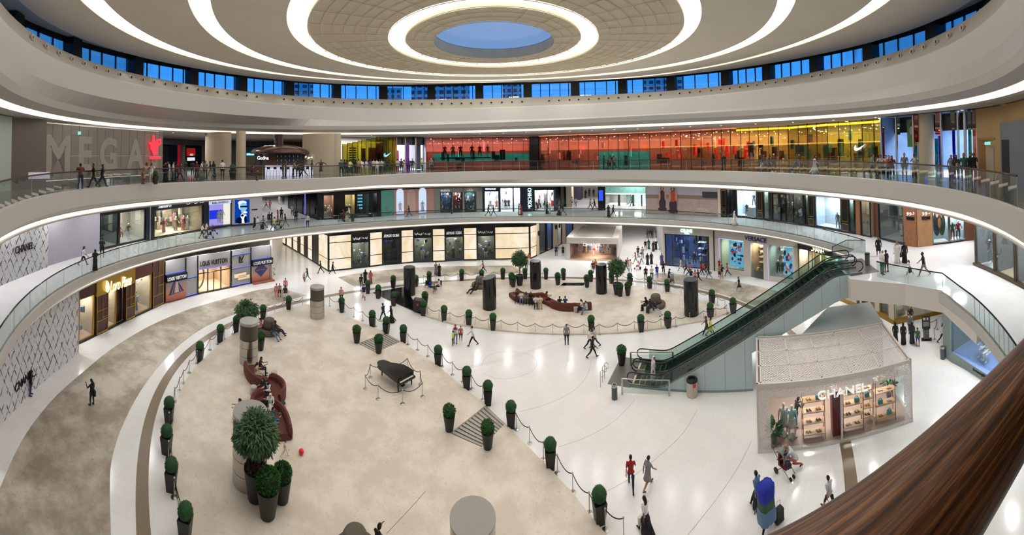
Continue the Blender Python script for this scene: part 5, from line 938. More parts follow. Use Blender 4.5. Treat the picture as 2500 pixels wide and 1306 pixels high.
m=MB(); m.strip(z3(lp(RST,-.33),.008),z3(lp(RST,.33),.008),True); m.build('ring_band_floor',mat('bronze_marble','7d6d58',.3,noise=(.6,.12)),kind='structure')
for q in (smooth(pts([(1176,893),(1186,867),(1240,855),(1300,866),(1317,893),(1280,918),(1220,928),(1180,912)],0),2),smooth(pts([(1444,878),(1435,920),(1397,959),(1333,988),(1269,1005)],0),2),smooth(pts([(1550,976),(1503,1027),(1440,1065),(1363,1091)],0),2),smooth(pts([(1702,1000),(1671,1057),(1611,1112),(1549,1161),(1476,1203)],0),2),smooth(pts([(1836,1073),(1814,1120),(1783,1171),(1746,1223),(1679,1306)],0),2),pts([(1090,903),(1222,878),(1405,814)],0),pts([(1092,906),(1224,881),(1409,815)],0),pts([(192,862),(400,872),(480,890)],0)):
    m=MB(); m.tube([(x,y,.003) for x,y in q],.011,4,r2=.003); m.build('joint_line_floor',C_('joint_grey','a5a09a',.5),kind='structure')
# platforms
plL=smooth(pts([(437,1226),(420,1129),(420,1052),(428,986),(445,943),(472,901),(500,872),(547,828),(588,806),(630,781),(679,760),(748,742.5)],.15),2)+pts([(791,742.5),(839,768),(941,811),(874,838),(917,860),(980,833),(1070,893),(1186,988),(1099,1057),(1176,1091),(1234,1033),(1333,1133),(1397,1201),(1482,1306)],.15)+[(5.2,13.9),(7.2,11.8),(4,9.6),(0,8.2),(-6,8.1),(-11,9.3)]
m=MB(); m.prism(plL,0,.15); o=m.build('left_platform_floor',M_plat,kind='structure')
plR=pts([(1040,770),(1101,788),(1222,805),(1345,813.5),(1467,813),(1559,807),(1620,799),(1669,790),(1725,780.6),(1780,761)],.15)+smooth(pts([(1745,742),(1706,729),(1669,721),(1602,705),(1498,692),(1375,682.7),(1253,679.6),(1100,685.7),(1030,695)],.15),2)+pts([(988,699.5),(1011,735)],.15)
m=MB(); m.prism(plR,0,.15); m.build('right_platform_floor',M_plat,kind='structure')
patch('black_ramp_floor',pts([(911,713),(988,699.5),(1011,735),(1040,770)],.1),.1,M_black)
M_step=C_('step_tread','a8a296',.4)
for k,q in enumerate(([(941,811),(874,838),(917,860),(980,833)],[(1186,988),(1099,1057),(1176,1091),(1234,1033)])):
    a,b,c,d=[np.array(v) for v in pts(q,.1)]; t=thing('platform_steps',['slatted ramp into the big sand platform, nearer the centre of the hall','slatted ramp into the big sand platform, nearest the two bushes'][k] if 0 else ['slatted steps notched into the big platform, left of the grand piano ropes, farther one','slatted steps notched into the big platform, nearer one with a bush on it'][k],'steps',float((a[0]+c[0])/2),float((a[1]+c[1])/2),0)
    m=MB(); m.prism([tuple(a),tuple(b),tuple(c),tuple(d)],0,.05); m.build('base',C_('step_dark','5c574f',.6),t); m=MB()
    n=11
    for i in range(n):
        u0,u1=i/n+.012,(i+1)/n-.02; m.prism([tuple(a+(d-a)*0+(b-a)*u0),tuple(a+(b-a)*u1),tuple(d+(c-d)*u1),tuple(d+(c-d)*u0)],.05,.06+.05*(i/n))
    m.build('tread_slats',M_step,t)
# ================= planters =================
M_pot=mat('planter_black','1d1e1c',.45,noise=(8,.2)); M_leaf=mat('topiary_green','1f4a22',.8,noise=(25,.55),bump=(60,.8)); M_leaf2=mat('bush_green','2c5a26',.7,noise=(20,.5)); M_leaf3=mat('tree_green','3d6038',.6,noise=(12,.45)); M_trunk=mat('trunk_brown','5a4632',.8)
rl=random.Random(5)
def leaves(m,cx,cy,cz,rx,rz,n,s,shell=.75,droop=0,wd=.28):
    for _ in range(n):
        a=rl.random()*2*PI; c=rl.uniform(-1,1); q=math.sqrt(1-c*c); k=shell+(1-shell)*rl.random(); k*=1 if rl.random()<.8 else rl.random()
        x,y,z=cx+rx*k*q*math.cos(a),cy+rx*k*q*math.sin(a),cz+rz*k*c
        d=Vector((q*math.cos(a)+rl.uniform(-.6,.6),q*math.sin(a)+rl.uniform(-.6,.6),c*.6+rl.uniform(-.3,.7)-droop)).normalized(); w=d.cross(Vector((rl.uniform(-1,1),rl.uniform(-1,1),1))).normalized()*s*wd; p=Vector((x,y,z)); d=d*s
        m.add([p,p+d*.5+w,p+d,p+d*.5-w],[(0,1,2,3)])
def mk_topiary():
    t=thing('topiary_planter','','planter',0,0,0)
    m=LM(); m.add([(x*a,y*a,z) for z,a in ((0,.2),(.98,.29)) for x,y in ((-1,-1),(1,-1),(1,1),(-1,1))],[(3,2,1,0),(0,1,5,4),(1,2,6,5),(2,3,7,6),(3,0,4,7)]); m.add([(x*a,y*a,z) for z,a in ((.98,.29),(.98,.25),(.9,.24)) for x,y in ((-1,-1),(1,-1),(1,1),(-1,1))],[(0,1,5,4),(1,2,6,5),(2,3,7,6),(3,0,4,7),(4,5,9,8),(5,6,10,9),(6,7,11,10),(7,4,8,11),(8,9,10,11)]); m.build('pot',M_pot,t)
    m=LM(); m.ball((0,0,1.24),.335,20); 
    for v in range(len(m.v)):
        x,y,z=m.v[v]; k=1+rl.uniform(-.03,.03); m.v[v]=(x*k,y*k,1.24+(z-1.24)*k)
    leaves(m,0,0,1.24,.33,.33,380,.05,.98); m.build('foliage',M_leaf,t,smooth=False); return t
def mk_bush(rp=.36,hp=.92,rb=.38,n=900,s=.1):
    t=thing('potted_bush','','planter',0,0,0)
    m=LM(); m.lathe([(rp*.62,0),(rp*.66,.02),(rp,hp-.05),(rp,hp),(rp*.88,hp),(rp*.86,hp-.07)],20); m.build('pot',M_pot,t,smooth=False)
    m=LM(); m.ball((0,0,hp+rb*.55),rb*.72,12,(rb*.78,rb*.78,rb*.72)); leaves(m,0,0,hp+rb*.6,rb*.95,rb*.9,n,s,.8); m.build('foliage',M_leaf2,t); return t
def mk_tree(rp,hp,zc,rx,rz,n,s,under=False):
    t=thing('potted_tree','','planter',0,0,0)
    m=LM(); m.lathe([(rp*.6,0),(rp*.64,.02),(rp,hp-.06),(rp,hp),(rp*.88,hp),(rp*.86,hp-.08)],24); m.build('pot',M_pot,t)
    m=LM(); m.tube([(0,0,hp-.1),(.05,.02,hp+.5),(-.03,0,zc)],[.07,.055,.04],7)
    for i in range(5): a=i*1.3; m.tube([(0,0,hp+.45),(rx*.5*math.cos(a),rx*.5*math.sin(a),zc+rz*.3)],[.035,.015],5)
    m.build('trunk',M_trunk,t)
    m=LM(); 
    for i in range(7):
        a=i*2*PI/7; leaves(m,rx*.45*math.cos(a),rx*.45*math.sin(a),zc+rl.uniform(-.2,.25)*rz,rx*.6,rz*.75,n//7,s,.5,droop=.95,wd=.13)
    leaves(m,0,0,zc+rz*.3,rx*.6,rz*.8,n//5,s,.4,droop=.4,wd=.13); m.build('foliage',M_leaf3,t)
    if under: m=LM(); leaves(m,0,0,hp+.05,rp*.95,.28,500,.14,.3); m.build('underplanting',mat('purple_leaves','5b4342',.7,noise=(10,.4)),t)
    return t
def desc(px,py): return ''
TP=[(452,1318,'ball topiary in square black planter on the left arc, lowest in the photo'),(418,1196,'ball topiary in square black planter on the left arc, second from the bottom'),(406.5,1106,'ball topiary in square black planter on the left arc, third from the bottom'),(412.5,1031,'ball topiary in square black planter on the left arc, fourth from the bottom'),(488,881,'ball topiary in square black planter on the left arc, fifth from the bottom'),(538,835,'ball topiary in square black planter on the left arc, sixth from the bottom'),(577,812,'ball topiary planter left of the tree behind the tall steel cylinder'),(642.5,782,'ball topiary planter just behind the left round ottoman'),(704.7,758,'ball topiary planter on the far rim of the big platform, right of the ottoman'),(834,762,'ball topiary planter right of the farthest left steel cylinder'),(909,797,'ball topiary planter on the far straight edge beside the walking couple'),(943.5,814,'ball topiary planter left of the farther slatted steps'),(985,836,'ball topiary planter right of the farther slatted steps'),(1070,891.5,'ball topiary planter on the straight platform edge, behind the piano'),(1140,949,'ball topiary planter on the straight edge, right of the piano'),(1191.5,987,'ball topiary planter at the top corner of the nearer slatted steps'),(1248,1042,'ball topiary planter at the right corner of the nearer slatted steps'),(1344,1142,'ball topiary planter on the straight edge, second from the bottom'),(1464,1275,'ball topiary planter on the straight edge, nearest the camera')]
TP+=[(923.6,728,'ball topiary planter left of the black ramp of the far platform, front one'),(898,716,'ball topiary planter left of the black ramp, behind the man in shorts'),(960.4,703,'ball topiary planter at the back corner of the black ramp'),(961.3,746,'ball topiary planter beside the black ramp, middle one'),(1015.5,702,'ball topiary planter behind the leftmost black cylinder'),(1034,770,'ball topiary planter by the black sign box, front corner'),(1084.5,784,'ball topiary planter on the front rim of the far platform, first from the left'),(1145,796,'ball topiary planter on the front rim of the far platform, second from the left'),(1204,805,'ball topiary planter in front of the slanted black cylinder'),(1443.6,811,'ball topiary planter on the front rim behind the standing man in grey'),(1565,809,'ball topiary planter on the front rim, right of the middle'),(1630.6,800,'ball topiary planter on the front rim, left of the rightmost black cylinder'),(1734.7,777,'ball topiary planter beside the person in yellow by the escalator'),(1790,764,'ball topiary planter at the right end, nearest the escalators'),(1738.5,742,'ball topiary planter behind the right tip of the far platform'),(1629,714,'ball topiary planter on the back rim beside the red pushchair'),(1586,706,'ball topiary planter on the back rim, right of the right tree'),(1538,697,'ball topiary planter on the back rim, just right of the right tree'),(1493,693,'ball topiary planter on the back rim, just left of the right tree'),(1442.4,689,'ball topiary planter on the back rim, left of the second black cylinder'),(1375.6,684,'ball topiary planter on the back rim before the far white pavilion'),(1333,683,'ball topiary planter on the back rim, right of the tallest black cylinder'),(1282,683,'ball topiary planter on the back rim, right of the left tree'),(1228,683,'ball topiary planter on the back rim before the onyx front'),(1176,688,'ball topiary planter just behind the back ottoman'),(1127.6,686,'ball topiary planter on the back rim, left of the back ottoman'),(1048,692,'ball topiary planter behind the people seated on chairs')]
pr_=mk_topiary()
def place_planters(proto,L,z,grp):
    first=True
    for px,py,lab in L:
        zz=z if not callable(z) else z(px,py); x,y=P(px,py,zz)
        if first: proto.location=(x,y,zz); setp(proto,lab,None,grp); first=False; proto.rotation_euler=(0,0,.5)
        else: copytree(proto,x,y,zz,rl.uniform(-.15,.15)+(.0 if px>900 else .5),lab,grp)
place_planters(pr_,TP,0.0,'ball topiary planters round the platforms')
BP=[(1097,1050,'round potted bush left of the nearer slatted steps'),(1191,1093,'round potted bush standing on the nearer slatted steps'),(871,836,'round potted bush left of the farther slatted steps'),(924.5,861,'round potted bush standing on the farther slatted steps'),(636,854,'round potted bush behind the tall left steel cylinder'),(1037.6,746,'round potted bush behind the black sign box'),(1362,695,'round potted bush on the far platform left of the dark floor plate'),(1433,701,'round potted bush on the far platform right of the dark floor plate'),(1518,890,'round potted bush beside the foot of the escalators'),(1249,695,'round potted bush left of the left tree on the far platform, rear one'),(1253,700,'round potted bush left of the left tree on the far platform, front one'),(1514,723,'round potted bush in front of the right tree'),(1533,721,'round potted bush right of the right tree')]
place_planters(mk_bush(),BP,lambda px,py:0.0 if px==1518 else .15,'round potted bushes')
t=mk_bush(.53,1.25,.56,2600,.11); x,y=P(654,1258,.15); t.location=(x,y,.15); setp(t,'large clipped round bush in tall black pot, front of the big tree group')
t=mk_bush(.45,1.05,.45,1600,.12); x,y=P(689,1222,.15); t.location=(x,y,.15); setp(t,'loose leafy bush in tall black pot, right of the big tree group')
t=mk_tree(.58,1.45,3.05,1.02,.95,6500,.3,True); x,y=P(624,1216,.15); t.location=(x,y,.15); setp(t,'large weeping potted tree with purple underplanting before the wide steel cylinder')
t=mk_tree(.5,1.1,2.6,1.05,.8,3600,.3); x,y=P(603,826,.15); t.location=(x,y,.15); setp(t,'dark leafy potted tree behind the tall left steel cylinder')
t=mk_tree(.52,1.25,3.3,.95,1.0,3200,.3); x,y=P(1269,696,.15); t.location=(x,y,.15); setp(t,'dark leafy potted tree on the far platform, left one')
t=mk_tree(.52,1.25,3.1,1.0,1.0,3200,.3); x,y=P(1507,718,.15); t.location=(x,y,.15); setp(t,'dark leafy potted tree on the far platform, right one')
# ================= cylinders =================
def cyl(px,py,r,h,lab,dark=False,slant=0,perf=True):
    x,y=P(px,py,.15); t=thing('vent_cylinder',lab,'cylinder',x,y,.15)
    if not dark:
        m=MB(); m.lathe([(r,0),(r,h*.58)],36,(x,y,.15)); m.build('steel_drum',M_steel,t,smooth=False)
        m=MB(); [m.lathe([(r+.006,z),(r+.006,z+.02)],36,(x,y,.15)) for z in (h*.2,h*.4,h*.585)]; m.build('joint_ring',M_steeld,t)
        m=MB(); m.lathe([(r-.02,h*.58),(r-.02,h*.93)],36,(x,y,.15)); m.build('dark_mesh_band',mat('mesh_dark','5d564d',.5,.5,noise=(40,.4)),t)
        m=MB(); m.lathe([(r,h*.93),(r,h-.02),(r-.05,h),(.01,h)],36,(x,y,.15)); m.build('top_cap',mat('cap_steel','b3b0aa',.35,.7),t)
    else:
        m=MB(); m.lathe([(r,0),(r,h)],36,(x,y,.15))
        if slant:
            for i,v in enumerate(m.v):
                if v[2]>1: m.v[i]=(v[0],v[1],v[2]+(v[0]-x)*slant)
        m.build('black_drum',C_('drum_black','121415',.18),t)
        m=MB(); m.lathe([(r+.01,h*.62),(r+.01,h*.9)],20,(x,y,.15)); m.build('mesh_panel',mat('mesh_black','26282a',.4,.3,noise=(30,.4)),t) if slant==0 and perf else None
        m=MB(); m.lathe([(r,h),(r-.06,h+.03),(.01,h+.03)],36,(x,y,.15)); m.build('top_cap',C_('cap_dark','2e3236',.3),t) if slant==0 else None
        if slant: m=MB(); m.lathe([(r*1.01,h-.08),(r*1.01,h+.01),(.01,h+.01)],36,(x,y,.15)); m.v=[(a,b,c+(a-x)*slant) for a,b,c in m.v]; m.build('top_cap',C_('cap_dark','2e3236',.3),t)
cyl(610,1168,.9,3.45,'widest stainless steel cylinder behind the large weeping tree'); cyl(607.5,883,.74,3.3,'tall steel cylinder with dark mesh band above the left red sofa'); cyl(774.5,773,.73,3.1,'steel cylinder at the far tip of the big platform')
cx_,cy_=P(1154,1262,3.4); t=None
x,y=cx_,cy_; t=thing('vent_cylinder','steel cylinder cut by the bottom edge, only its flat grey top seen','cylinder',x,y,.15); m=MB(); m.lathe([(.85,0),(.85,3.2)],36,(x,y,.15)); m.build('steel_drum',M_steel,t); m=MB(); m.lathe([(.86,3.2),(.86,3.25),(.01,3.25)],40,(x,y,.15)); m.build('top_cap',C_('cap_matt','9a958f',.6),t)
cyl(1195,752,.74,3.3,'black cylinder with slanted top left of the red snake sofa',True,.25); cyl(1308,702,.68,3.25,'tallest black cylinder behind the middle of the far platform',True); cyl(1468.5,714,.66,3.3,'black cylinder left of the right tree',True); cyl(1688,767,.74,3.5,'black cylinder at the right of the far platform',True,0,False); cyl(1000,718,.7,3.2,'leftmost black cylinder on the far platform',True)
# ================= rope posts =================
t0=thing('rope_post','chrome rope post','post',0,0,0); m=LM(); m.lathe([(.16,0),(.16,.012),(.05,.035),(.03,.06)],18); m.build('base',M_steel,t0,smooth=False); m=LM(); m.tube([(0,0,.03),(0,0,.93)],.025,8); m.build('pole',M_steel,t0); m=LM(); m.lathe([(.03,.9),(.045,.92),(.045,.98),(.02,1.0)],10); m.build('collar',M_steel,t0)
used=False
M_rope=C_('rope_black','121212',.8)
def posts(L,z,group,labp,labr,gap=2.75,closed=False,minr=0):
    global used
    W_=[P(px,py,z) for px,py in L]
    for k,(x,y) in enumerate(W_):
        if not used: t0.location=(x,y,z); setp(t0,labp+', first along it',None,group); used=True
        else: copytree(t0,x,y,z,0,labp+', '+nth(k)+' along it' if len(W_)>1 else labp,group)
    for k in range(len(W_)-(0 if closed else 1)):
        a,b=W_[k],W_[(k+1)%len(W_)]; d=math.hypot(a[0]-b[0],a[1]-b[1])
        if minr<d<gap:
            m=MB(); m.tube([(a[0]+(b[0]-a[0])*s,a[1]+(b[1]-a[1])*s,z+.93-.42*min(1,d/2.2)*(1-(2*s-1)**2)) for s in [i/10 for i in range(11)]],.022,6)
            m.build('barrier_rope',M_rope,smooth=True,label=labr+', '+nth(k)+' span',cat='rope',group=group+' ropes')
posts([(461,1312),(425,1214),(411,1119),(412.5,1045),(427,981),(438.4,954),(447.7,935.5),(462,910),(481,886),(512.5,854),(530,839.7),(548,827),(568,815),(630.5,784),(651,771),(670.7,767),(692,760),(713,754),(739,746.5),(804.7,747),(825,756),(841,761),(864,773),(885,782.7),(916.7,797),(934.7,807)],.0,'rope posts on the curved rim of the big platform','chrome rope post on the curved rim of the big sand platform','black rope slung between posts on the curved rim of the big platform')
posts([(995.6,840.7),(1019.4,854),(1044.5,870),(1080,894),(1104.6,915),(1129,933),(1152,949),(1178.7,975.7)],.0,'rope posts on the far straight edge','chrome rope post on the straight edge between the two slatted steps','black rope slung between posts between the two slatted steps')
posts([(1261,1048),(1293,1082),(1327,1121),(1361,1154.6),(1398.5,1202),(1439,1252.5),(1478,1294),(1523,1318)],.0,'rope posts on the near straight edge','chrome rope post on the straight edge right of the nearer slatted steps','black rope slung between posts right of the nearer slatted steps')
posts([(1043.7,771.5),(1072,779),(1099,786),(1133.5,792),(1160,797),(1193,802),(1223.4,806),(1264,810.7),(1307,814),(1349.6,816),(1387,817),(1425.6,816.5),(1463.6,816.5),(1508,813.5),(1549,809),(1581,807),(1614.5,802),(1650,797.5),(1684,789),(1718,781.6),(1747.6,774.5),(1775,767)],0,'rope posts on the front rim of the far platform','chrome rope post on the front rim of the far platform','black rope slung between posts on the front rim of the far platform')
posts([(1770,753),(1751.6,745.5),(1731,737),(1701,728),(1663,720),(1637,715),(1620,711),(1599,703),(1574,696),(1545.6,693),(1520,690)],0,'rope posts on the right back rim','chrome rope post on the back right rim of the far platform','black rope slung on the back right rim of the far platform',3.2)
posts([(1324.5,684),(1300,681),(1262,680),(1205,681),(1166.5,683),(1137,684),(1118,685),(1086,687),(1063,688),(1034,690)],0,'rope posts on the left back rim','chrome rope post on the back left rim of the far platform','black rope slung on the back left rim of the far platform',3.4)
posts([(949.7,915),(904,921),(891.8,949),(923,974),(983,986),(1031.8,968),(1026,938),(994.7,905)],.15,'rope posts round the piano','chrome rope post standing round the grand piano','black rope slung round the grand piano',3.2,True)
posts([(2254,807),(2288,804),(2281,828)],0,'rope posts by the sign stand','chrome rope post beside the black sign stand','thin rope between the posts beside the black sign stand',4)
# ================= piano =================
x,y=P(965,931,.15); pz=.15; t=thing('grand_piano','closed black grand piano inside a ring of rope posts','piano',x,y,pz)
ra=math.radians(-33); PT=lambda a,b,z:(x+a*math.cos(ra)-b*math.sin(ra),y+a*math.sin(ra)+b*math.cos(ra),pz+z)
ol=[(1.2,-.75),(1.2,.75),(.6,.75),(.1,.68),(-.3,.42),(-.65,.15),(-1.05,.05),(-1.32,-.1),(-1.42,-.4),(-1.3,-.68),(-1.05,-.75)]
def plate(m,ol,z0,z1,sc=1): n=len(ol); v=[PT(a*sc,b*sc,z0) for a,b in ol]+[PT(a*sc,b*sc,z1) for a,b in ol]; m.add(v,[tuple(range(n)),tuple(range(n,2*n))[::-1]]+[(i,n+i,n+(i+1)%n,(i+1)%n) for i in range(n)]); return m
plate(MB(),ol,.68,1.0).build('case',M_black,t); plate(MB(),ol,1.0,1.03,1.02).build('lid',C_('piano_lid','101312',.1),t)
m=MB(); m.box(1.2,1.42,-.72,.72,.62,.76,PT); m.build('keybed',M_black,t); m=MB(); m.box(1.22,1.36,-.62,.62,.76,.775,PT); m.build('keyboard',C_('ivory_keys','e6e2d8',.3),t)
m=MB(); m.box(1.18,1.24,-.72,.72,.76,.95,PT); m.build('fallboard',M_black,t)
for a,b in ((1.1,-.62),(1.1,.62),(-1.15,-.35)): m=MB(); m.tube([PT(a,b,.7),PT(a,b,.3),PT(a,b,.06)],[.08,.06,.045],8); m.ball(PT(a,b,.04),.04,8); m.build('leg',M_black,t)
m=MB(); m.box(.75,.8,-.12,.12,.15,.7,PT); m.box(.72,.95,-.15,.15,.1,.16,PT); m.build('pedal_lyre',M_black,t)
# ================= seats =================
M_sofa=mat('sofa_rust','5d2a22',.75,noise=(6,.15)); M_ott=mat('ottoman_taupe','5d554a',.85,noise=(8,.2)); M_stool=mat('marble_stool','b4b0a8',.35,noise=(4,.2))
def sofa(path,backs,lab):
    q=smooth(pts(path,.15),2); t=thing('snake_sofa',lab,'sofa',q[len(q)//2][0],q[len(q)//2][1],.15)
    def offs(L,d,z): 
        R_=[]
        for i,(x,y) in enumerate(L):
            a=L[max(0,i-1)]; b=L[min(len(L)-1,i+1)]; tx,ty=b[0]-a[0],b[1]-a[1]; l=math.hypot(tx,ty); R_.append((x-ty/l*d,y+tx/l*d,z))
        return R_
    n=len(q); prof=[(-.5,.03),(-.52,.3),(-.46,.43),(0,.46),(.46,.43),(.52,.3),(.5,.03)]
    rows=[offs(q,d,.15+z) for d,z in prof]; m=MB()
    for a,b in zip(rows[:-1],rows[1:]): m.strip(a,b)
    m.add([r[0] for r in rows],[tuple(range(7))]); m.add([r[-1] for r in rows],[tuple(range(7))[::-1]]); m.build('seat',M_sofa,t,smooth=True)
    for s0,s1,side in backs:
        L=q[int(s0*(n-1)):int(s1*(n-1))+1]; k=len(L); m=MB(); pr=[(.3,.4),(.33,.7),(.42,.86),(.56,.84),(.6,.6),(.58,.05)]
        rows=[offs(L,side*d,.15+z) for d,z in pr]
        for r in rows:
            for e in (0,-1): r[e]=(r[e][0],r[e][1],.15+(r[e][2]-.15)*.8)
        for a,b in zip(rows[:-1],rows[1:]): m.strip(a,b) if side<0 else m.strip(b,a)
        for e in (0,-1): m.add([r[e] for r in rows],[tuple(range(6))])
        m.build('backrest',M_sofa,t,smooth=True)
sofa([(613,905),(619,925),(640,943),(668,952),(681,968),(668,984),(640,990),(630,1000),(645,1012),(668,1020),(684,1045),(690,1078)],[(0,.3,-1),(.24,.46,1),(.52,.68,-1),(.74,1,1)],'rust red snake-shaped sofa on the big platform at the left')
sofa([(1252,722),(1266,735),(1299,740),(1328,735),(1347,745),(1367,754),(1394,756),(1419,753),(1444,752)],[(0,.42,1),(.56,.8,-1),(.86,1,-1)],'rust red snake-shaped sofa in the middle of the far platform')
def ottoman(px,py,z,lab):
    x,y=P(px,py,z); t=thing('round_ottoman',lab,'seat',x,y,.15); m=MB(); m.lathe([(.95,0),(1.02,.06),(1.06,.3),(1.0,.42),(.5,.45)],32,(x,y,.15)); m.build('seat',M_ott,t,smooth=True)
    m=MB(); m.lathe([(.66,.42),(.56,.8),(.52,1.12),(.46,1.24),(.3,1.28),(.02,1.28)],28,(x,y,.15)); m.build('backrest',M_ott,t,smooth=True)
ottoman(657,811,.15,'round taupe ottoman with cone back beside the left tree'); ottoman(1601,748,.15,'round taupe ottoman with cone back at the right of the far platform'); ottoman(1172,700,.15,'round taupe ottoman with cone back at the back of the far platform'); ottoman(866,1300,1.4,'round taupe ottoman cut by the bottom edge, seen from above')
for px,py,l in ((619,962,'small round marble stool left of the red sofa on the big platform'),(690,1005,'small round marble stool right of the sofa, with dark plate on top'),(669,925,'small round marble stool behind the red sofa on the big platform'),(1311,747,'small round marble stool before the women on the far sofa'),(1406,761,'small round marble stool by the right end of the far sofa')):
    x,y=P(px,py,.15); t=thing('marble_stool',l,'stool',x,y,.15,0,'small marble stools'); m=MB(); m.lathe([(.22,0),(.24,.03),(.24,.5),(.22,.53),(.01,.53)],20,(x,y,.15)); m.build('drum',M_stool,t); m=MB(); m.lathe([(.2,.53),(.2,.545),(.01,.545)],20,(x,y,.15)); m.build('top',M_blackm if px==690 else M_stool,t)
x,y=P(735.7,1109,.15); m=MB(); m.ball((x,y,.15+.15),.15,20); m.build('play_ball',C_('ball_red','e0262c',.3),smooth=True,label='bright red ball on the sand platform beside the toddler',cat='ball')
x,y=P(1022,757,.15); t=thing('sign_box','low black sign box with small red mark at the left of the far platform','sign',x,y,.15); m=MB(); m.box(x-.5,x+.5,y-.45,y+.45,.15,1.3); m.build('body',M_dk,t); m=MB(); m.box(x-.1,x+.1,y-.47,y-.45,.8,1.0); m.build('red_mark',C_('red_mark','c02a2a',.4),t)
# dark plates in the platform
patch('dark_plate_floor',pts([(1376,690),(1428,690),(1425,697),(1368,697)],.16),.165,M_black)
f=P(940,727,.1); text_obj(None,'floor_lettering','VERTU\nFONTAIN',f[0],f[1],.2,.1,.1,0,W1) if 0 else None
# ================= bins, sign stand =================
def bin_(px,py,r,h,c,lab,top=M_steel,sy=1):
    x,y=P(px,py,0); t=thing('litter_bin',lab,'bin',x,y,0); m=MB(); m.lathe([(r,0),(r,h*.86)],24,(x,y,0)); m.build('body',c,t); m=MB(); m.lathe([(r*1.02,h*.86),(r*1.04,h*.95),(r*.9,h),(r*.6,h),(r*.58,h*.9)],24,(x,y,0)); m.build('lid',top,t); return t,x,y
bin_(1500.5,973,.2,.95,C_('bin_dark','4c5358',.4),'slim dark grey bin at the foot of the escalators')
t,x,y=bin_(1690,965,.38,1.15,C_('bin_cream','b9b2a6',.4),'stout cream bin with black top beside the escalator wall',M_blackm); m=MB(); m.box(x-.12,x+.08,y-.42,y-.36,.75,.95); m.build('red_label',C_('red_mark','c02a2a',.4),t)
bin_(2302,875,.2,.95,C_('bin_dark','4c5358',.4),'slim dark bin by the green-framed window, far right'); 
x,y=P(2118,648,7.2); t=thing('litter_bin','small grey bin on the lower gallery beside the escalator head','bin',x,y,7.2); m=MB(); m.lathe([(.2,0),(.2,.9)],20,(x,y,7.2)); m.build('body',C_('bin_dark','4c5358',.4),t); m=MB(); m.lathe([(.21,.9),(.21,1.0),(.1,1.0)],20,(x,y,7.2)); m.build('lid',M_blackm,t)
x,y=P(2262,829,0); t=thing('sign_stand','tall black information stand with white symbols, right of the pavilion','sign',x,y,0); u=np.array([x,y])/math.hypot(x,y); ST=lambda a,b,z:(x+u[1]*a-u[0]*b,y-u[0]*a-u[1]*b,z)
m=MB(); m.box(-.35,.35,-.05,.05,.95,2.0,ST); m.build('panel',M_dk,t); m=MB(); m.box(-.45,.45,-.25,.25,0,.04,ST); m.build('base',M_dk,t); m=MB(); m.box(-.25,.25,-.03,.03,.04,.95,ST); m.build('post',M_blackm,t)
m=MB(); [m.box(-.2+i*.1,-.15+i*.1,.03,.035,.1+j*.1,.15+j*.1,ST) for i in range(5) for j in range(8)]; m.build('lattice_pattern',M_grey,t); m=MB(); m.box(-.25,-.05,.05,.055,1.7,1.9,ST); m.box(.05,.2,.05,.055,1.7,1.9,ST); [m.box(-.25,.25,.05,.055,1.5-j*.08,1.53-j*.08,ST) for j in range(5)]; m.build('symbols',M_grey,t)
x,y=P(850,421,14.4)
# ================= escalators =================
E0=np.array([8.34,25.17]); EV=np.array([.842,-.54]); EN=np.array([.54,.842])
def ET(s,w,z): p=E0+EV*s+EN*w; return (float(p[0]),float(p[1]),z)
S0,S1=1.9,14.37
def zf(s):
    if s<=S0-.5: return 0.
    if s>=S1+.5: return 7.2
    def sm(x): return x
    return max(0,min(7.2,(s-S0)*.5774)) if S0+.5<s<S1-.5 else ((s-S0+.5)**2/2*.5774 if s<=S0+.5 else 7.2-((S1+.5-s)**2)/2*.5774)
SS=[-.4,.4,1.4,1.65,1.9,2.15,2.4]+[2.4+i*1.147 for i in range(1,10)]+[13.87,14.1,14.37,14.62,14.87,15.6,16.6]
M_clad=mat('cladding_pale_blue','b3c4c6',.35,noise=(.4,.05)); M_eg=glass('escalator_glass','bcd6ce',.9,.15); M_track=mat('escalator_dark','15211e',.35); M_tread=mat('tread_metal','2b3331',.4,.4); M_hr=C_('handrail_rubber','0d0f0f',.35)
es=thing('escalator_casing','pale blue panelled casing carrying both escalators up to the lower gallery','casing',*ET(7,0,0))
m=MB(); up=[(s,zf(s)+.12) for s in SS if s<=15.6]; low=[(15.6,5.7),(14.4,5.45),(11,3.95),(8.3,2.6),(8.3,0),(-.4,0)]
for w in (0,3.4):
    V=[ET(s,w,z) for s,z in up+low]; m.add(V,[tuple(range(len(V))) if w==0 else tuple(range(len(V)))[::-1]])
L=low[:4]
for a,b in zip(L[:-1],L[1:]): m.add([ET(a[0],0,a[1]),ET(b[0],0,b[1]),ET(b[0],3.4,b[1]),ET(a[0],3.4,a[1])],[(0,1,2,3)])
m.add([ET(8.3,0,0),ET(8.3,3.4,0),ET(8.3,3.4,2.6),ET(8.3,0,2.6)],[(0,1,2,3)]); m.build('side_panels',M_clad,es)
m=MB()
for s in (2.2,3.6,5.0,6.4,7.8,9.2,10.6,12,13.4,14.8):
    zb=0 if s<8.3 else 2.7+(s-8.3)*.48; m.box(s-.012,s+.012,-.006,.0,zb,zf(s)+.1,ET)
m.box(-.4,8.3,-.02,0,0,.14,ET); m.build('panel_joint',C_('joint_blue_grey','7f9092',.5),es)
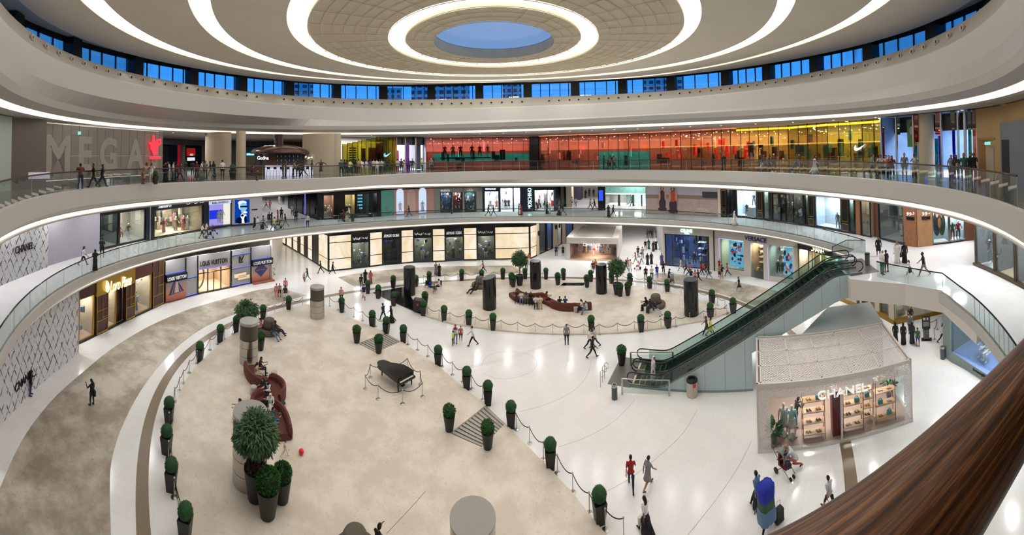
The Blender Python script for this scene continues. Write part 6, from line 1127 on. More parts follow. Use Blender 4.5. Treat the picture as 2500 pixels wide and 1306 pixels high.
def rails(w,lab):
    t=thing('escalator_balustrade',lab,'railing',*ET(7,w,zf(7)))
    hs=[s for s in SS if 0<=s<=16]
    m=MB(); m.strip([ET(s,w,zf(s)+.1) for s in hs],[ET(s,w,zf(s)+.93) for s in hs]); m.build('glass_panel',M_eg,t)
    pt=[ET(-.2+.38*math.sin(a),w,.6-.37*math.cos(a)) for a in [-i*PI/8 for i in range(0,9)]]+[ET(s,w,zf(s)+.97) for s in hs]+[ET(16.3+.38*math.sin(a),w,7.8+.37*math.cos(a)) for a in [i*PI/8 for i in range(0,9)]]
    m=MB(); m.tube(pt,.045,8); m.build('handrail',M_hr,t,smooth=True)
    m=MB(); 
    for d in (-.1,.1): m.strip([ET(s,w+d*.9,zf(s)+.02) for s in SS],[ET(s,w+d*.6,zf(s)+.16) for s in SS])
    m.strip([ET(s,w-.06,zf(s)+.16) for s in SS],[ET(s,w+.06,zf(s)+.16) for s in SS]); m.build('skirt',M_steel,t)
for w,l in ((.12,'near glass side of the near escalator with black handrail'),(1.5,'far glass side of the near escalator with black handrail'),(1.9,'near glass side of the far escalator with black handrail'),(3.28,'far glass side of the far escalator with black handrail')): rails(w,l)
for k,(a,b) in enumerate(((.22,1.4),(2.0,3.18))):
    t=thing('escalator',['near flight of dark escalator steps rising to the lower gallery','far flight of dark escalator steps rising to the lower gallery'][k],'escalator',*ET(7,(a+b)/2,3))
    m=MB(); s=-.2
    while s<15.6:
        z=zf(s+.2); m.box(s,s+.4,a,b,max(-.01,z-.35),z+.02,ET); s+=.4
    m.build('steps',M_tread,t)
    m=MB(); s=-.2
    while s<2: z=zf(s+.2); m.box(s,s+.05,a,b,z+.021,z+.024,ET); s+=.4
    m.build('step_edge_lines',C_('yellow_line','b8a83a',.5),t)
    m=MB(); m.strip([ET(s,a-.03,zf(s)-.3) for s in SS],[ET(s,a-.03,zf(s)+.15) for s in SS]); m.strip([ET(s,b+.03,zf(s)+.15) for s in SS],[ET(s,b+.03,zf(s)-.3) for s in SS]); m.build('dark_skirt',M_track,t)
m=MB(); m.box(-2.0,-.3,-.1,3.5,0,.02,ET); m.build('escalator_plate_floor',C_('plate_grey','6f6e69',.4,metal=.3),kind='structure')
m=MB(); m.box(15.6,17.9,-.1,3.5,7.226,7.24,ET); m.build('escalator_head_plate_floor',C_('plate_grey','6f6e69',.4,metal=.3),kind='structure')
def barrier(a,b,lab,z=0):
    A,B=P(*a,0),P(*b,0); t=thing('glass_barrier',lab,'railing',A[0],A[1],0); M_=lambda s:(A[0]+(B[0]-A[0])*s,A[1]+(B[1]-A[1])*s)
    for s in (0,1): m=MB(); p=M_(s); m.box(p[0]-.05,p[0]+.05,p[1]-.05,p[1]+.05,0,1.05); m.build('post',M_steel,t)
    m=MB(); m.strip([(*M_(0),.1),(*M_(1),.1)],[(*M_(0),.9),(*M_(1),.9)]); m.build('glass_panel',M_glass,t); m=MB(); m.tube([(*M_(0),1.05),(*M_(1),1.05)],.035,8); m.build('top_rail',M_steel,t)
barrier((1519,962),(1634,966),'steel framed glass barrier at the near side of the escalator foot'); barrier((1540,893),(1643,892),'steel framed glass barrier at the far side of the escalator foot')
t=thing('hoop_rail','slim steel hoop bollards at the foot of the escalators','bollard',*P(1466,945,0),0)
for px,py in ((1466,945),(1471,933),(1476,925)):
    x,y=P(px,py,0); m=MB(); m.tube([(x,y,0),(x,y,1.1),(x+.15,y,1.2),(x+.3,y,1.05),(x+.3,y,.75),(x+.05,y,.7)],.025,6); m.build('hoop',M_steel,t)
# ================= right pavilion shop =================
A=np.array([12.38,16.39]); B=np.array([19.62,10.77]); L_=float(np.linalg.norm(B-A)); ux=(B-A)/L_; uy=np.array([-ux[1],ux[0]]); 
if uy[1]<0: uy=-uy
def KP(a,b,z): p=A+ux*a+uy*b; return (float(p[0]),float(p[1]),z)
kp=thing('pavilion_shop','white lattice-roofed pavilion shop with shelves of shoes and big white lettering','kiosk',*KP(L_/2,2.5,0)); H=3.76; D_=5.1
def lattice(name,sx,sz,fill,noise=False,coord='Object'):
    m=bpy.data.materials.new(name); MATS[name]=m; m.use_nodes=True; N=m.node_tree.nodes; L=m.node_tree.links; b=N['Principled BSDF']; b.inputs['Base Color'].default_value=(*lin('dedad6'),1); b.inputs['Roughness'].default_value=.5
    uv=N.new('ShaderNodeUVMap'); br=N.new('ShaderNodeTexBrick'); br.inputs['Scale'].default_value=1; br.inputs['Brick Width'].default_value=sx; br.inputs['Row Height'].default_value=sz; br.inputs['Mortar Size'].default_value=fill; br.inputs['Mortar Smooth'].default_value=0
    L.new(uv.outputs[0],br.inputs[0]); o=br.outputs['Fac']
    if noise:
        nz=N.new('ShaderNodeTexNoise'); nz.inputs['Scale'].default_value=26; L.new(uv.outputs[0],nz.inputs[0]); g=N.new('ShaderNodeMath'); g.operation='GREATER_THAN'; g.inputs[1].default_value=.44; L.new(nz.outputs['Fac'],g.inputs[0]); mx=N.new('ShaderNodeMath'); mx.operation='MAXIMUM'; L.new(o,mx.inputs[0]); L.new(g.outputs[0],mx.inputs[1]); o=mx.outputs[0]
    L.new(o,b.inputs['Alpha']); return m
def uvquad(par,name,c,w,h,mt):
    m=MB(); m.add(c,[(0,1,2,3)]); o=m.build(name,mt,par); uv=o.data.uv_layers.new()
    for i,q in enumerate(((0,0),(w,0),(w,h),(0,h))): uv.data[i].uv=q
    return o
M_lat=lattice('roof_lattice',.2,.11,.03); M_lace=lattice('lace_panel',.45,.45,.012,True)
nx_,ny_=5,3
for i in range(nx_):
    for j in range(ny_):
        a0,a1=.25+i*(L_-.5)/nx_,.25+(i+1)*(L_-.5)/nx_; b0_,b1_=.2+j*(D_-.4)/ny_,.2+(j+1)*(D_-.4)/ny_
        uvquad(kp,'roof_lattice_panel',[KP(a0+.04,b0_+.04,H-.03),KP(a1-.04,b0_+.04,H-.03),KP(a1-.04,b1_-.04,H-.03),KP(a0+.04,b1_-.04,H-.03)],a1-a0,b1_-b0_,M_lat)
m=MB()
for i in range(nx_+1): a=.25+i*(L_-.5)/nx_; m.box(a-.04,a+.04,.1,D_-.1,H-.08,H,KP)
for j in range(ny_+1): b=.2+j*(D_-.4)/ny_; m.box(.1,L_-.1,b-.04,b+.04,H-.08,H,KP)
m.build('roof_beams',M_white,kp)
m=MB()
for q in ((0,L_,-.02,.1),(0,L_,D_-.1,D_),(0,.1,0,D_),(L_-.1,L_,0,D_)): m.box(*q,H-.15,H+.04,KP)
m.build('roof_edge',M_white,kp)
for a,b in ((0,0),(L_,0),(0,D_),(L_,D_)): m=MB(); m.box(a-.06 if a else 0,a+(.12 if not a else 0),b-.0 if not b else b-.12,b+.12 if not b else b,0,H,KP); m.build('corner_post',M_white,kp)
m=MB(); m.box(0,L_,-.03,.12,0,.16,KP); m.box(0,.12,0,D_,0,.16,KP); m.box(L_-.12,L_,0,D_,0,.16,KP); m.box(0,L_,D_-.12,D_,0,.16,KP); m.build('base_frame',M_white,kp)
m=MB(); m.box(.1,L_-.1,.1,D_-.1,.1,.14,KP); m.build('wood_floor',mat('pavilion_oak','b0978a',.35,noise=(1.5,.12)),kp)
uvquad(kp,'lace_header',[KP(.1,.0,2.95),KP(L_-.1,0,2.95),KP(L_-.1,0,H-.1),KP(.1,0,H-.1)],L_-.2,.8,M_lace); uvquad(kp,'lace_panel',[KP(.1,0,.16),KP(.75,0,.16),KP(.75,0,2.95),KP(.1,0,2.95)],.65,2.8,M_lace); uvquad(kp,'lace_panel',[KP(L_-.55,0,.16),KP(L_-.1,0,.16),KP(L_-.1,0,2.95),KP(L_-.55,0,2.95)],.45,2.8,M_lace); uvquad(kp,'lace_side_left',[KP(0,.1,.16),KP(0,D_-.1,.16),KP(0,D_-.1,H-.1),KP(0,.1,H-.1)],D_,3.5,M_lace); uvquad(kp,'lace_side_right',[KP(L_,.1,2.9),KP(L_,D_-.1,2.9),KP(L_,D_-.1,H-.1),KP(L_,.1,H-.1)],D_,.8,M_lace)
uvquad(kp,'window_glass',[KP(.75,-.01,.16),KP(L_-.55,-.01,.16),KP(L_-.55,-.01,2.95),KP(.75,-.01,2.95)],1,1,M_wglass); uvquad(kp,'window_glass',[KP(L_+.01,.1,.16),KP(L_+.01,D_-.1,.16),KP(L_+.01,D_-.1,2.9),KP(L_+.01,.1,2.9)],1,1,M_wglass)
m=MB(); m.box(L_*.52-.05,L_*.52+.05,-.05,.08,.16,2.95,KP); m.box(L_*.27-.015,L_*.27+.015,-.04,.04,.16,2.95,KP); m.build('mullion',M_white,kp)
m=MB(); m.box(.1,L_-.1,D_-.12,D_-.08,.14,H-.1,KP); m.build('back_wall',C_('pavilion_back','8a7f78',.6),kp)
m=MB(); m.box(L_*.47,L_*.53,.35,1.0,.14,2.7,KP); m.build('red_partition',C_('deep_red_wall','6e1f2a',.4),kp)
# annex roof behind
def KQ(a,b): p=A+ux*a+uy*b; return (float(p[0]),float(p[1]))
an=thing('pavilion_annex','plain grey-green flat-roofed annex behind the lattice roof','building',*KP(L_-2,7,0)); m=MB(); m.prism([KQ(3.2,D_+.02),KQ(L_,D_+.02),KQ(L_+.2,8.8),KQ(5.8,8.9)],3.5,H+.02); m.build('flat_roof',C_('annex_roof','a3aca6',.5),an); m=MB(); m.prism([KQ(3.4,D_+.1),KQ(L_-.1,D_+.1),KQ(L_+.1,8.7),KQ(5.9,8.8)],0,3.5); m.build('walls',M_white,an)
f=KP(L_*.53,-.12,2.72); text_obj(kp,'sign_lettering','CHANEL',f[0],f[1],f[2],.45,2.9,math.atan2(ux[1],ux[0]),C_('letter_white','f0f0ee',.4,emit=.5),.05)
for a,b in ((2,1.6),(4.6,1.6),(7.2,1.6),(3.3,3.6),(6,3.6)): p=KP(a,b,3.5); lamp(p[0],p[1],p[2],.5,70,(1,.94,.88),kp,'pavilion_lamp')
M_shf=C_('shelf_maple','c9a27a',.4); M_red=C_('rack_red','7a2730',.4)
goods=[C_('shoe_silver','bfc0c4',.3,metal=.4),C_('shoe_pink','d7a2a6',.5),C_('shoe_black','1c1a1b',.4),C_('shoe_tan','a67a52',.5),C_('bag_teal','4f9fa0',.5)]
for k,(a0,a1,b,zt,lab,mt) in enumerate(((2.6,3.85,.55,2.3,'red-framed oak shoe rack left of the dark red partition in the pavilion',M_red),(4.95,6.15,.55,2.35,'red-framed oak shoe rack just right of the dark red partition',M_red),(6.3,6.85,1.0,2.1,'narrow pale rack between the two right-hand racks in the pavilion',M_steel),(6.95,8.2,.6,2.75,'tallest red-framed shoe rack at the right end of the pavilion',M_red))):
    t=thing('shoe_rack',lab,'shelf',*KP((a0+a1)/2,b,.14)); 
    for a in (a0,a1):
        for bb in (b-.2,b+.25): m=MB(); m.tube([KP(a,bb,.14),KP(a,bb,zt+.3)],.02,6); m.build('upright',mt,t)
    n=4
    for i in range(n):
        z=.45+i*(zt-.45)/(n-1); m=MB(); m.box(a0-.03,a1+.03,b-.22,b+.27,z,z+.035,KP); m.build('shelf',M_shf,t)
        for j in range(2 if a1-a0>1 else 1):
            c=a0+(a1-a0)*(.28+.45*j if a1-a0>1 else .5); kind_=(i+j+k)%5; g=thing('shoe_pair' if kind_!=4 else 'handbag','','shoes' if kind_!=4 else 'handbag',*KP(c,b,z+.035)); nm=['lowest','second','third','top'][i]; side='left' if j==0 else 'right'
            g['label']='%s %s on the %s shelf%s of the %s'%(['silver','pink','black','tan','teal'][kind_],'shoes' if kind_!=4 else 'handbag',nm,(', '+side+' side,') if a1-a0>1 else '',['rack left of the red partition','rack right of the red partition','narrow pale rack','tallest rack'][k])
            if kind_!=4:
                for d in (-.08,.08):
                    m=MB(); p=KP(c+d,b-.02,z+.075); m.ball(p,.05,8,(.045,.12,.04)); q=KP(c+d,b+.07,z+.035); m.tube([q,(q[0],q[1],q[2]+.1)],.012,5); m.build('shoe',goods[kind_],g,smooth=True)
            else: m=MB(); m.box(c-.15,c+.15,b-.06,b+.06,z+.035,z+.25,KP); m.build('bag_body',goods[4],g); m=MB(); m.tube([KP(c-.1,b,z+.25),KP(c-.05,b,z+.36),KP(c+.05,b,z+.36),KP(c+.1,b,z+.25)],.012,5); m.build('strap',goods[2],g)
for a,b,h,l in ((.95,.5,1.2,'leafy potted plant at the left front corner inside the pavilion'),(8.45,2.2,2.3,'tall broad-leaved plant at the right inside the pavilion')):
    x,y,z=KP(a,b,.14); t=thing('potted_plant',l,'plant',x,y,z); m=MB(); m.lathe([(.13,0),(.18,.4),(.15,.4)],14,(x,y,z)); m.build('pot',C_('pot_grey','54585a',.6),t); m=MB(); leaves(m,x,y,z+h*.65,.32+h*.08,h*.35,90,.34,.3); m.build('foliage',mat('plant_leaf','2f6a3c',.5,noise=(5,.3)),t)
# ================= the near wooden handrail =================
def dirp(px,py,d): v=ray(px,py); v=v/np.linalg.norm(v); return v*d+np.array([0,0,CZ])
p0=np.array([.07183,.16806,17-.263]); dv=np.array([-.04265,.00967,.00436])
a=p0-dv*14
m=MB(); m.tube([tuple(p0+dv*t) for t in (-14,-10,-7,-5,-4,-3,-2.4,-1.8,-1.2,-.6,-.2)]+[tuple(p0+dv*t-np.array([0,0,q])) for t,q in ((.3,.012),(.9,.045),(1.4,.1),(1.7,.18),(1.8,.3))],.04,40)
def wood():
    m_=bpy.data.materials.new('handrail_walnut'); m_.use_nodes=True; N=m_.node_tree.nodes; L=m_.node_tree.links; bs=N['Principled BSDF']; bs.inputs['Roughness'].default_value=.42; bs.inputs['Coat Weight'].default_value=.12
    tc=N.new('ShaderNodeTexCoord'); mp=N.new('ShaderNodeMapping'); d=Vector(dv).normalized(); mp.inputs['Rotation'].default_value=(0,0,0)
    q=d.rotation_difference(Vector((1,0,0))).to_euler(); mp.inputs['Rotation'].default_value=q; m2=N.new('ShaderNodeMapping'); m2.inputs['Scale'].default_value=(5,150,150); L.new(tc.outputs['Object'],mp.inputs[0]); L.new(mp.outputs[0],m2.inputs[0])
    nz=N.new('ShaderNodeTexNoise'); nz.inputs['Scale'].default_value=2.2; nz.inputs['Detail'].default_value=6; nz.inputs['Distortion'].default_value=.6; L.new(m2.outputs[0],nz.inputs[0]); cr=N.new('ShaderNodeValToRGB'); e=cr.color_ramp; e.elements[0].color=(*lin('38200f'),1); e.elements[0].position=.38; e.elements[1].color=(*lin('8a5c34'),1); e.elements[1].position=.66; x_=e.elements.new(.52); x_.color=(*lin('5e3a22'),1)
    L.new(nz.outputs['Fac'],cr.inputs[0]); L.new(cr.outputs[0],bs.inputs['Base Color']); return m_
t=thing('wooden_handrail','thick dark wooden handrail crossing the lower right corner close by','handrail',*[float(v) for v in a]); m.build('rail',wood(),t,smooth=True)
m=MB(); c=p0-dv*11; m.tube([tuple(c),(float(c[0]),float(c[1]),float(c[2])-.25),(float(c[0])+.25,float(c[1])-.1,float(c[2])-.3)],.012,8); m.build('bracket',M_steel,t)
# ================= people =================
def Rx(v,a): return Vector((v[0],v[1]*math.cos(a)-v[2]*math.sin(a),v[1]*math.sin(a)+v[2]*math.cos(a)))
POSE={ # torso lean, head nod, per side (thigh fwd, knee, thigh out, shoulder fwd, shoulder out, elbow, forearm in)
 'S':(2,0,(2,2,3,4,10,12,.1),(-2,3,3,-3,9,15,.1)),
 'W':(4,0,(26,8,1,-22,8,18,.0),(-20,22,1,24,8,24,.0)),
 'L':(24,4,(-8,2,4,62,12,62,.5),(2,14,4,60,12,66,.5)),
 'P':(2,12,(2,2,3,30,12,105,.35),(-2,4,3,2,9,14,.1)),
 'A':(6,0,(0,2,5,18,72,8,0),(0,2,5,18,72,8,0)),
 'U':(6,4,(18,8,2,30,6,50,.1),(-14,18,2,30,6,50,.1)),
 'B':(12,10,(4,3,3,34,12,88,.6),(-4,5,3,34,12,88,.6)),
 'C':(38,8,(105,125,12,60,8,20,.2),(20,105,6,64,8,25,.2)),
 'T':(6,14,(82,80,6,34,10,70,.4),(82,84,6,34,10,74,.4)),
 'R':(-20,18,(74,40,6,16,14,50,.3),(70,34,8,16,14,60,.3)),
 'D':(3,0,(0,3,8,22,14,30,.2),(6,4,8,-6,16,14,.1))}
def skeleton(pose):
    tl,hn,ls,rs=POSE[pose]; tl=-math.radians(tl); B={}; hip=Vector((0,0,.93)); ch=hip+Rx((0,0,.36),tl); nk=hip+Rx((0,0,.545),tl); hd=nk+Rx((0,.035,.155),tl*.5-math.radians(hn)*.5)
    B['hip']=hip; B['ch']=ch; B['nk']=nk; B['hd']=hd; B['ha']=tl*.5-math.radians(hn)
    for s,q in ((-1,ls),(1,rs)):
        tf,kn,to,sf,so,el,fi=[math.radians(v) if i<6 else v for i,v in enumerate(q)]
        h=hip+Vector((s*.09,0,-.02)); k=h+Vector((s*math.sin(to)*.43,math.sin(tf)*.43*math.cos(to),-math.cos(tf)*.43*math.cos(to))); a=k+Vector((0,math.sin(tf-kn)*.42,-math.cos(tf-kn)*.42))
        f=max(-.9,min(.5,(tf-kn)*.7)); t=a+Vector((s*.02,.17*math.cos(f),.17*math.sin(f)-.045)); he=a+Vector((0,-.05,-.05))
        sh=hip+Rx((s*.175,0,.49),tl); e=sh+Rx((s*math.sin(so)*.29,math.sin(sf)*.29,-math.cos(sf)*math.cos(so)*.29),tl*.3); w=e+Rx((s*(math.sin(so)*.12-fi*.2),math.sin(sf+el)*.25,-math.cos(sf+el)*.25),tl*.3); d=(w-e).normalized()
        for n,v in (('h',h),('k',k),('a',a),('t',t),('he',he),('sh',sh),('e',e),('w',w),('d',d)): B[(n,s)]=v
    lo=min(min(B[('t',s)].z,B[('a',s)].z-.07) for s in (-1,1))-.025; return B,lo
TPL={}
def template(pose,seat=False):
    if pose in TPL: return TPL[pose]
    B,lo=skeleton(pose); m=MB(); up=[]
    lerp=lambda a,b,t:a+(b-a)*t
    H,C,N=B['hip'],B['ch'],B['nk']
    m.tube([lerp(H,C,-.28),lerp(H,C,-.12),H,lerp(H,C,.35),lerp(H,C,.75),C,lerp(C,N,.45),lerp(C,N,.8),lerp(C,N,1.0)],[.09,.14,.155,.13,.145,.165,.175,.11,.055],14,r2=[.07,.1,.105,.095,.105,.115,.1,.075,.055])
    m.tube([lerp(C,N,.75),N,B['hd']],[.062,.056,.05],10)
    hd=B['hd']; ha=B['ha']; hp=lambda x,y,z: hd+Rx((x,y,z),ha)
    b=len(m.v); m.ball((0,0,0),1,16,(.073,.092,.112)); 
    for i in range(b,len(m.v)): x,y,z=m.v[i]; k=1-.22*max(0,-z/.112)*(1 if y>-.02 else .6); m.v[i]=tuple(hp(x*k,y*(k*.5+.5)+(.008 if z<-.04 else 0),z+.01))
    m.tube([hp(0,.085,.03),hp(0,.108,-.005),hp(0,.09,-.02)],[.008,.015,.012],6)
    m.tube([hp(-.025,.078,-.05),hp(0,.09,-.05),hp(.025,.078,-.05)],.011,6); m.ball(hp(0,.068,-.085),.026,8)
    for s in (-1,1): m.ball(hp(s*.075,-.005,.0),.02,8,(.012,.018,.03))
    for s in (-1,1):
        h,k,a,t,he,sh,e,w,d=[B[(n,s)] for n in ('h','k','a','t','he','sh','e','w','d')]
        m.tube([h+Vector((0,0,.06)),h,lerp(h,k,.35),lerp(h,k,.75),k,lerp(k,a,.28),lerp(k,a,.65),a],[.085,.097,.092,.068,.06,.062,.047,.04],10)
        m.tube([he,a+Vector((0,0,-.03)),lerp(a,t,.6),t],[.035,.045,.045,.03],10,r2=[.03,.045,.034,.022])
        m.tube([lerp(sh,C,.35),sh,lerp(sh,e,.3),lerp(sh,e,.8),e,lerp(e,w,.3),w],[.06,.062,.052,.042,.04,.038,.028],10)
        m.tube([w,w+d*.035,w+d*.08,w+d*.095],[.026,.036,.036,.028],8,r2=[.022,.018,.016,.012])
    me=bpy.data.meshes.new('t'); me.from_pydata(m.v,[],m.f); o=bpy.data.objects.new('t',me); COL.objects.link(o)
    r=o.modifiers.new('r','REMESH'); r.mode='VOXEL'; r.voxel_size=.0155; r.adaptivity=0; sm=o.modifiers.new('s','SMOOTH'); sm.factor=.5; sm.iterations=2
    bpy.context.view_layer.update(); ev=o.evaluated_get(bpy.context.evaluated_depsgraph_get()); mm=bpy.data.meshes.new_from_object(ev); bpy.data.objects.remove(o)
    nv=len(mm.vertices); V=np.empty(nv*3); mm.vertices.foreach_get('co',V); V=V.reshape(-1,3); Fc=[tuple(p.vertices) for p in mm.polygons]
    cen=np.array([V[list(f)].mean(0) for f in Fc]); ht=lambda a,b,r:(np.array(a),np.array(b),r)
    bones=[(0,ht(N+Vector((0,0,.02)),hd,.055)),(0,ht(hd,hd+Vector((0,0,.03)),.1)),(1,ht(lerp(H,C,.05),C,.13)),(1,ht(C,lerp(C,N,.85),.13)),(3,ht(lerp(H,C,-.3),lerp(H,C,.0),.11))]
    for s in (-1,1):
        g=lambda n:B[(n,s)]
        bones+=[(3,ht(g('h'),g('k'),.07)),(4,ht(g('k'),lerp(g('k'),g('a'),.93),.05)),(5,ht(g('a')+Vector((0,0,-.035)),g('t'),.04)),(5,ht(g('he'),g('a')+Vector((0,0,-.04)),.035)),(1,ht(g('sh'),lerp(g('sh'),g('e'),.85),.05)),(2,ht(lerp(g('sh'),g('e'),.9),lerp(g('e'),g('w'),.96),.038)),(0,ht(g('w'),g('w')+g('d')*.1,.03))]
    D=[]
    for sl,(a,b_,r) in bones:
        ab=b_-a; t=np.clip(((cen-a)@ab)/max(1e-9,ab@ab),0,1); D.append(np.linalg.norm(cen-(a+t[:,None]*ab),axis=1)/r)
    sl=np.array([b[0] for b in bones])[np.argmin(np.array(D),0)]
    k=MB(); k.v=[tuple(v) for v in V]; k.f=Fc; k.m=[int(q) for q in sl]
    for s in (-1,1):  # fingers, eyes
        w,d=B[('w',s)],B[('d',s)]; side=Vector((0,1,0)).cross(d) if abs(d.y)<.7 else Vector((1,0,0)); 
        across=d.cross(Vector((s,0,0))).normalized(); curl=Vector((-s,0,0))
        if across.length<.5: across=Vector((0,1,0))
        k.cur=0
        for i,(o_,ln) in enumerate(((-.026,.07),(-.009,.08),(.009,.076),(.025,.06))):
            p=w+d*.085+across*o_; k.tube([p,p+d*ln*.45+curl*.006,p+d*ln*.8+curl*.022,p+d*ln*.92+curl*.036],[.0095,.009,.008,.006],6)
        p=w+d*.03+across*.03; k.tube([p,p+d*.03+across*.025+curl*.01,p+d*.06+across*.03+curl*.025],[.012,.011,.008],6)
        k.cur=6; k.ball(hp(s*.03,.083,.02),.011,6)
    k.v=[(x,y,z-lo) for x,y,z in k.v]
    me=bpy.data.meshes.new('person_body_'+pose); me.from_pydata(k.v,[],k.f); me.polygons.foreach_set('material_index',k.m); me.polygons.foreach_set('use_smooth',[True]*len(k.f))
    for _ in range(7): me.materials.append(None)
    me.update(); TPL[pose]=(me,B,lo,hd-Vector((0,0,lo)),ha); bpy.data.meshes.remove(mm); return TPL[pose]
def meshof(m,name,smooth=True):
    me=bpy.data.meshes.new(name); me.from_pydata(m.v,[],m.f); me.polygons.foreach_set('use_smooth',[smooth]*len(m.f)); me.update(); me.materials.append(None); return me
HAIRM={}
def hair_mesh(k):
    if k in HAIRM: return HAIRM[k]
    m=MB()
    def cap(r,zc,cut,yc=-.012):
        b=len(m.v); m.ball((0,0,0),1,16,r)
        for i in range(b,len(m.v)):
            x,y,z=m.v[i]
            if y>.02 and z<cut: y=.02-(.02*(cut-z)/.1); x*=.93
            m.v[i]=(x,y+yc,z+zc)
    if k=='s': cap((.082,.1,.118),.022,.05)
    if k=='c': cap((.084,.102,.112),.03,.04); m.tube([(0,.06,.06),(0,.16,.05)],[.07,.05],10,r2=.012)
    if k in 'lk': cap((.085,.103,.12),.022,.05)
    if k=='l': m.tube([(0,-.05,.06),(0,-.085,-.05),(0,-.1,-.18),(0,-.09,-.3)],[.07,.085,.08,.035],10,r2=[.05,.045,.035,.02])
    if k=='k': m.ball((0,-.11,.06),.045,10)
    if k in 'hwr': cap((.092,.11,.128),.01,.045,-.01); m.tube([(0,-.01,-.06),(0,-.01,-.14),(0,-.02,-.24),(0,-.03,-.3)],[.075,.09,.165,.19],14,r2=[.075,.085,.12,.12])
    if k in 'go': cap((.09,.108,.12),.022,.05,-.008); m.tube([(0,-.05,.05),(0,-.09,-.1),(0,-.12,-.26)],[.09,.13,.16],12,r2=[.06,.05,.04]); 
    HAIRM[k]=meshof(m,'hair_'+k); return HAIRM[k]
AG=None
DRM={}
def dress_mesh(k,pose):
    key=(k,pose)
    if key in DRM: return DRM[key]
    me,B,lo,hd,ha=template(pose); m=MB(); H,C,N=[B[n]-Vector((0,0,lo)) for n in ('hip','ch','nk')]
    st=max(abs(B[('a',1)].y-B[('a',-1)].y)*.5,.04); my=(B[('a',1)].y+B[('a',-1)].y)/2
    top={'a':1,'d':1,'q':0,'m':0,'x':0}[k]; bot={'a':.03,'d':.5,'q':.55,'m':.1}[k]; P_=[];R1=[];R2=[]
    if pose in 'TR':
        kn=(B[('k',1)]+B[('k',-1)])*.5-Vector((0,0,lo)); an=(B[('a',1)]+B[('a',-1)])*.5-Vector((0,0,lo))
        if top: P_+=[C+(N-C)*.6,C,H+(C-H)*.5]; R1+=[.15,.185,.17]; R2+=[.11,.135,.13]
        P_+=[H+Vector((0,.02,.02)),H+(kn-H)*.5,kn+Vector((0,.03,.0)),kn+(an-kn)*.5,kn+(an-kn)*(.95 if bot<.2 else .3)]; R1+=[.19,.2,.2,.19,.2]; R2+=[.14,.13,.12,.13,.13]
        if bot>.2: P_=P_[:-2]; R1=R1[:-2]; R2=R2[:-2]
    else:
        if top: P_+=[C+(N-C)*.7,C+(N-C)*.3,C,H+(C-H)*.4]; R1+=[.13,.185,.18,.16]; R2+=[.09,.125,.135,.125]
        else: P_+=[H+(C-H)*.15]; R1+=[.15]; R2+=[.115]
        for t in (0,.33,.66,1):
            z=H.z+(bot-H.z)*t; w=.17+(.07 if bot<.3 else .06)*t+(.05*t if k=='m' else 0); P_.append(Vector((0,H.y+(my-H.y)*t,z))); R1.append(w*.92); R2.append(w*.68+min(.1,st)*t*(1-bot))
    m.tube(P_,R1,18,r2=R2); 
    for i in range(len(m.v)):
        x,y,z=m.v[i]; a=math.atan2(y,x); f=max(0,min(1,(H.z-z)/.5)); q=1+.05*f*math.sin(a*7); m.v[i]=(x*q,y*(q if abs(y)<.6 else 1),z)
    DRM[key]=meshof(m,'robe_'+k+pose); return DRM[key]
PAL=dict(aqua='a8cfd0',silver='c9c6c4',black='151517',white='dedcd8',navy='1c2438',grey='7d7d7f',red='9c1f22',blue='2b4468',pink='c98a8a',yellow='d8cf62',tan='a38a68',maroon='5a1f24',dark='2a2b2e',green='3d5a3c',orange='b8683c',beige='bfae8e',violet='4a3a78',brown='4a3428',teal='2f5a5c',denim='5a7896',light='b5b8bd',lime='c8d84a',royal='1f2f9c',cream='d8cdb8',rose='b0625c')
SK=['a8745a','8a5a42','c08f74','6e4634']
HC={'s':'17130f','l':'1a120e','c':'20242c','k':'2a1c14','h':'101012','w':'dddcd8','r':'9c2030','g':'e6e4e0','o':'c9a0a0'}
LABELS={}
def cloth(c): return mat('cloth_'+c,PAL[c],.85,noise=(14,.12),bump=(30,.2))
def dirz(px,py,d):
    v=ray(px,py); a=math.atan2(v[0],v[1]); o={'b':0,'f':PI,'r':PI/2,'l':-PI/2,'br':.8,'bl':-.8,'fr':PI-.8,'fl':PI+.8}[d]; return -(a+o)
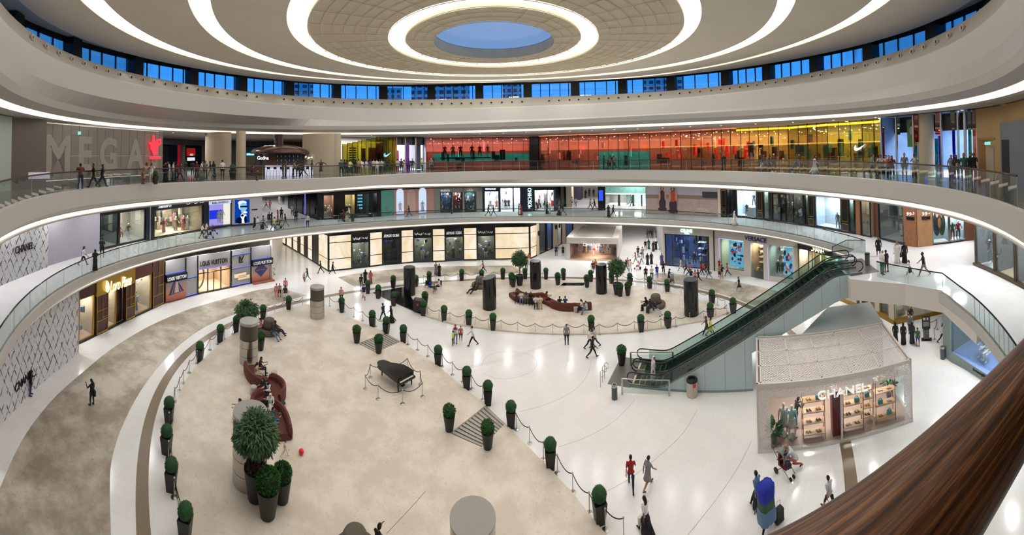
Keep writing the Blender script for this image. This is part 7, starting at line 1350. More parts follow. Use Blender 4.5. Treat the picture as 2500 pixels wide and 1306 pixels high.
def person(px,py,z,pose,d,h,top,bot,hair,dress,slv,label,skin=None,dz=0,cat='person',group=None,at=None,rz=None,name='person'):
    me,B,lo,hd,ha=template(pose); k=h/1.76
    x,y=at if at else P(px,py,z+(dz if pose in 'TR' else 0)); 
    o=bpy.data.objects.new(name,me); COL.objects.link(o); o.location=(x,y,z+dz*0+(.0 if at is None else 0)); o.scale=(k*1.1,k*1.1,k); o.rotation_euler=(0,0,rz if rz is not None else dirz(px,py,d))
    mn=cat=='mannequin'
    sk=mat('mannequin_white','d9d5cf',.4) if mn else mat('skin_%d'%(skin if skin is not None else (int(px)*7+int(py))%4),SK[skin if skin is not None else (int(px)*7+int(py))%4],.6,noise=(8,.06))
    ct,cb=cloth(top),cloth(bot); sh=cloth('white' if (int(px)%5==0 and not mn) else ('dark' if int(px)%2 else 'black'))
    bare=dress in 'xq' or (dress=='d')
    if mn: sh=sk
    for i,mt in enumerate([sk,ct,ct if slv=='L' else sk,(sk if dress in 'd' else cb),(sk if bare else cb),sh,mat('eye_dark','0c0a09',.3)]):
        o.material_slots[i].link='OBJECT'; o.material_slots[i].material=mt
    if hair not in 'bn':
        q=bpy.data.objects.new({'s':'hair','l':'hair','k':'hair','c':'cap','h':'headscarf','w':'headscarf','r':'headscarf','g':'headcloth','o':'headcloth'}[hair],hair_mesh(hair)); COL.objects.link(q); q.parent=o; q.location=hd; q.rotation_euler=(ha,0,0)
        q.material_slots[0].link='OBJECT'; q.material_slots[0].material=mat('hair_'+hair,HC[hair],.85,noise=(20,.2))
        if hair in 'go':
            mm=MB(); mm.tube([(.088*math.cos(a),-.008+.105*math.sin(a),.085) for a in [i*PI/8 for i in range(16)]],.012,6,closed=True); g=mm.build('head_cord',M_blackm); g.data.update(); g.parent=o; g.location=hd; g.rotation_euler=(ha,0,0)
    if dress in 'adqm':
        q=bpy.data.objects.new({'a':'robe','d':'dress','q':'skirt','m':'long_skirt'}[dress],dress_mesh(dress,pose)); COL.objects.link(q); q.parent=o; q.material_slots[0].link='OBJECT'; q.material_slots[0].material=ct if dress in 'ad' else cb
    if label in LABELS: print('DUP LABEL',label)
    LABELS[label]=1
    setp(o,label,cat,group); return o
def crowd(z,place,rows,group=None):
    place=place.replace('on the upper gallery','on the upper gallery')
    for r in rows.strip().split('\n'):
        a,lab=r.split('|'); a=a.split(); px,py=float(a[0]),float(a[1]); pose,d,h,top,bot,hair,dress,slv=a[2:10]
        dz=float(a[10]) if len(a)>10 else .42
        lab=lab.strip(); lab=lab+' '+place if len((lab+' '+place).split())<=16 else lab
        person(px,py,z,pose,d,float(h),top,bot,hair,dress,slv,lab,dz=dz,group=group)
crowd(14.4,'at the left of the upper gallery','''
196 461.5 L b 1.78 maroon navy s - T|person in red top and dark jeans leaning at the rail
229 459 W l 1.76 black dark s - T|person in black t-shirt and grey trousers walking
249 457 W r 1.68 black navy k - T|person in black top and blue jeans walking
351 450.5 L fr 1.78 tan tan s d L|person in long tan tunic leaning on the rail
370 449.5 L f 1.72 white beige s - T|person in white t-shirt leaning over the rail beside the planter
404 444 S f 1.68 black black h a L|person in black robe left of the man in pale shirt
413 443 P l 1.74 light beige s - T|person in pale blue shirt and beige trousers holding up a phone
422 442 S r 1.7 light blue c - T|person in grey top, cap and jeans
431 441.5 S b 1.7 maroon dark s - T|person in maroon top facing the shops
439 441 W r 1.6 maroon maroon s - T|small person in maroon clothes just right of the capped one
453 426 W b 1.7 black black s - L|distant person in black in the far hall
470 430 W b 1.72 navy dark s - L|distant person in navy in the far hall
480 438 S f 1.7 maroon dark s - T|person in maroon top with folded arms''')
crowd(14.4,'before the pale wall drum, upper gallery','''
491 437 W r 1.76 white grey s - T|person in white shirt and grey trousers walking
501 436.5 B f 1.76 grey dark s - T|person in grey top looking at a phone
514 434 W l 1.72 dark grey s - T|person in charcoal top
522 433.5 S bl 1.66 navy navy h a L|person in dark blue robe
543 435 S b 1.78 white navy s - L|person in white shirt and navy trousers''')
crowd(14.4,'by the upper gallery cafe','''
614 430 T r 1.7 dark dark s - L|person in dark clothes seated left of the counter
691 434 S l 1.72 maroon dark s - T|person in maroon top
697 434 S r 1.72 green dark s - T|person in green top
716 433.5 B r 1.74 grey black s - L|person in grey shirt and black trousers
727.6 433 S b 1.76 dark dark s - T|person in charcoal clothes
735 432.5 S b 1.7 brown black s - T|person in brown top and black trousers
741 432 W l 1.78 black black s - L|person in black shirt
761 429.5 S r 1.7 dark dark s - T|person in dark top right of the counter
784 428.8 A f 1.76 brown brown s d L|person in brown tunic with arms spread along the rail''')
crowd(14.4,'before the yellow-green glass','''
833 427.6 S b 1.76 teal dark s - L|person in teal shirt, leftmost
841 427 S b 1.74 dark teal s - L|person in charcoal shirt, second from the left
847 427 S b 1.7 maroon black s - T|person in maroon top near the left end
852 427 W r 1.74 white blue s - T|person in white shirt and jeans
856.5 426.5 S b 1.7 lime dark s - T|person in lime top
865 426.5 S b 1.82 black black s - T|tall person in black t-shirt
869 426 S b 1.68 white grey s - T|person in white top behind the tall one
875.5 426.3 S b 1.8 tan brown s - T|person in brown-yellow shirt
883 426 S b 1.74 white beige s - T|person in white t-shirt and pale trousers
889 425.5 S b 1.72 dark grey s - T|person in dark top and grey trousers
893.5 425.5 S b 1.7 light beige s - L|person in light grey shirt
899 425 W l 1.68 maroon beige s - T|person in maroon shirt and beige trousers
904 425 S b 1.76 violet grey s - T|person in violet top
912.5 425 S b 1.8 beige brown s - T|person in beige shirt
920 424.8 S b 1.76 cream white s - L|person in cream shirt and white trousers
927 424.5 L b 1.78 grey dark s - L|person in grey shirt leaning forward
932 424.2 S b 1.74 light dark s - T|person in pale shirt and dark trousers
940.6 424 S b 1.8 green dark l - L|person with long hair in green top
945.5 424 S f 1.72 black green s - T|person in black top and green trousers
950 423.8 S b 1.7 brown dark s - L|person in brown shirt, rightmost''')
crowd(14.4,'before the white store mouth','''
970.5 422.8 S b 1.72 light dark s - T|person in pale top, left one
979.7 422.5 S b 1.76 maroon dark s - T|person in maroon shirt
987 422 S l 1.6 white white l a L|small person in white
998 421.4 S b 1.78 violet black s - T|person in violet top and black trousers
1007 421.2 S f 1.74 dark grey s - L|person in dark shirt, right of the violet one
1030.5 420.5 S l 1.76 lime dark s - T|guard in bright yellow vest
1053 419.6 S f 1.78 grey dark s - L|person in grey suit before the first red panes''')
crowd(14.4,'before the coloured glass store','''
1474 413.6 S r 1.76 dark black s - L|person in dark jacket before the teal panes
1489 413.4 U r 1.7 grey dark l - L|person in grey top pushing a pushchair
1500 413.2 U l 1.74 tan dark s - L|person in tan top beside the pushchair
1767.6 415.8 S f 1.8 black black s - L|guard in black suit before the orange panes
1861 418.6 W r 1.7 brown cream s x T|person in brown top and pale shorts
1869 418.4 W l 1.78 dark blue s - T|person in dark top and jeans
1878 417.6 W r 1.7 navy navy s - L|person in navy clothes
1890 420 S f 1.82 brown maroon s - L|person in brown shirt and maroon trousers
1943.5 416.5 W r 1.74 green navy s - T|person in olive top and navy trousers
1954.7 416.7 W l 1.74 brown navy s x T|person in brown top and navy shorts
1989 425 W r 1.7 white white h a L|person in white robe and black headscarf
2002.7 417 W l 1.68 teal grey l m L|person in teal top and long grey skirt
2129 431 W r 1.78 grey dark s - T|person in grey t-shirt walking
2151 436 L f 1.78 light dark s - T|person in pale t-shirt leaning on the rail, left
2164 436.5 L f 1.76 white dark s - T|person in white t-shirt leaning on the rail, middle
2171 437 L f 1.74 orange dark s - T|person in orange shirt leaning on the rail
2178 438 L f 1.72 maroon navy l - L|person with long hair in maroon leaning on the rail
2209 435 S f 1.8 grey grey s x T|person in grey t-shirt and grey shorts
2233.6 436.4 L f 1.8 cream beige s x T|person in cream shirt and shorts leaning on the rail''')
crowd(14.4,'on the upper gallery, far right','''
2323 441 S f 1.66 grey dark s - L|person in grey left of the one with a pink bag
2335 442.4 B f 1.7 dark dark l - L|long-haired person in dark clothes carrying a pink bag
2354 442.6 S f 1.78 green dark s - L|person in green jacket
2369 441.8 S f 1.78 black black s - L|person in black, left of the one scratching the head
2378 441.6 P f 1.78 black dark s - T|person in black t-shirt raising a hand
2444 443 W l 1.74 light light s a L|person in pale grey robe
2467.6 437.5 S b 1.76 white black s - L|person in white shirt before the dark doorway
2497 446 S l 1.7 orange tan l - L|person in orange at the right edge''')
crowd(7.2,'on the left lower gallery','''
203 648 W r 1.66 white black l - T|person in white t-shirt and black trousers
232 660 B b 1.66 black dark h a L|person in black headscarf and robe beside the rail
249 629 P b 1.8 black black s x T|person in black t-shirt and shorts raising a phone
493 583 U r 1.72 white green k x T|person in white top and green shorts pushing a pushchair
503 578.5 U r 1.74 cream grey s - T|person in cream top pushing the second pushchair''')
crowd(7.2,'near the large portrait','''
621.6 556.8 S r 1.72 black black w a L|person in black robe and white scarf
628 562.4 W r 1.76 white white s - L|person in white shirt and trousers
644 559 W l 1.76 grey dark s - T|person in grey t-shirt walking left
657 549.6 S f 1.76 navy navy s - L|person in navy clothes
663 550 S r 1.7 dark dark l - T|long-haired person in charcoal
668.5 563 W r 1.76 yellow denim s - T|person in yellow top and jeans
686.4 560 U l 1.66 grey beige l - T|person in grey top pushing a pushchair
697 554 W l 1.76 black tan s x T|person in black t-shirt and tan shorts
678.4 542.4 S l 1.72 red dark l - T|person in red top
687 536 S b 1.74 black black s - L|person in black seen from behind
659 512 W b 1.7 rose grey s - T|distant person in rose shirt
650 509 W l 1.7 pink dark l - T|distant person in pink top
714 527 B f 1.74 light navy s - T|person in pale striped top and navy trousers
722.4 543 S f 1.84 black black s - L|guard in black suit
751 554.4 S f 1.7 light dark s - L|person in pale top and cap by the rail
682 498 W b 1.7 white white s - L|distant person in white far down the corridor
692 498 W b 1.72 black black s - L|distant person in black far down the corridor''')
crowd(7.2,'mid lower gallery','''
840 540 U l 1.7 maroon maroon s - L|person in maroon pushing a luggage trolley
853.5 536 U l 1.72 white black w - L|person in white beside the luggage trolley
998.8 529 W l 1.7 black blue s - T|person in black top and jeans before the pink arches
1102.4 522.5 S r 1.76 black dark s - L|person in black before the crowded dark displays
1192 527.7 W r 1.74 dark teal s - T|person in dark top holding hands, left
1205 527.7 W l 1.72 brown teal s - T|person in brown top holding hands, right
1267 524.7 S r 1.72 black black s - L|person in black beside the one in the red dress
1273 524.9 S l 1.66 red red l m T|person in long red dress
1335.5 521.8 S r 1.76 black black h a L|person in black robe before the white window
1341.8 521.8 S f 1.6 light light s a L|child in pale grey robe
1365 526 W r 1.68 tan brown l m L|person in tan top and long brown skirt
1374.7 526 W l 1.78 dark grey s - L|person in dark shirt and grey trousers
1397 504.7 S f 1.7 white denim l - T|long-haired person in white top and jeans, left
1405.8 506 S f 1.66 cream denim l - T|long-haired person in cream top and jeans, right
1441.3 510.7 W r 1.76 pink blue s - T|person in pink shirt and jeans
1452 511.4 W l 1.76 black dark s - L|person in black beside the pink shirt
1430 483 W b 1.7 black tan l a L|distant person in black and tan, left
1439 479.6 W b 1.74 dark dark s - L|distant person in charcoal, middle
1449.5 481 W b 1.74 black navy s - L|distant person in black and navy, right
1485.7 529 L b 1.7 black black h a L|person in wide black robe right of the totem
1497 529 W r 1.76 navy navy s - T|person in navy right of the black robe
1543.4 504 W l 1.74 teal dark s - T|person in teal before the glass fronts''')
crowd(7.2,'on the right lower gallery','''
1792.6 549 W r 1.76 white white g a L|person in white robe and white headcloth passing the black front
2145 626 S f 1.72 black black k q L|person in black suit jacket and short skirt
2154 670.6 S br 1.78 white teal b - T|bald person in white shirt and teal trousers
2164.5 665 S bl 1.66 black black s x T|person in black t-shirt beside the bald one
2190.5 642 W f 1.78 white white o a L|person in white robe and pale red headcloth
2208.8 641 W f 1.72 black black h a L|person in black robe carrying a small bag
2220.5 672 W l 1.15 white white l x T|little child with long hair in white holding a black bag
2255.6 674.5 W l 1.8 black grey s x T|person in black t-shirt and grey shorts''')
crowd(0,'on the ground floor','''
74.5 966 P r 1.68 black blue l - L|person in black top and jeans posing at the cross-weave hoarding
224 989 P bl 1.68 black navy l - L|person in black top and jeans taking a picture on the mottled stone band
674 640 W b 1.74 grey dark s - L|person in grey shirt far in the left corridor
663 672 W r 1.8 grey grey s - L|person in grey suit beside the orange poster
783 667.4 W l 1.8 black black s - L|person in black suit striding left before the onyx corner
812 669 W r 1.74 black dark s - L|person in black with a bag at the onyx corner
742 686.5 W f 1.15 pink dark s - T|child in pink beside the patterned top
750.5 685.7 W l 1.72 dark grey l - L|person in dark patterned top with a child
675 728.5 S f 1.72 pink pink s - T|person in pale pink shirt and trousers in the group of four
682.6 724 S f 1.55 tan black s x T|youngster in tan top and black shorts in the group of four
697 714 S f 1.74 pink beige s - T|person in rose t-shirt behind the group of four
696.4 735 S b 1.76 dark white s x T|person in charcoal t-shirt and white shorts in the group of four
833 738 S f 1.7 pink dark s - T|person in pink behind the topiary on the far corner
882 704 W b 1.76 dark dark s - L|person in charcoal on the left tip of the far stone band
892 690 W b 1.72 black black h a L|person in black robe on the left tip of the far stone band
905 692 W b 1.7 rose brown r a L|person in rose headscarf on the left tip of the far stone band
888.5 731.5 W b 1.78 navy white s x T|person in navy t-shirt and white shorts
936 783.5 W bl 1.8 dark blue s - L|broad person in dark brown shirt and jeans by the far platform edge
955.8 787.5 W l 1.7 black black h a L|person in black robe beside the one in brown shirt
1064.5 670 W f 1.74 grey grey l m L|person in grey dress before the onyx front
1072.5 673.5 W f 1.72 black black h a L|person in black robe before the onyx front
1180 665.8 W l 1.74 rose dark s - L|person in rose top walking past the onyx front
1285 659.5 W b 1.78 black brown s - T|person in dark top behind the left tree
1291 645 W f 1.7 orange cream l m L|person in peach top near the onyx corner''')
crowd(0,'near the far pavilion','''
1358 625.4 S f 1.76 navy navy s x T|person in navy standing apart at the corridor mouth
1374.7 624.5 S f 1.66 black black l q T|person in black dress at the corridor mouth
1447.6 667.4 W f 1.76 maroon black s - L|person in maroon jacket
1454 663 W f 1.78 orange brown s - L|person in brown-orange just behind the maroon jacket
1501 629 S f 1.74 black black l - L|shop assistant in black at the pink window
1529 662.8 W bl 1.66 dark dark l - T|long-haired person in charcoal left of the one in white
1533 656 W b 1.6 rose grey s - T|person in rose top behind two others
1539.5 662.8 W b 1.7 cream cream s x T|person in cream top and shorts
1552 644 W l 1.72 grey grey l - T|person in grey behind the red pushchair
1566 645 U l 1.7 white denim s - T|person in white pushing the red pushchair
1558 627 W b 1.7 black black s - T|person in black before the glass wall
1568.6 630 W b 1.78 grey dark s - L|person in grey shirt and dark trousers walking off
1581 646 W f 1.72 black black h a L|person in black robe, left of a pair
1590.6 644 W f 1.74 black dark h a L|person in black robe, right of a pair
1576 610 W f 1.74 black dark s - L|person in black further up the right corridor
1584 607.6 W f 1.7 teal teal h a L|person in teal robe up the right corridor
1595 613.5 W f 1.72 dark black h a L|person in dark robe up the right corridor, left
1601.5 609 W b 1.74 black black w a L|person in black robe and white scarf up the right corridor
1581 582 W b 1.74 dark dark s - L|distant person in charcoal, left of three up the right corridor
1587 581 W b 1.74 black grey s - L|distant person in black and grey, middle of three up the right corridor
1592.5 581 W b 1.76 navy dark s - L|distant person in navy, right of three up the right corridor
1604 580 W b 1.74 black black h a L|distant person in black robe up the right corridor
1615 611 W r 1.6 light dark s - T|person in pale top by the right corridor wall
1615.5 647 W f 1.74 violet violet l a L|person in violet robe''')
crowd(0,'before the pale ground-floor fronts','''
1577 683.5 S f 1.74 dark black s - T|person in charcoal t-shirt at the platform ropes
1591.6 683 S f 1.76 white black s - L|person in white shirt and black trousers at the platform ropes
1604 676.5 W f 1.68 royal royal s - T|person in royal blue
1620 669 W b 1.76 black navy s - L|person in black and navy
1633 690 U r 1.76 black dark c - L|person in black cap pushing the dark red pushchair
1663 660.5 W l 1.76 cream cream s x T|person in cream top and shorts with a backpack
1675.5 668.5 W l 1.72 brown black s - T|person in brown top
1683.5 672.5 W r 1.76 rose dark s - T|person in rose-red shirt
1687.5 688.5 W f 1.7 navy white l x T|person in navy top and patterned shorts
1697.4 688.6 W f 1.62 pink dark l - L|long-haired person in pink jacket
1705.5 690 W l 1.7 black navy s - T|person in black top right of the pink jacket
1712.5 673 W r 1.74 red maroon s - T|person in bright red shirt
1712 652 W b 1.74 white grey s - L|person in white shirt at the wide opening
1718.5 670 W l 1.7 orange dark s - T|person in orange shirt
1724 669.5 W b 1.74 maroon grey s - T|person in maroon shirt
1730.5 681.5 W l 1.72 navy denim s - T|person in navy top and light jeans with a bag
1757 679 W f 1.72 tan brown l q L|person in tan jacket and brown skirt
1762.6 678.5 W b 1.74 black tan s - T|person in black t-shirt and tan trousers
1757.7 663 S f 1.74 red black s - T|person in red shirt against the pale pier
1776.5 674 W l 1.7 rose dark s - T|person in rose top and dark trousers
1805 711 W l 1.74 black black s q T|person in black dress walking alone on the stone band
1725.6 818 W l 1.74 brown dark s - L|person in brown beside the yellow top near the ropes
1734.7 819 W r 1.66 yellow yellow l q T|person in yellow top and shorts near the ropes''')
crowd(0,'mid hall','''
1105.5 844.5 S r 1.3 lime dark s x T|boy in lime t-shirt
1112 838.5 S f 1.66 light denim r - L|person in red headscarf and pale top
1125 833 S f 1.35 rose dark s x T|child in rose t-shirt and shorts
1154.4 844.5 W l 1.76 white black s - T|person in white t-shirt and black trousers
1383.6 840.7 S f 1.76 grey black s - T|person in grey t-shirt and red shoes facing the camera
1439 851 W r 1.72 white black s - T|person in white shirt left of the black suit
1452.6 848 W l 1.76 light navy s - L|person in pale shirt behind the black suit
1446 873.5 W r 1.8 black black s - L|person in black suit''')
crowd(0,'near the camera','''
1541 1193 W b 1.64 red navy s - T|person in red shirt and dark jeans
1582.6 1190 W br 1.56 grey grey k d T|person with tied brown hair in grey patterned dress
1577 1300 W bl 1.58 white black l m T|long-haired person in white top and long black skirt
2026 1246 W bl 1.6 light black s x T|boy in grey t-shirt and black shorts''')
crowd(0,'by the right pavilion','''
1944 1148 C l 1.78 light rose b - T|bald person in pale t-shirt crouching at the pushchair
2112.5 768 S b 1.78 navy navy s - L|person in navy behind the annex roof
2114 792 W f 1.76 white white g a L|person in white robe and headcloth behind the annex roof
2186.6 836 S b 1.68 black black h a L|person in black robe, leftmost of the three robed ones
2206 839.5 S b 1.72 black dark h a L|person in wide black robe, middle of the three robed ones
2227 837 S b 1.72 dark black h a L|person in black robe, rightmost of the three robed ones
2241 845 S b 1.5 green blue s x T|boy in green t-shirt and blue shorts
2223 815 S f 1.76 grey black s - L|shop attendant in grey vest
2223 793 S f 1.74 dark white s - L|person in dark vest behind the attendant
2301 836 W r 1.66 white dark l - L|long-haired person in white with black shoulder bag''')
crowd(.15,'on the big platform','''
638 800 T l 1.64 pink pink l - L|person in pink print clothes on the ottoman's left side
668 815 R fr 1.74 navy denim s - T|person in navy top and pale jeans reclining on the ottoman
677 808 R r 1.74 dark navy s - L|person in dark shirt and navy jeans sitting on the ottoman
624 915 T r 1.66 beige beige l - L|person in beige clothes at the top of the red sofa
634 902 T r 1.7 dark navy s - T|person in dark top behind the one in beige on the red sofa
645 953 T fl 1.64 navy denim l - T|person in dark print on the red sofa beside the white top
656 958 T fl 1.66 white black h - L|person in white top and black headscarf on the red sofa
660 990 T f 1.6 white white w a L|person in white robe on the red sofa
646 1000 T f 1.66 black black l a L|person in black robe on the red sofa
662 1032 T r 1.7 teal denim s - L|person in teal shirt and jeans behind the big tree
590 1010 T l 1.7 brown black l - L|person with dark hair behind the widest cylinder''')
crowd(.15,'on the big platform','''
695.5 1115 W r .92 cream cream s - L|toddler in cream clothes reaching toward the red ball''')
crowd(.15,'on the far platform','''
1156 708 R l 1.76 black black s - L|person in black reclining on the back ottoman, left
1164 709 R l 1.72 dark dark s - L|person in charcoal reclining on the back ottoman, right
1049 702.6 T r 1.72 royal dark s - T|person in royal blue seated on a chair at the left
1060 707 T f 1.4 green pink s - T|child seated between two adults at the left
1073.7 700 T l 1.72 white black s - T|person in white shirt seated at the left
1261 727 T f 1.66 maroon dark l - T|person in maroon at the left end of the red sofa
1273 730 T f 1.66 white denim l - T|long-haired person in white top on the red sofa, first in white
1285 731 T f 1.64 grey green h - L|person in grey with black headscarf on the red sofa
1296 732 T f 1.68 black black l - L|person in black on the red sofa between others
1308 741 T f 1.68 white black l - T|person in white top and black trousers on the front of the red sofa
1319 741 T f 1.66 cream tan l - T|person in cream top and tan trousers on the front of the red sofa
1333 732 T r 1.7 red black l - T|person in red and black looking at a phone on the red sofa
1366.5 746 T b 1.7 black dark s - L|person in black seen from behind on the red sofa
1380 746 T b 1.72 blue dark s - T|person in blue seen from behind on the red sofa
1421.6 752 T l 1.66 white black l - T|long-haired person in white and black at the right end of the sofa
1433 757 T l 1.7 light denim s - L|person in pale shirt and jeans at the right end of the sofa
1579 748 T l 1.74 black black h a L|person in black robe on the right ottoman, left
1589 751 T fl 1.7 dark black h a L|person in dark robe on the right ottoman, middle
1601 757 R fr 1.66 navy light s - T|person in navy and grey on the right ottoman''')
p_=person(924,1392,.15,'P','br',1.76,'black','dark','s','-','L','person in dark jacket at the bottom edge holding a long pole'); f=p_.location
m=MB(); m.tube([(f.x+.25,f.y+.3,1.4),(f.x+1.5,f.y+1.9,2.0)],.012,6); m.build('long_pole',C_('pole_grey','8f8a84',.5),label='thin pale pole held by the person at the bottom edge',cat='pole')
person(722,1432,.15,'S','b',1.7,'white','navy','c','-','T','person in dark cap at the bottom edge, only the head seen')
# rider on the escalator, assistant in the pavilion
q=ET(1.2,.8,0); person(0,0,.02,'S','b',1.8,'white','white','g','a','L','person in white robe and headcloth standing at the foot of the near escalator',skin=1,at=(q[0],q[1]),rz=math.atan2(-EV[0],EV[1])).location.z=.06
q=ET(15.4,.8,7.2)
q=KP(2.3,1.5,0); person(1,1,.14,'B','b',1.72,'black','dark','s','-','L','shop assistant in black behind the glass of the right pavilion',at=(q[0],q[1]),rz=math.atan2(-ux[0],ux[1])+.4)
# the two under a blue bundle
a1=person(1872,1293,0,'W','fl',1.78,'royal','black','n','-','L','person bent under a huge blue and green bundle, lower right'); a2=person(1850,1240,0,'W','bl',1.72,'denim','black','s','m','L','person in denim behind the blue bundle, lower right')
f=a1.location; t=thing('cloth_bundle','huge blue, dark green and denim cloth bundle carried on a back','bundle',f.x,f.y,.55); 
def blob(z0,z1,r,nm,c,n=22):
    m=MB(); k=[]
    for j in range(7): 
        u=j/6; rr_=r*.88*(1-.05*abs(2*u-1)**3); k.append((rr_,z0+(z1-z0)*u))
    m.lathe(k,n,(f.x,f.y,0),.75)
    for i,v in enumerate(m.v): a=math.atan2(v[1]-f.y,v[0]-f.x); q=(1+.05*math.sin(a*9+v[2]*3))/(abs(math.cos(a))**5+abs(math.sin(a))**5)**.2; m.v[i]=(f.x+(v[0]-f.x)*q,f.y+(v[1]-f.y)*q,v[2])
    m.build(nm,mat('bundle_'+c,PAL[c],.9,noise=(18,.3),bump=(30,.6)),t,smooth=True)
blob(1.4,2.0,.43,'blue_fringe','royal'); blob(.98,1.45,.42,'green_fringe','green'); blob(.42,1.05,.46,'denim_cloth','denim')
# luggage, bags, pushchairs
def suitcase(px,py,z,lab,c,h=.62,rz=0):
    x,y=P(px,py,z); t=thing('suitcase',lab,'suitcase',x,y,z); m=MB(); m.box(x-.2,x+.2,y-.13,y+.13,z+.05,z+h); m.build('shell',cloth(c),t); m=MB(); m.tube([(x-.1,y,z+h),(x-.1,y,z+h+.35),(x+.1,y,z+h+.35),(x+.1,y,z+h)],.012,5); m.build('handle',M_steel,t)
    for s in (-1,1): m=MB(); m.ball((x+s*.15,y,z+.04),.04,8); m.build('wheel',M_blackm,t)
suitcase(1902,1274,0,'black cabin suitcase with raised handle beside the blue bundle','dark',.6)
suitcase(847,541,7.2,'beige suitcase on the lower gallery between the two people with the trolley','beige',.95); suitcase(861,541,7.2,'tall dark suitcase on the lower gallery behind the luggage trolley','dark',1.1); suitcase(640,560,7.2,'dark wheeled case beside the person in grey near the portrait','dark',.6)
def handbag(px,py,z,dz,lab,c,off=(0,0)):
    x,y=P(px,py,z); x+=off[0]; y+=off[1]; t=thing('shopping_bag',lab,'bag',x,y,z+dz); m=MB(); m.box(x-.15,x+.15,y-.06,y+.06,z+dz,z+dz+.34); m.build('bag_body',cloth(c),t); m=MB(); m.tube([(x-.08,y,z+dz+.34),(x-.05,y,z+dz+.46),(x+.05,y,z+dz+.46),(x+.08,y,z+dz+.34)],.008,5); m.build('handle',cloth(c),t)
handbag(1566,1296,0,.3,'large white paper bag carried beside the long black skirt','white'); handbag(2220.5,672,7.2,.25,'black tote bag held by the little child on the lower gallery','black',(-.1,-.12)); handbag(2332,443,14.4,.85,'pink handbag held on the upper gallery at the right','pink',(-.05,-.2)); handbag(1568,757,.15,.0,'pale shopping bag standing by the right ottoman','pink'); handbag(1590,762,.15,.0,'white paper bag standing by the right ottoman','white'); handbag(2201,642,7.2,.5,'small dark handbag of the robed person on the lower gallery','dark'); handbag(228,989,0,.7,'small black shoulder bag of the person on the stone band','black',(.1,0)); handbag(1733,681,0,.6,'grey shoulder bag before the pale fronts','grey',(.1,0)); handbag(815,669,0,.6,'black bag of the person at the onyx corner','black',(-.2,0))
def pushchair(px,py,z,lab,c,d,sc=1.0,child=False):
    x,y=P(px,py,z); rz=dirz(px,py,d); ca,sa=math.cos(rz),math.sin(rz); T=lambda a,b,h:(x+(a*ca-b*sa)*sc,y+(a*sa+b*ca)*sc,z+h*sc); t=thing('pushchair',lab,'pushchair',x,y,z)
    m=MB(); m.box(-.2,.2,-.15,.25,.42,.5,T); m.box(-.2,.2,-.25,-.15,.42,.95,T); m.build('seat',cloth(c),t)
    m=MB(); 
    for i in range(6):
        a0,a1=i*PI/9,(i+1)*PI/9; m.add([T(-.22,-.22+.34*math.sin(a0),.75+.38*math.cos(a0)),T(.22,-.22+.34*math.sin(a0),.75+.38*math.cos(a0)),T(.22,-.22+.34*math.sin(a1),.75+.38*math.cos(a1)),T(-.22,-.22+.34*math.sin(a1),.75+.38*math.cos(a1))],[(0,1,2,3)])
    m.build('hood',cloth(c if c!='maroon' else 'grey'),t)
    m=MB()
    for s in (-1,1): m.tube([T(s*.22,-.55,1.05),T(s*.22,-.1,.6),T(s*.2,.45,.15)],.015,6); m.tube([T(s*.22,-.35,.12),T(s*.22,.05,.5)],.015,6)
    m.tube([T(-.22,-.55,1.05),T(.22,-.55,1.05)],.02,6); m.build('frame',M_steeld,t)
    for a,b,r in ((-.25,-.35,.14),(.25,-.35,.14),(-.1,.45,.09),(.1,.45,.09)): m=MB(); m.tube([T(a-.02,b,r),T(a+.02,b,r)],r*sc,14); m.build('wheel',M_blackm,t)
pushchair(1917,1158,0,'red and grey three-wheeled pushchair with a child, before the right pavilion','maroon','fr',1.1); pushchair(1557,657,0,'bright red pushchair near the right corridor','red','l'); pushchair(1641,693,0,'dark red pushchair on the ground floor stone band','maroon','f'); pushchair(511,582,7.2,'dark grey pushchair on the lower gallery, left one','dark','r'); pushchair(521,572,7.2,'dark grey pushchair on the lower gallery, right one','dark','r'); pushchair(679,557,7.2,'dark pushchair near the large portrait, lower gallery','dark','l'); pushchair(1487,414,14.4,'black pushchair before the teal glass panes','black','r'); pushchair(834,541,7.2,'dark red luggage trolley on the lower gallery','maroon','l')
c_=P(1917,1158,0); person(1,1,.47,'T','f',1.0,'navy','blue','s','-','T','small child in blue strapped into the pushchair before the right pavilion',at=(c_[0],c_[1]),rz=dirz(1917,1158,'fr'))
# planters on the upper gallery
for px,py,l,sc in ((379,449.5,'ball topiary in black pot on the upper gallery beside the leaning people',.68),(568,437,'large ball topiary in black pot on the upper gallery left of the column',.9)):
    x,y=P(px,py,14.4); copytree(pr_,x,y,14.4,0,l,'ball topiary planters on the upper gallery',sc); 
for px,l in ((1042,'black chair on the far platform at the left, first'),(1049,'black chair under the person in royal blue'),(1073.7,'black chair under the person in white shirt')):
    x,y=P(px,703,.15); t=thing('chair',l,'chair',x,y,.15); m=MB(); m.box(x-.22,x+.22,y-.22,y+.22,.52,.57); m.build('seat',M_blackm,t); m=MB(); m.box(x-.22,x+.22,y+.2,y+.24,.57,1.0); m.build('backrest',M_blackm,t)
    for a in (-.2,.2):
        for b in (-.2,.2): m=MB(); m.tube([(x+a,y+b,.52),(x+a,y+b,.15)],.015,5); m.build('leg',M_steeld,t)
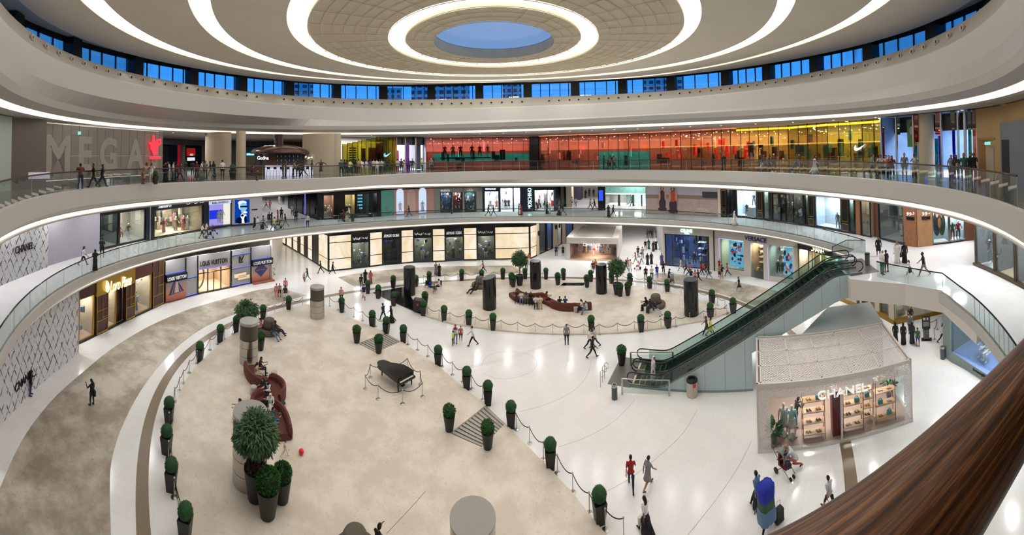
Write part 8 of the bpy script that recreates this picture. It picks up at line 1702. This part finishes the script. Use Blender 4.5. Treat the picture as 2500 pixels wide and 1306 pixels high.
# ================= mannequins in the windows =================
def dummies(w,rows,place):
    for k,(px,off,h,top,bot,dress,lab,*ex) in enumerate(rows):
        f=w.at(px,off); base=ex[0] if ex else .14; pose=ex[1] if len(ex)>1 else 'D'
        person(px,1,w.z0+base,pose,'f',h,top,bot,'n',dress,'L' if dress!='q' else 'T',lab+' '+place,cat='mannequin',at=(f[0],f[1]),rz=math.atan2(-f[3],f[4])+ (0 if True else 0),name='mannequin')
dummies(G2w,[(205,-1.2,1.78,'light','light','a','mannequin in pale long coat'),(213,-1.8,1.78,'royal','royal','a','mannequin in bright blue long coat'),(335,-1.0,1.75,'denim','denim','m','mannequin in blue-grey dress, left'),(344,-.8,1.75,'light','navy','m','mannequin in pale top and dark long skirt'),(355,-1.4,1.7,'beige','beige','q','mannequin in beige')],'in the brown and brass boutique window')
dummies(L3w,[(256,-1.4,1.75,'tan','blue','-','mannequin in tan jacket, leftmost'),(264,-2.2,1.75,'navy','navy','-','mannequin in navy'),(309,-1.3,1.72,'red','red','-','seated mannequin in red dress',.5,'T'),(318,-2.0,1.75,'pink','grey','q','mannequin in pink print top'),(330,-1.2,1.75,'brown','light','-','mannequin in brown knit'),(384,-1.2,1.78,'grey','grey','-','mannequin in grey suit'),(421,-1.6,1.75,'rose','rose','a','mannequin in rose long dress, middle'),(462,-1.2,1.76,'rose','rose','a','mannequin in rose long dress, right'),(471,-1.1,1.76,'cream','cream','a','mannequin in cream long dress'),(447,-1.5,1.7,'tan','tan','a','mannequin in golden ruffled dress')],'in the lower gallery windows at the left')
dummies(G4,[(880,-1,1.8,'light','grey','-','mannequin in pale jacket in the first black window'),(1033,-1,1.8,'white','white','-','mannequin in white suit in the third black window'),(1109,-1,1.8,'dark','dark','m','mannequin in dark long dress in the fourth black window'),(1187,-1,1.8,'dark','white','-','mannequin in dark jacket and white trousers in the fifth black window')],'of the onyx front')
dummies(L4,[(534,-.0,1.8,'light','light','-','pale mannequin, left',.6),(541,-.0,1.8,'light','light','q','pale mannequin, right',.6)],'before the violet screen')
dummies(L6,[(797,-.8,1.82,'green','white','-','mannequin in green jacket, first'),(807,-.8,1.82,'cream','tan','q','mannequin in cream coat, second'),(849,-.8,1.82,'black','dark','-','mannequin in black, third'),(857,-.8,1.82,'dark','black','-','mannequin in charcoal, fourth'),(879,-.8,1.75,'navy','navy','-','mannequin in navy, fifth')],'in the black front left of the green wall')
dummies(L6,[(1196,-1.2,1.8,'light','light','q','pale mannequin, left'),(1211,-1.2,1.8,'pink','pink','d','mannequin in pink dress'),(1233,-2,1.7,'black','black','d','mannequin in black dress, left'),(1241,-2,1.7,'navy','navy','d','mannequin in navy dress, right'),(976.5,.14,1.8,'cream','cream','d','mannequin in cream in the left arch',.3),(1031,.14,1.8,'beige','light','m','mannequin in beige in the right arch',.3)],'in the lower gallery, middle')
dummies(L10,[(1818,-.7,1.8,'dark','dark','-','standing mannequin in charcoal'),(1831,-1.2,1.8,'navy','navy','-','mannequin in navy on a white block',1.5),(2036,-.7,1.85,'blue','navy','-','mannequin in blue suit'),(2046,-.6,1.85,'tan','tan','-','mannequin in sand coat'),(1951,-.6,1.8,'light','grey','-','mannequin in printed shirt')],'in the black panelled front')
f=L10.at(1831,-1.2); m=MB(); m.cbox((f[0],f[1],Z2+.8),(1.6,1.3,1.3)); m.build('display_block',M_int,label='white display block under the navy mannequin in the black panelled front',cat='plinth')
dummies(L12,[(2331,-.5,1.85,'green','red','-','mannequin in green jacket and red trousers'),(2345,-.5,1.85,'red','blue','-','mannequin in red jacket and jeans')],'in the set-back pale blue front')
dummies(L13,[(2394,-1.0,1.85,'grey','grey','-','mannequin in grey suit, first'),(2405,-2.2,1.85,'dark','grey','-','mannequin in charcoal jacket, second'),(2424,-.7,1.9,'brown','dark','-','mannequin in brown jacket, third'),(2436,-1.8,1.85,'navy','light','-','mannequin in navy jacket, fourth'),(2450,-2.6,1.85,'blue','navy','-','mannequin in blue shirt, fifth'),(2468,-1.6,1.85,'dark','navy','-','mannequin in black, sixth'),(2492,-1,1.85,'light','light','-','mannequin in pale grey, last')],'in the menswear glass front at the right')
dummies(G7,[(1800,-.9,1.7,'grey','tan','-','mannequin in grey, left',.6),(1808,-.9,1.7,'tan','black','-','mannequin in tan, second',.6),(1894,-.9,1.85,'black','black','-','mannequin in black, third',.6),(1906,-.9,1.85,'dark','black','-','mannequin in charcoal, last',.6)],'in the windows of the pale front with blue letters')
dummies(G6,[(1689,-1.2,1.8,'navy','black','-','mannequin in navy coat in the wide blue-lit opening')],'')
dummies(G10,[(2383,-1.0,1.85,'light','light','-','seated mannequin in pale suit',1.0,'T'),(2396,-.9,1.85,'white','white','-','seated mannequin in white suit',1.0,'T')],'in the blue display at the right')
for k,(a,b,tp,l) in enumerate(((1.55,1.0,'light','mannequin in silver print dress in the right pavilion'),(2.0,.75,'teal','mannequin in pale aqua jacket in the right pavilion'))):
    q=KP(a,b,0); o=person(0,0,.2,'D','f',1.85,'aqua' if k else 'silver','silver','n','d' if not k else 'q','L',l,cat='mannequin',at=(q[0],q[1]),rz=math.atan2(ux[1],ux[0])+PI,name='mannequin'); m=MB(); m.cbox((q[0],q[1],.17),(.45,.45,.05)); m.build('mirror_base',M_steel,label=['mirror plate under the silver print mannequin in the pavilion','mirror plate under the aqua mannequin in the pavilion'][k],cat='plinth')
dummies(U5,[(1087,-2.2,1.9,'red','black','-','large figure in red top, first from the left',1.7),(1108,-2.2,1.9,'tan','black','-','large figure in tan top, second from the left',1.7),(1127,-2.2,1.9,'maroon','black','-','large figure in maroon top, third from the left',1.7),(1152,-2.2,1.9,'dark','black','-','large figure in charcoal top, fourth from the left',1.7),(1172,-2.2,1.9,'rose','black','-','large figure in rose top, fifth from the left',1.7),(1192,-2.2,1.9,'light','cream','-','large figure in pale clothes, sixth from the left',1.7)],'behind the red glass')
f=[U5.at(px,-2.2) for px in (1075,1140,1200)]; m=MB(); m.tube([(q[0],q[1],Z3+1.6) for q in f],.1,6); m.build('figure_ledge',M_dk,label='dark ledge carrying the row of large figures behind the red glass',cat='ledge')
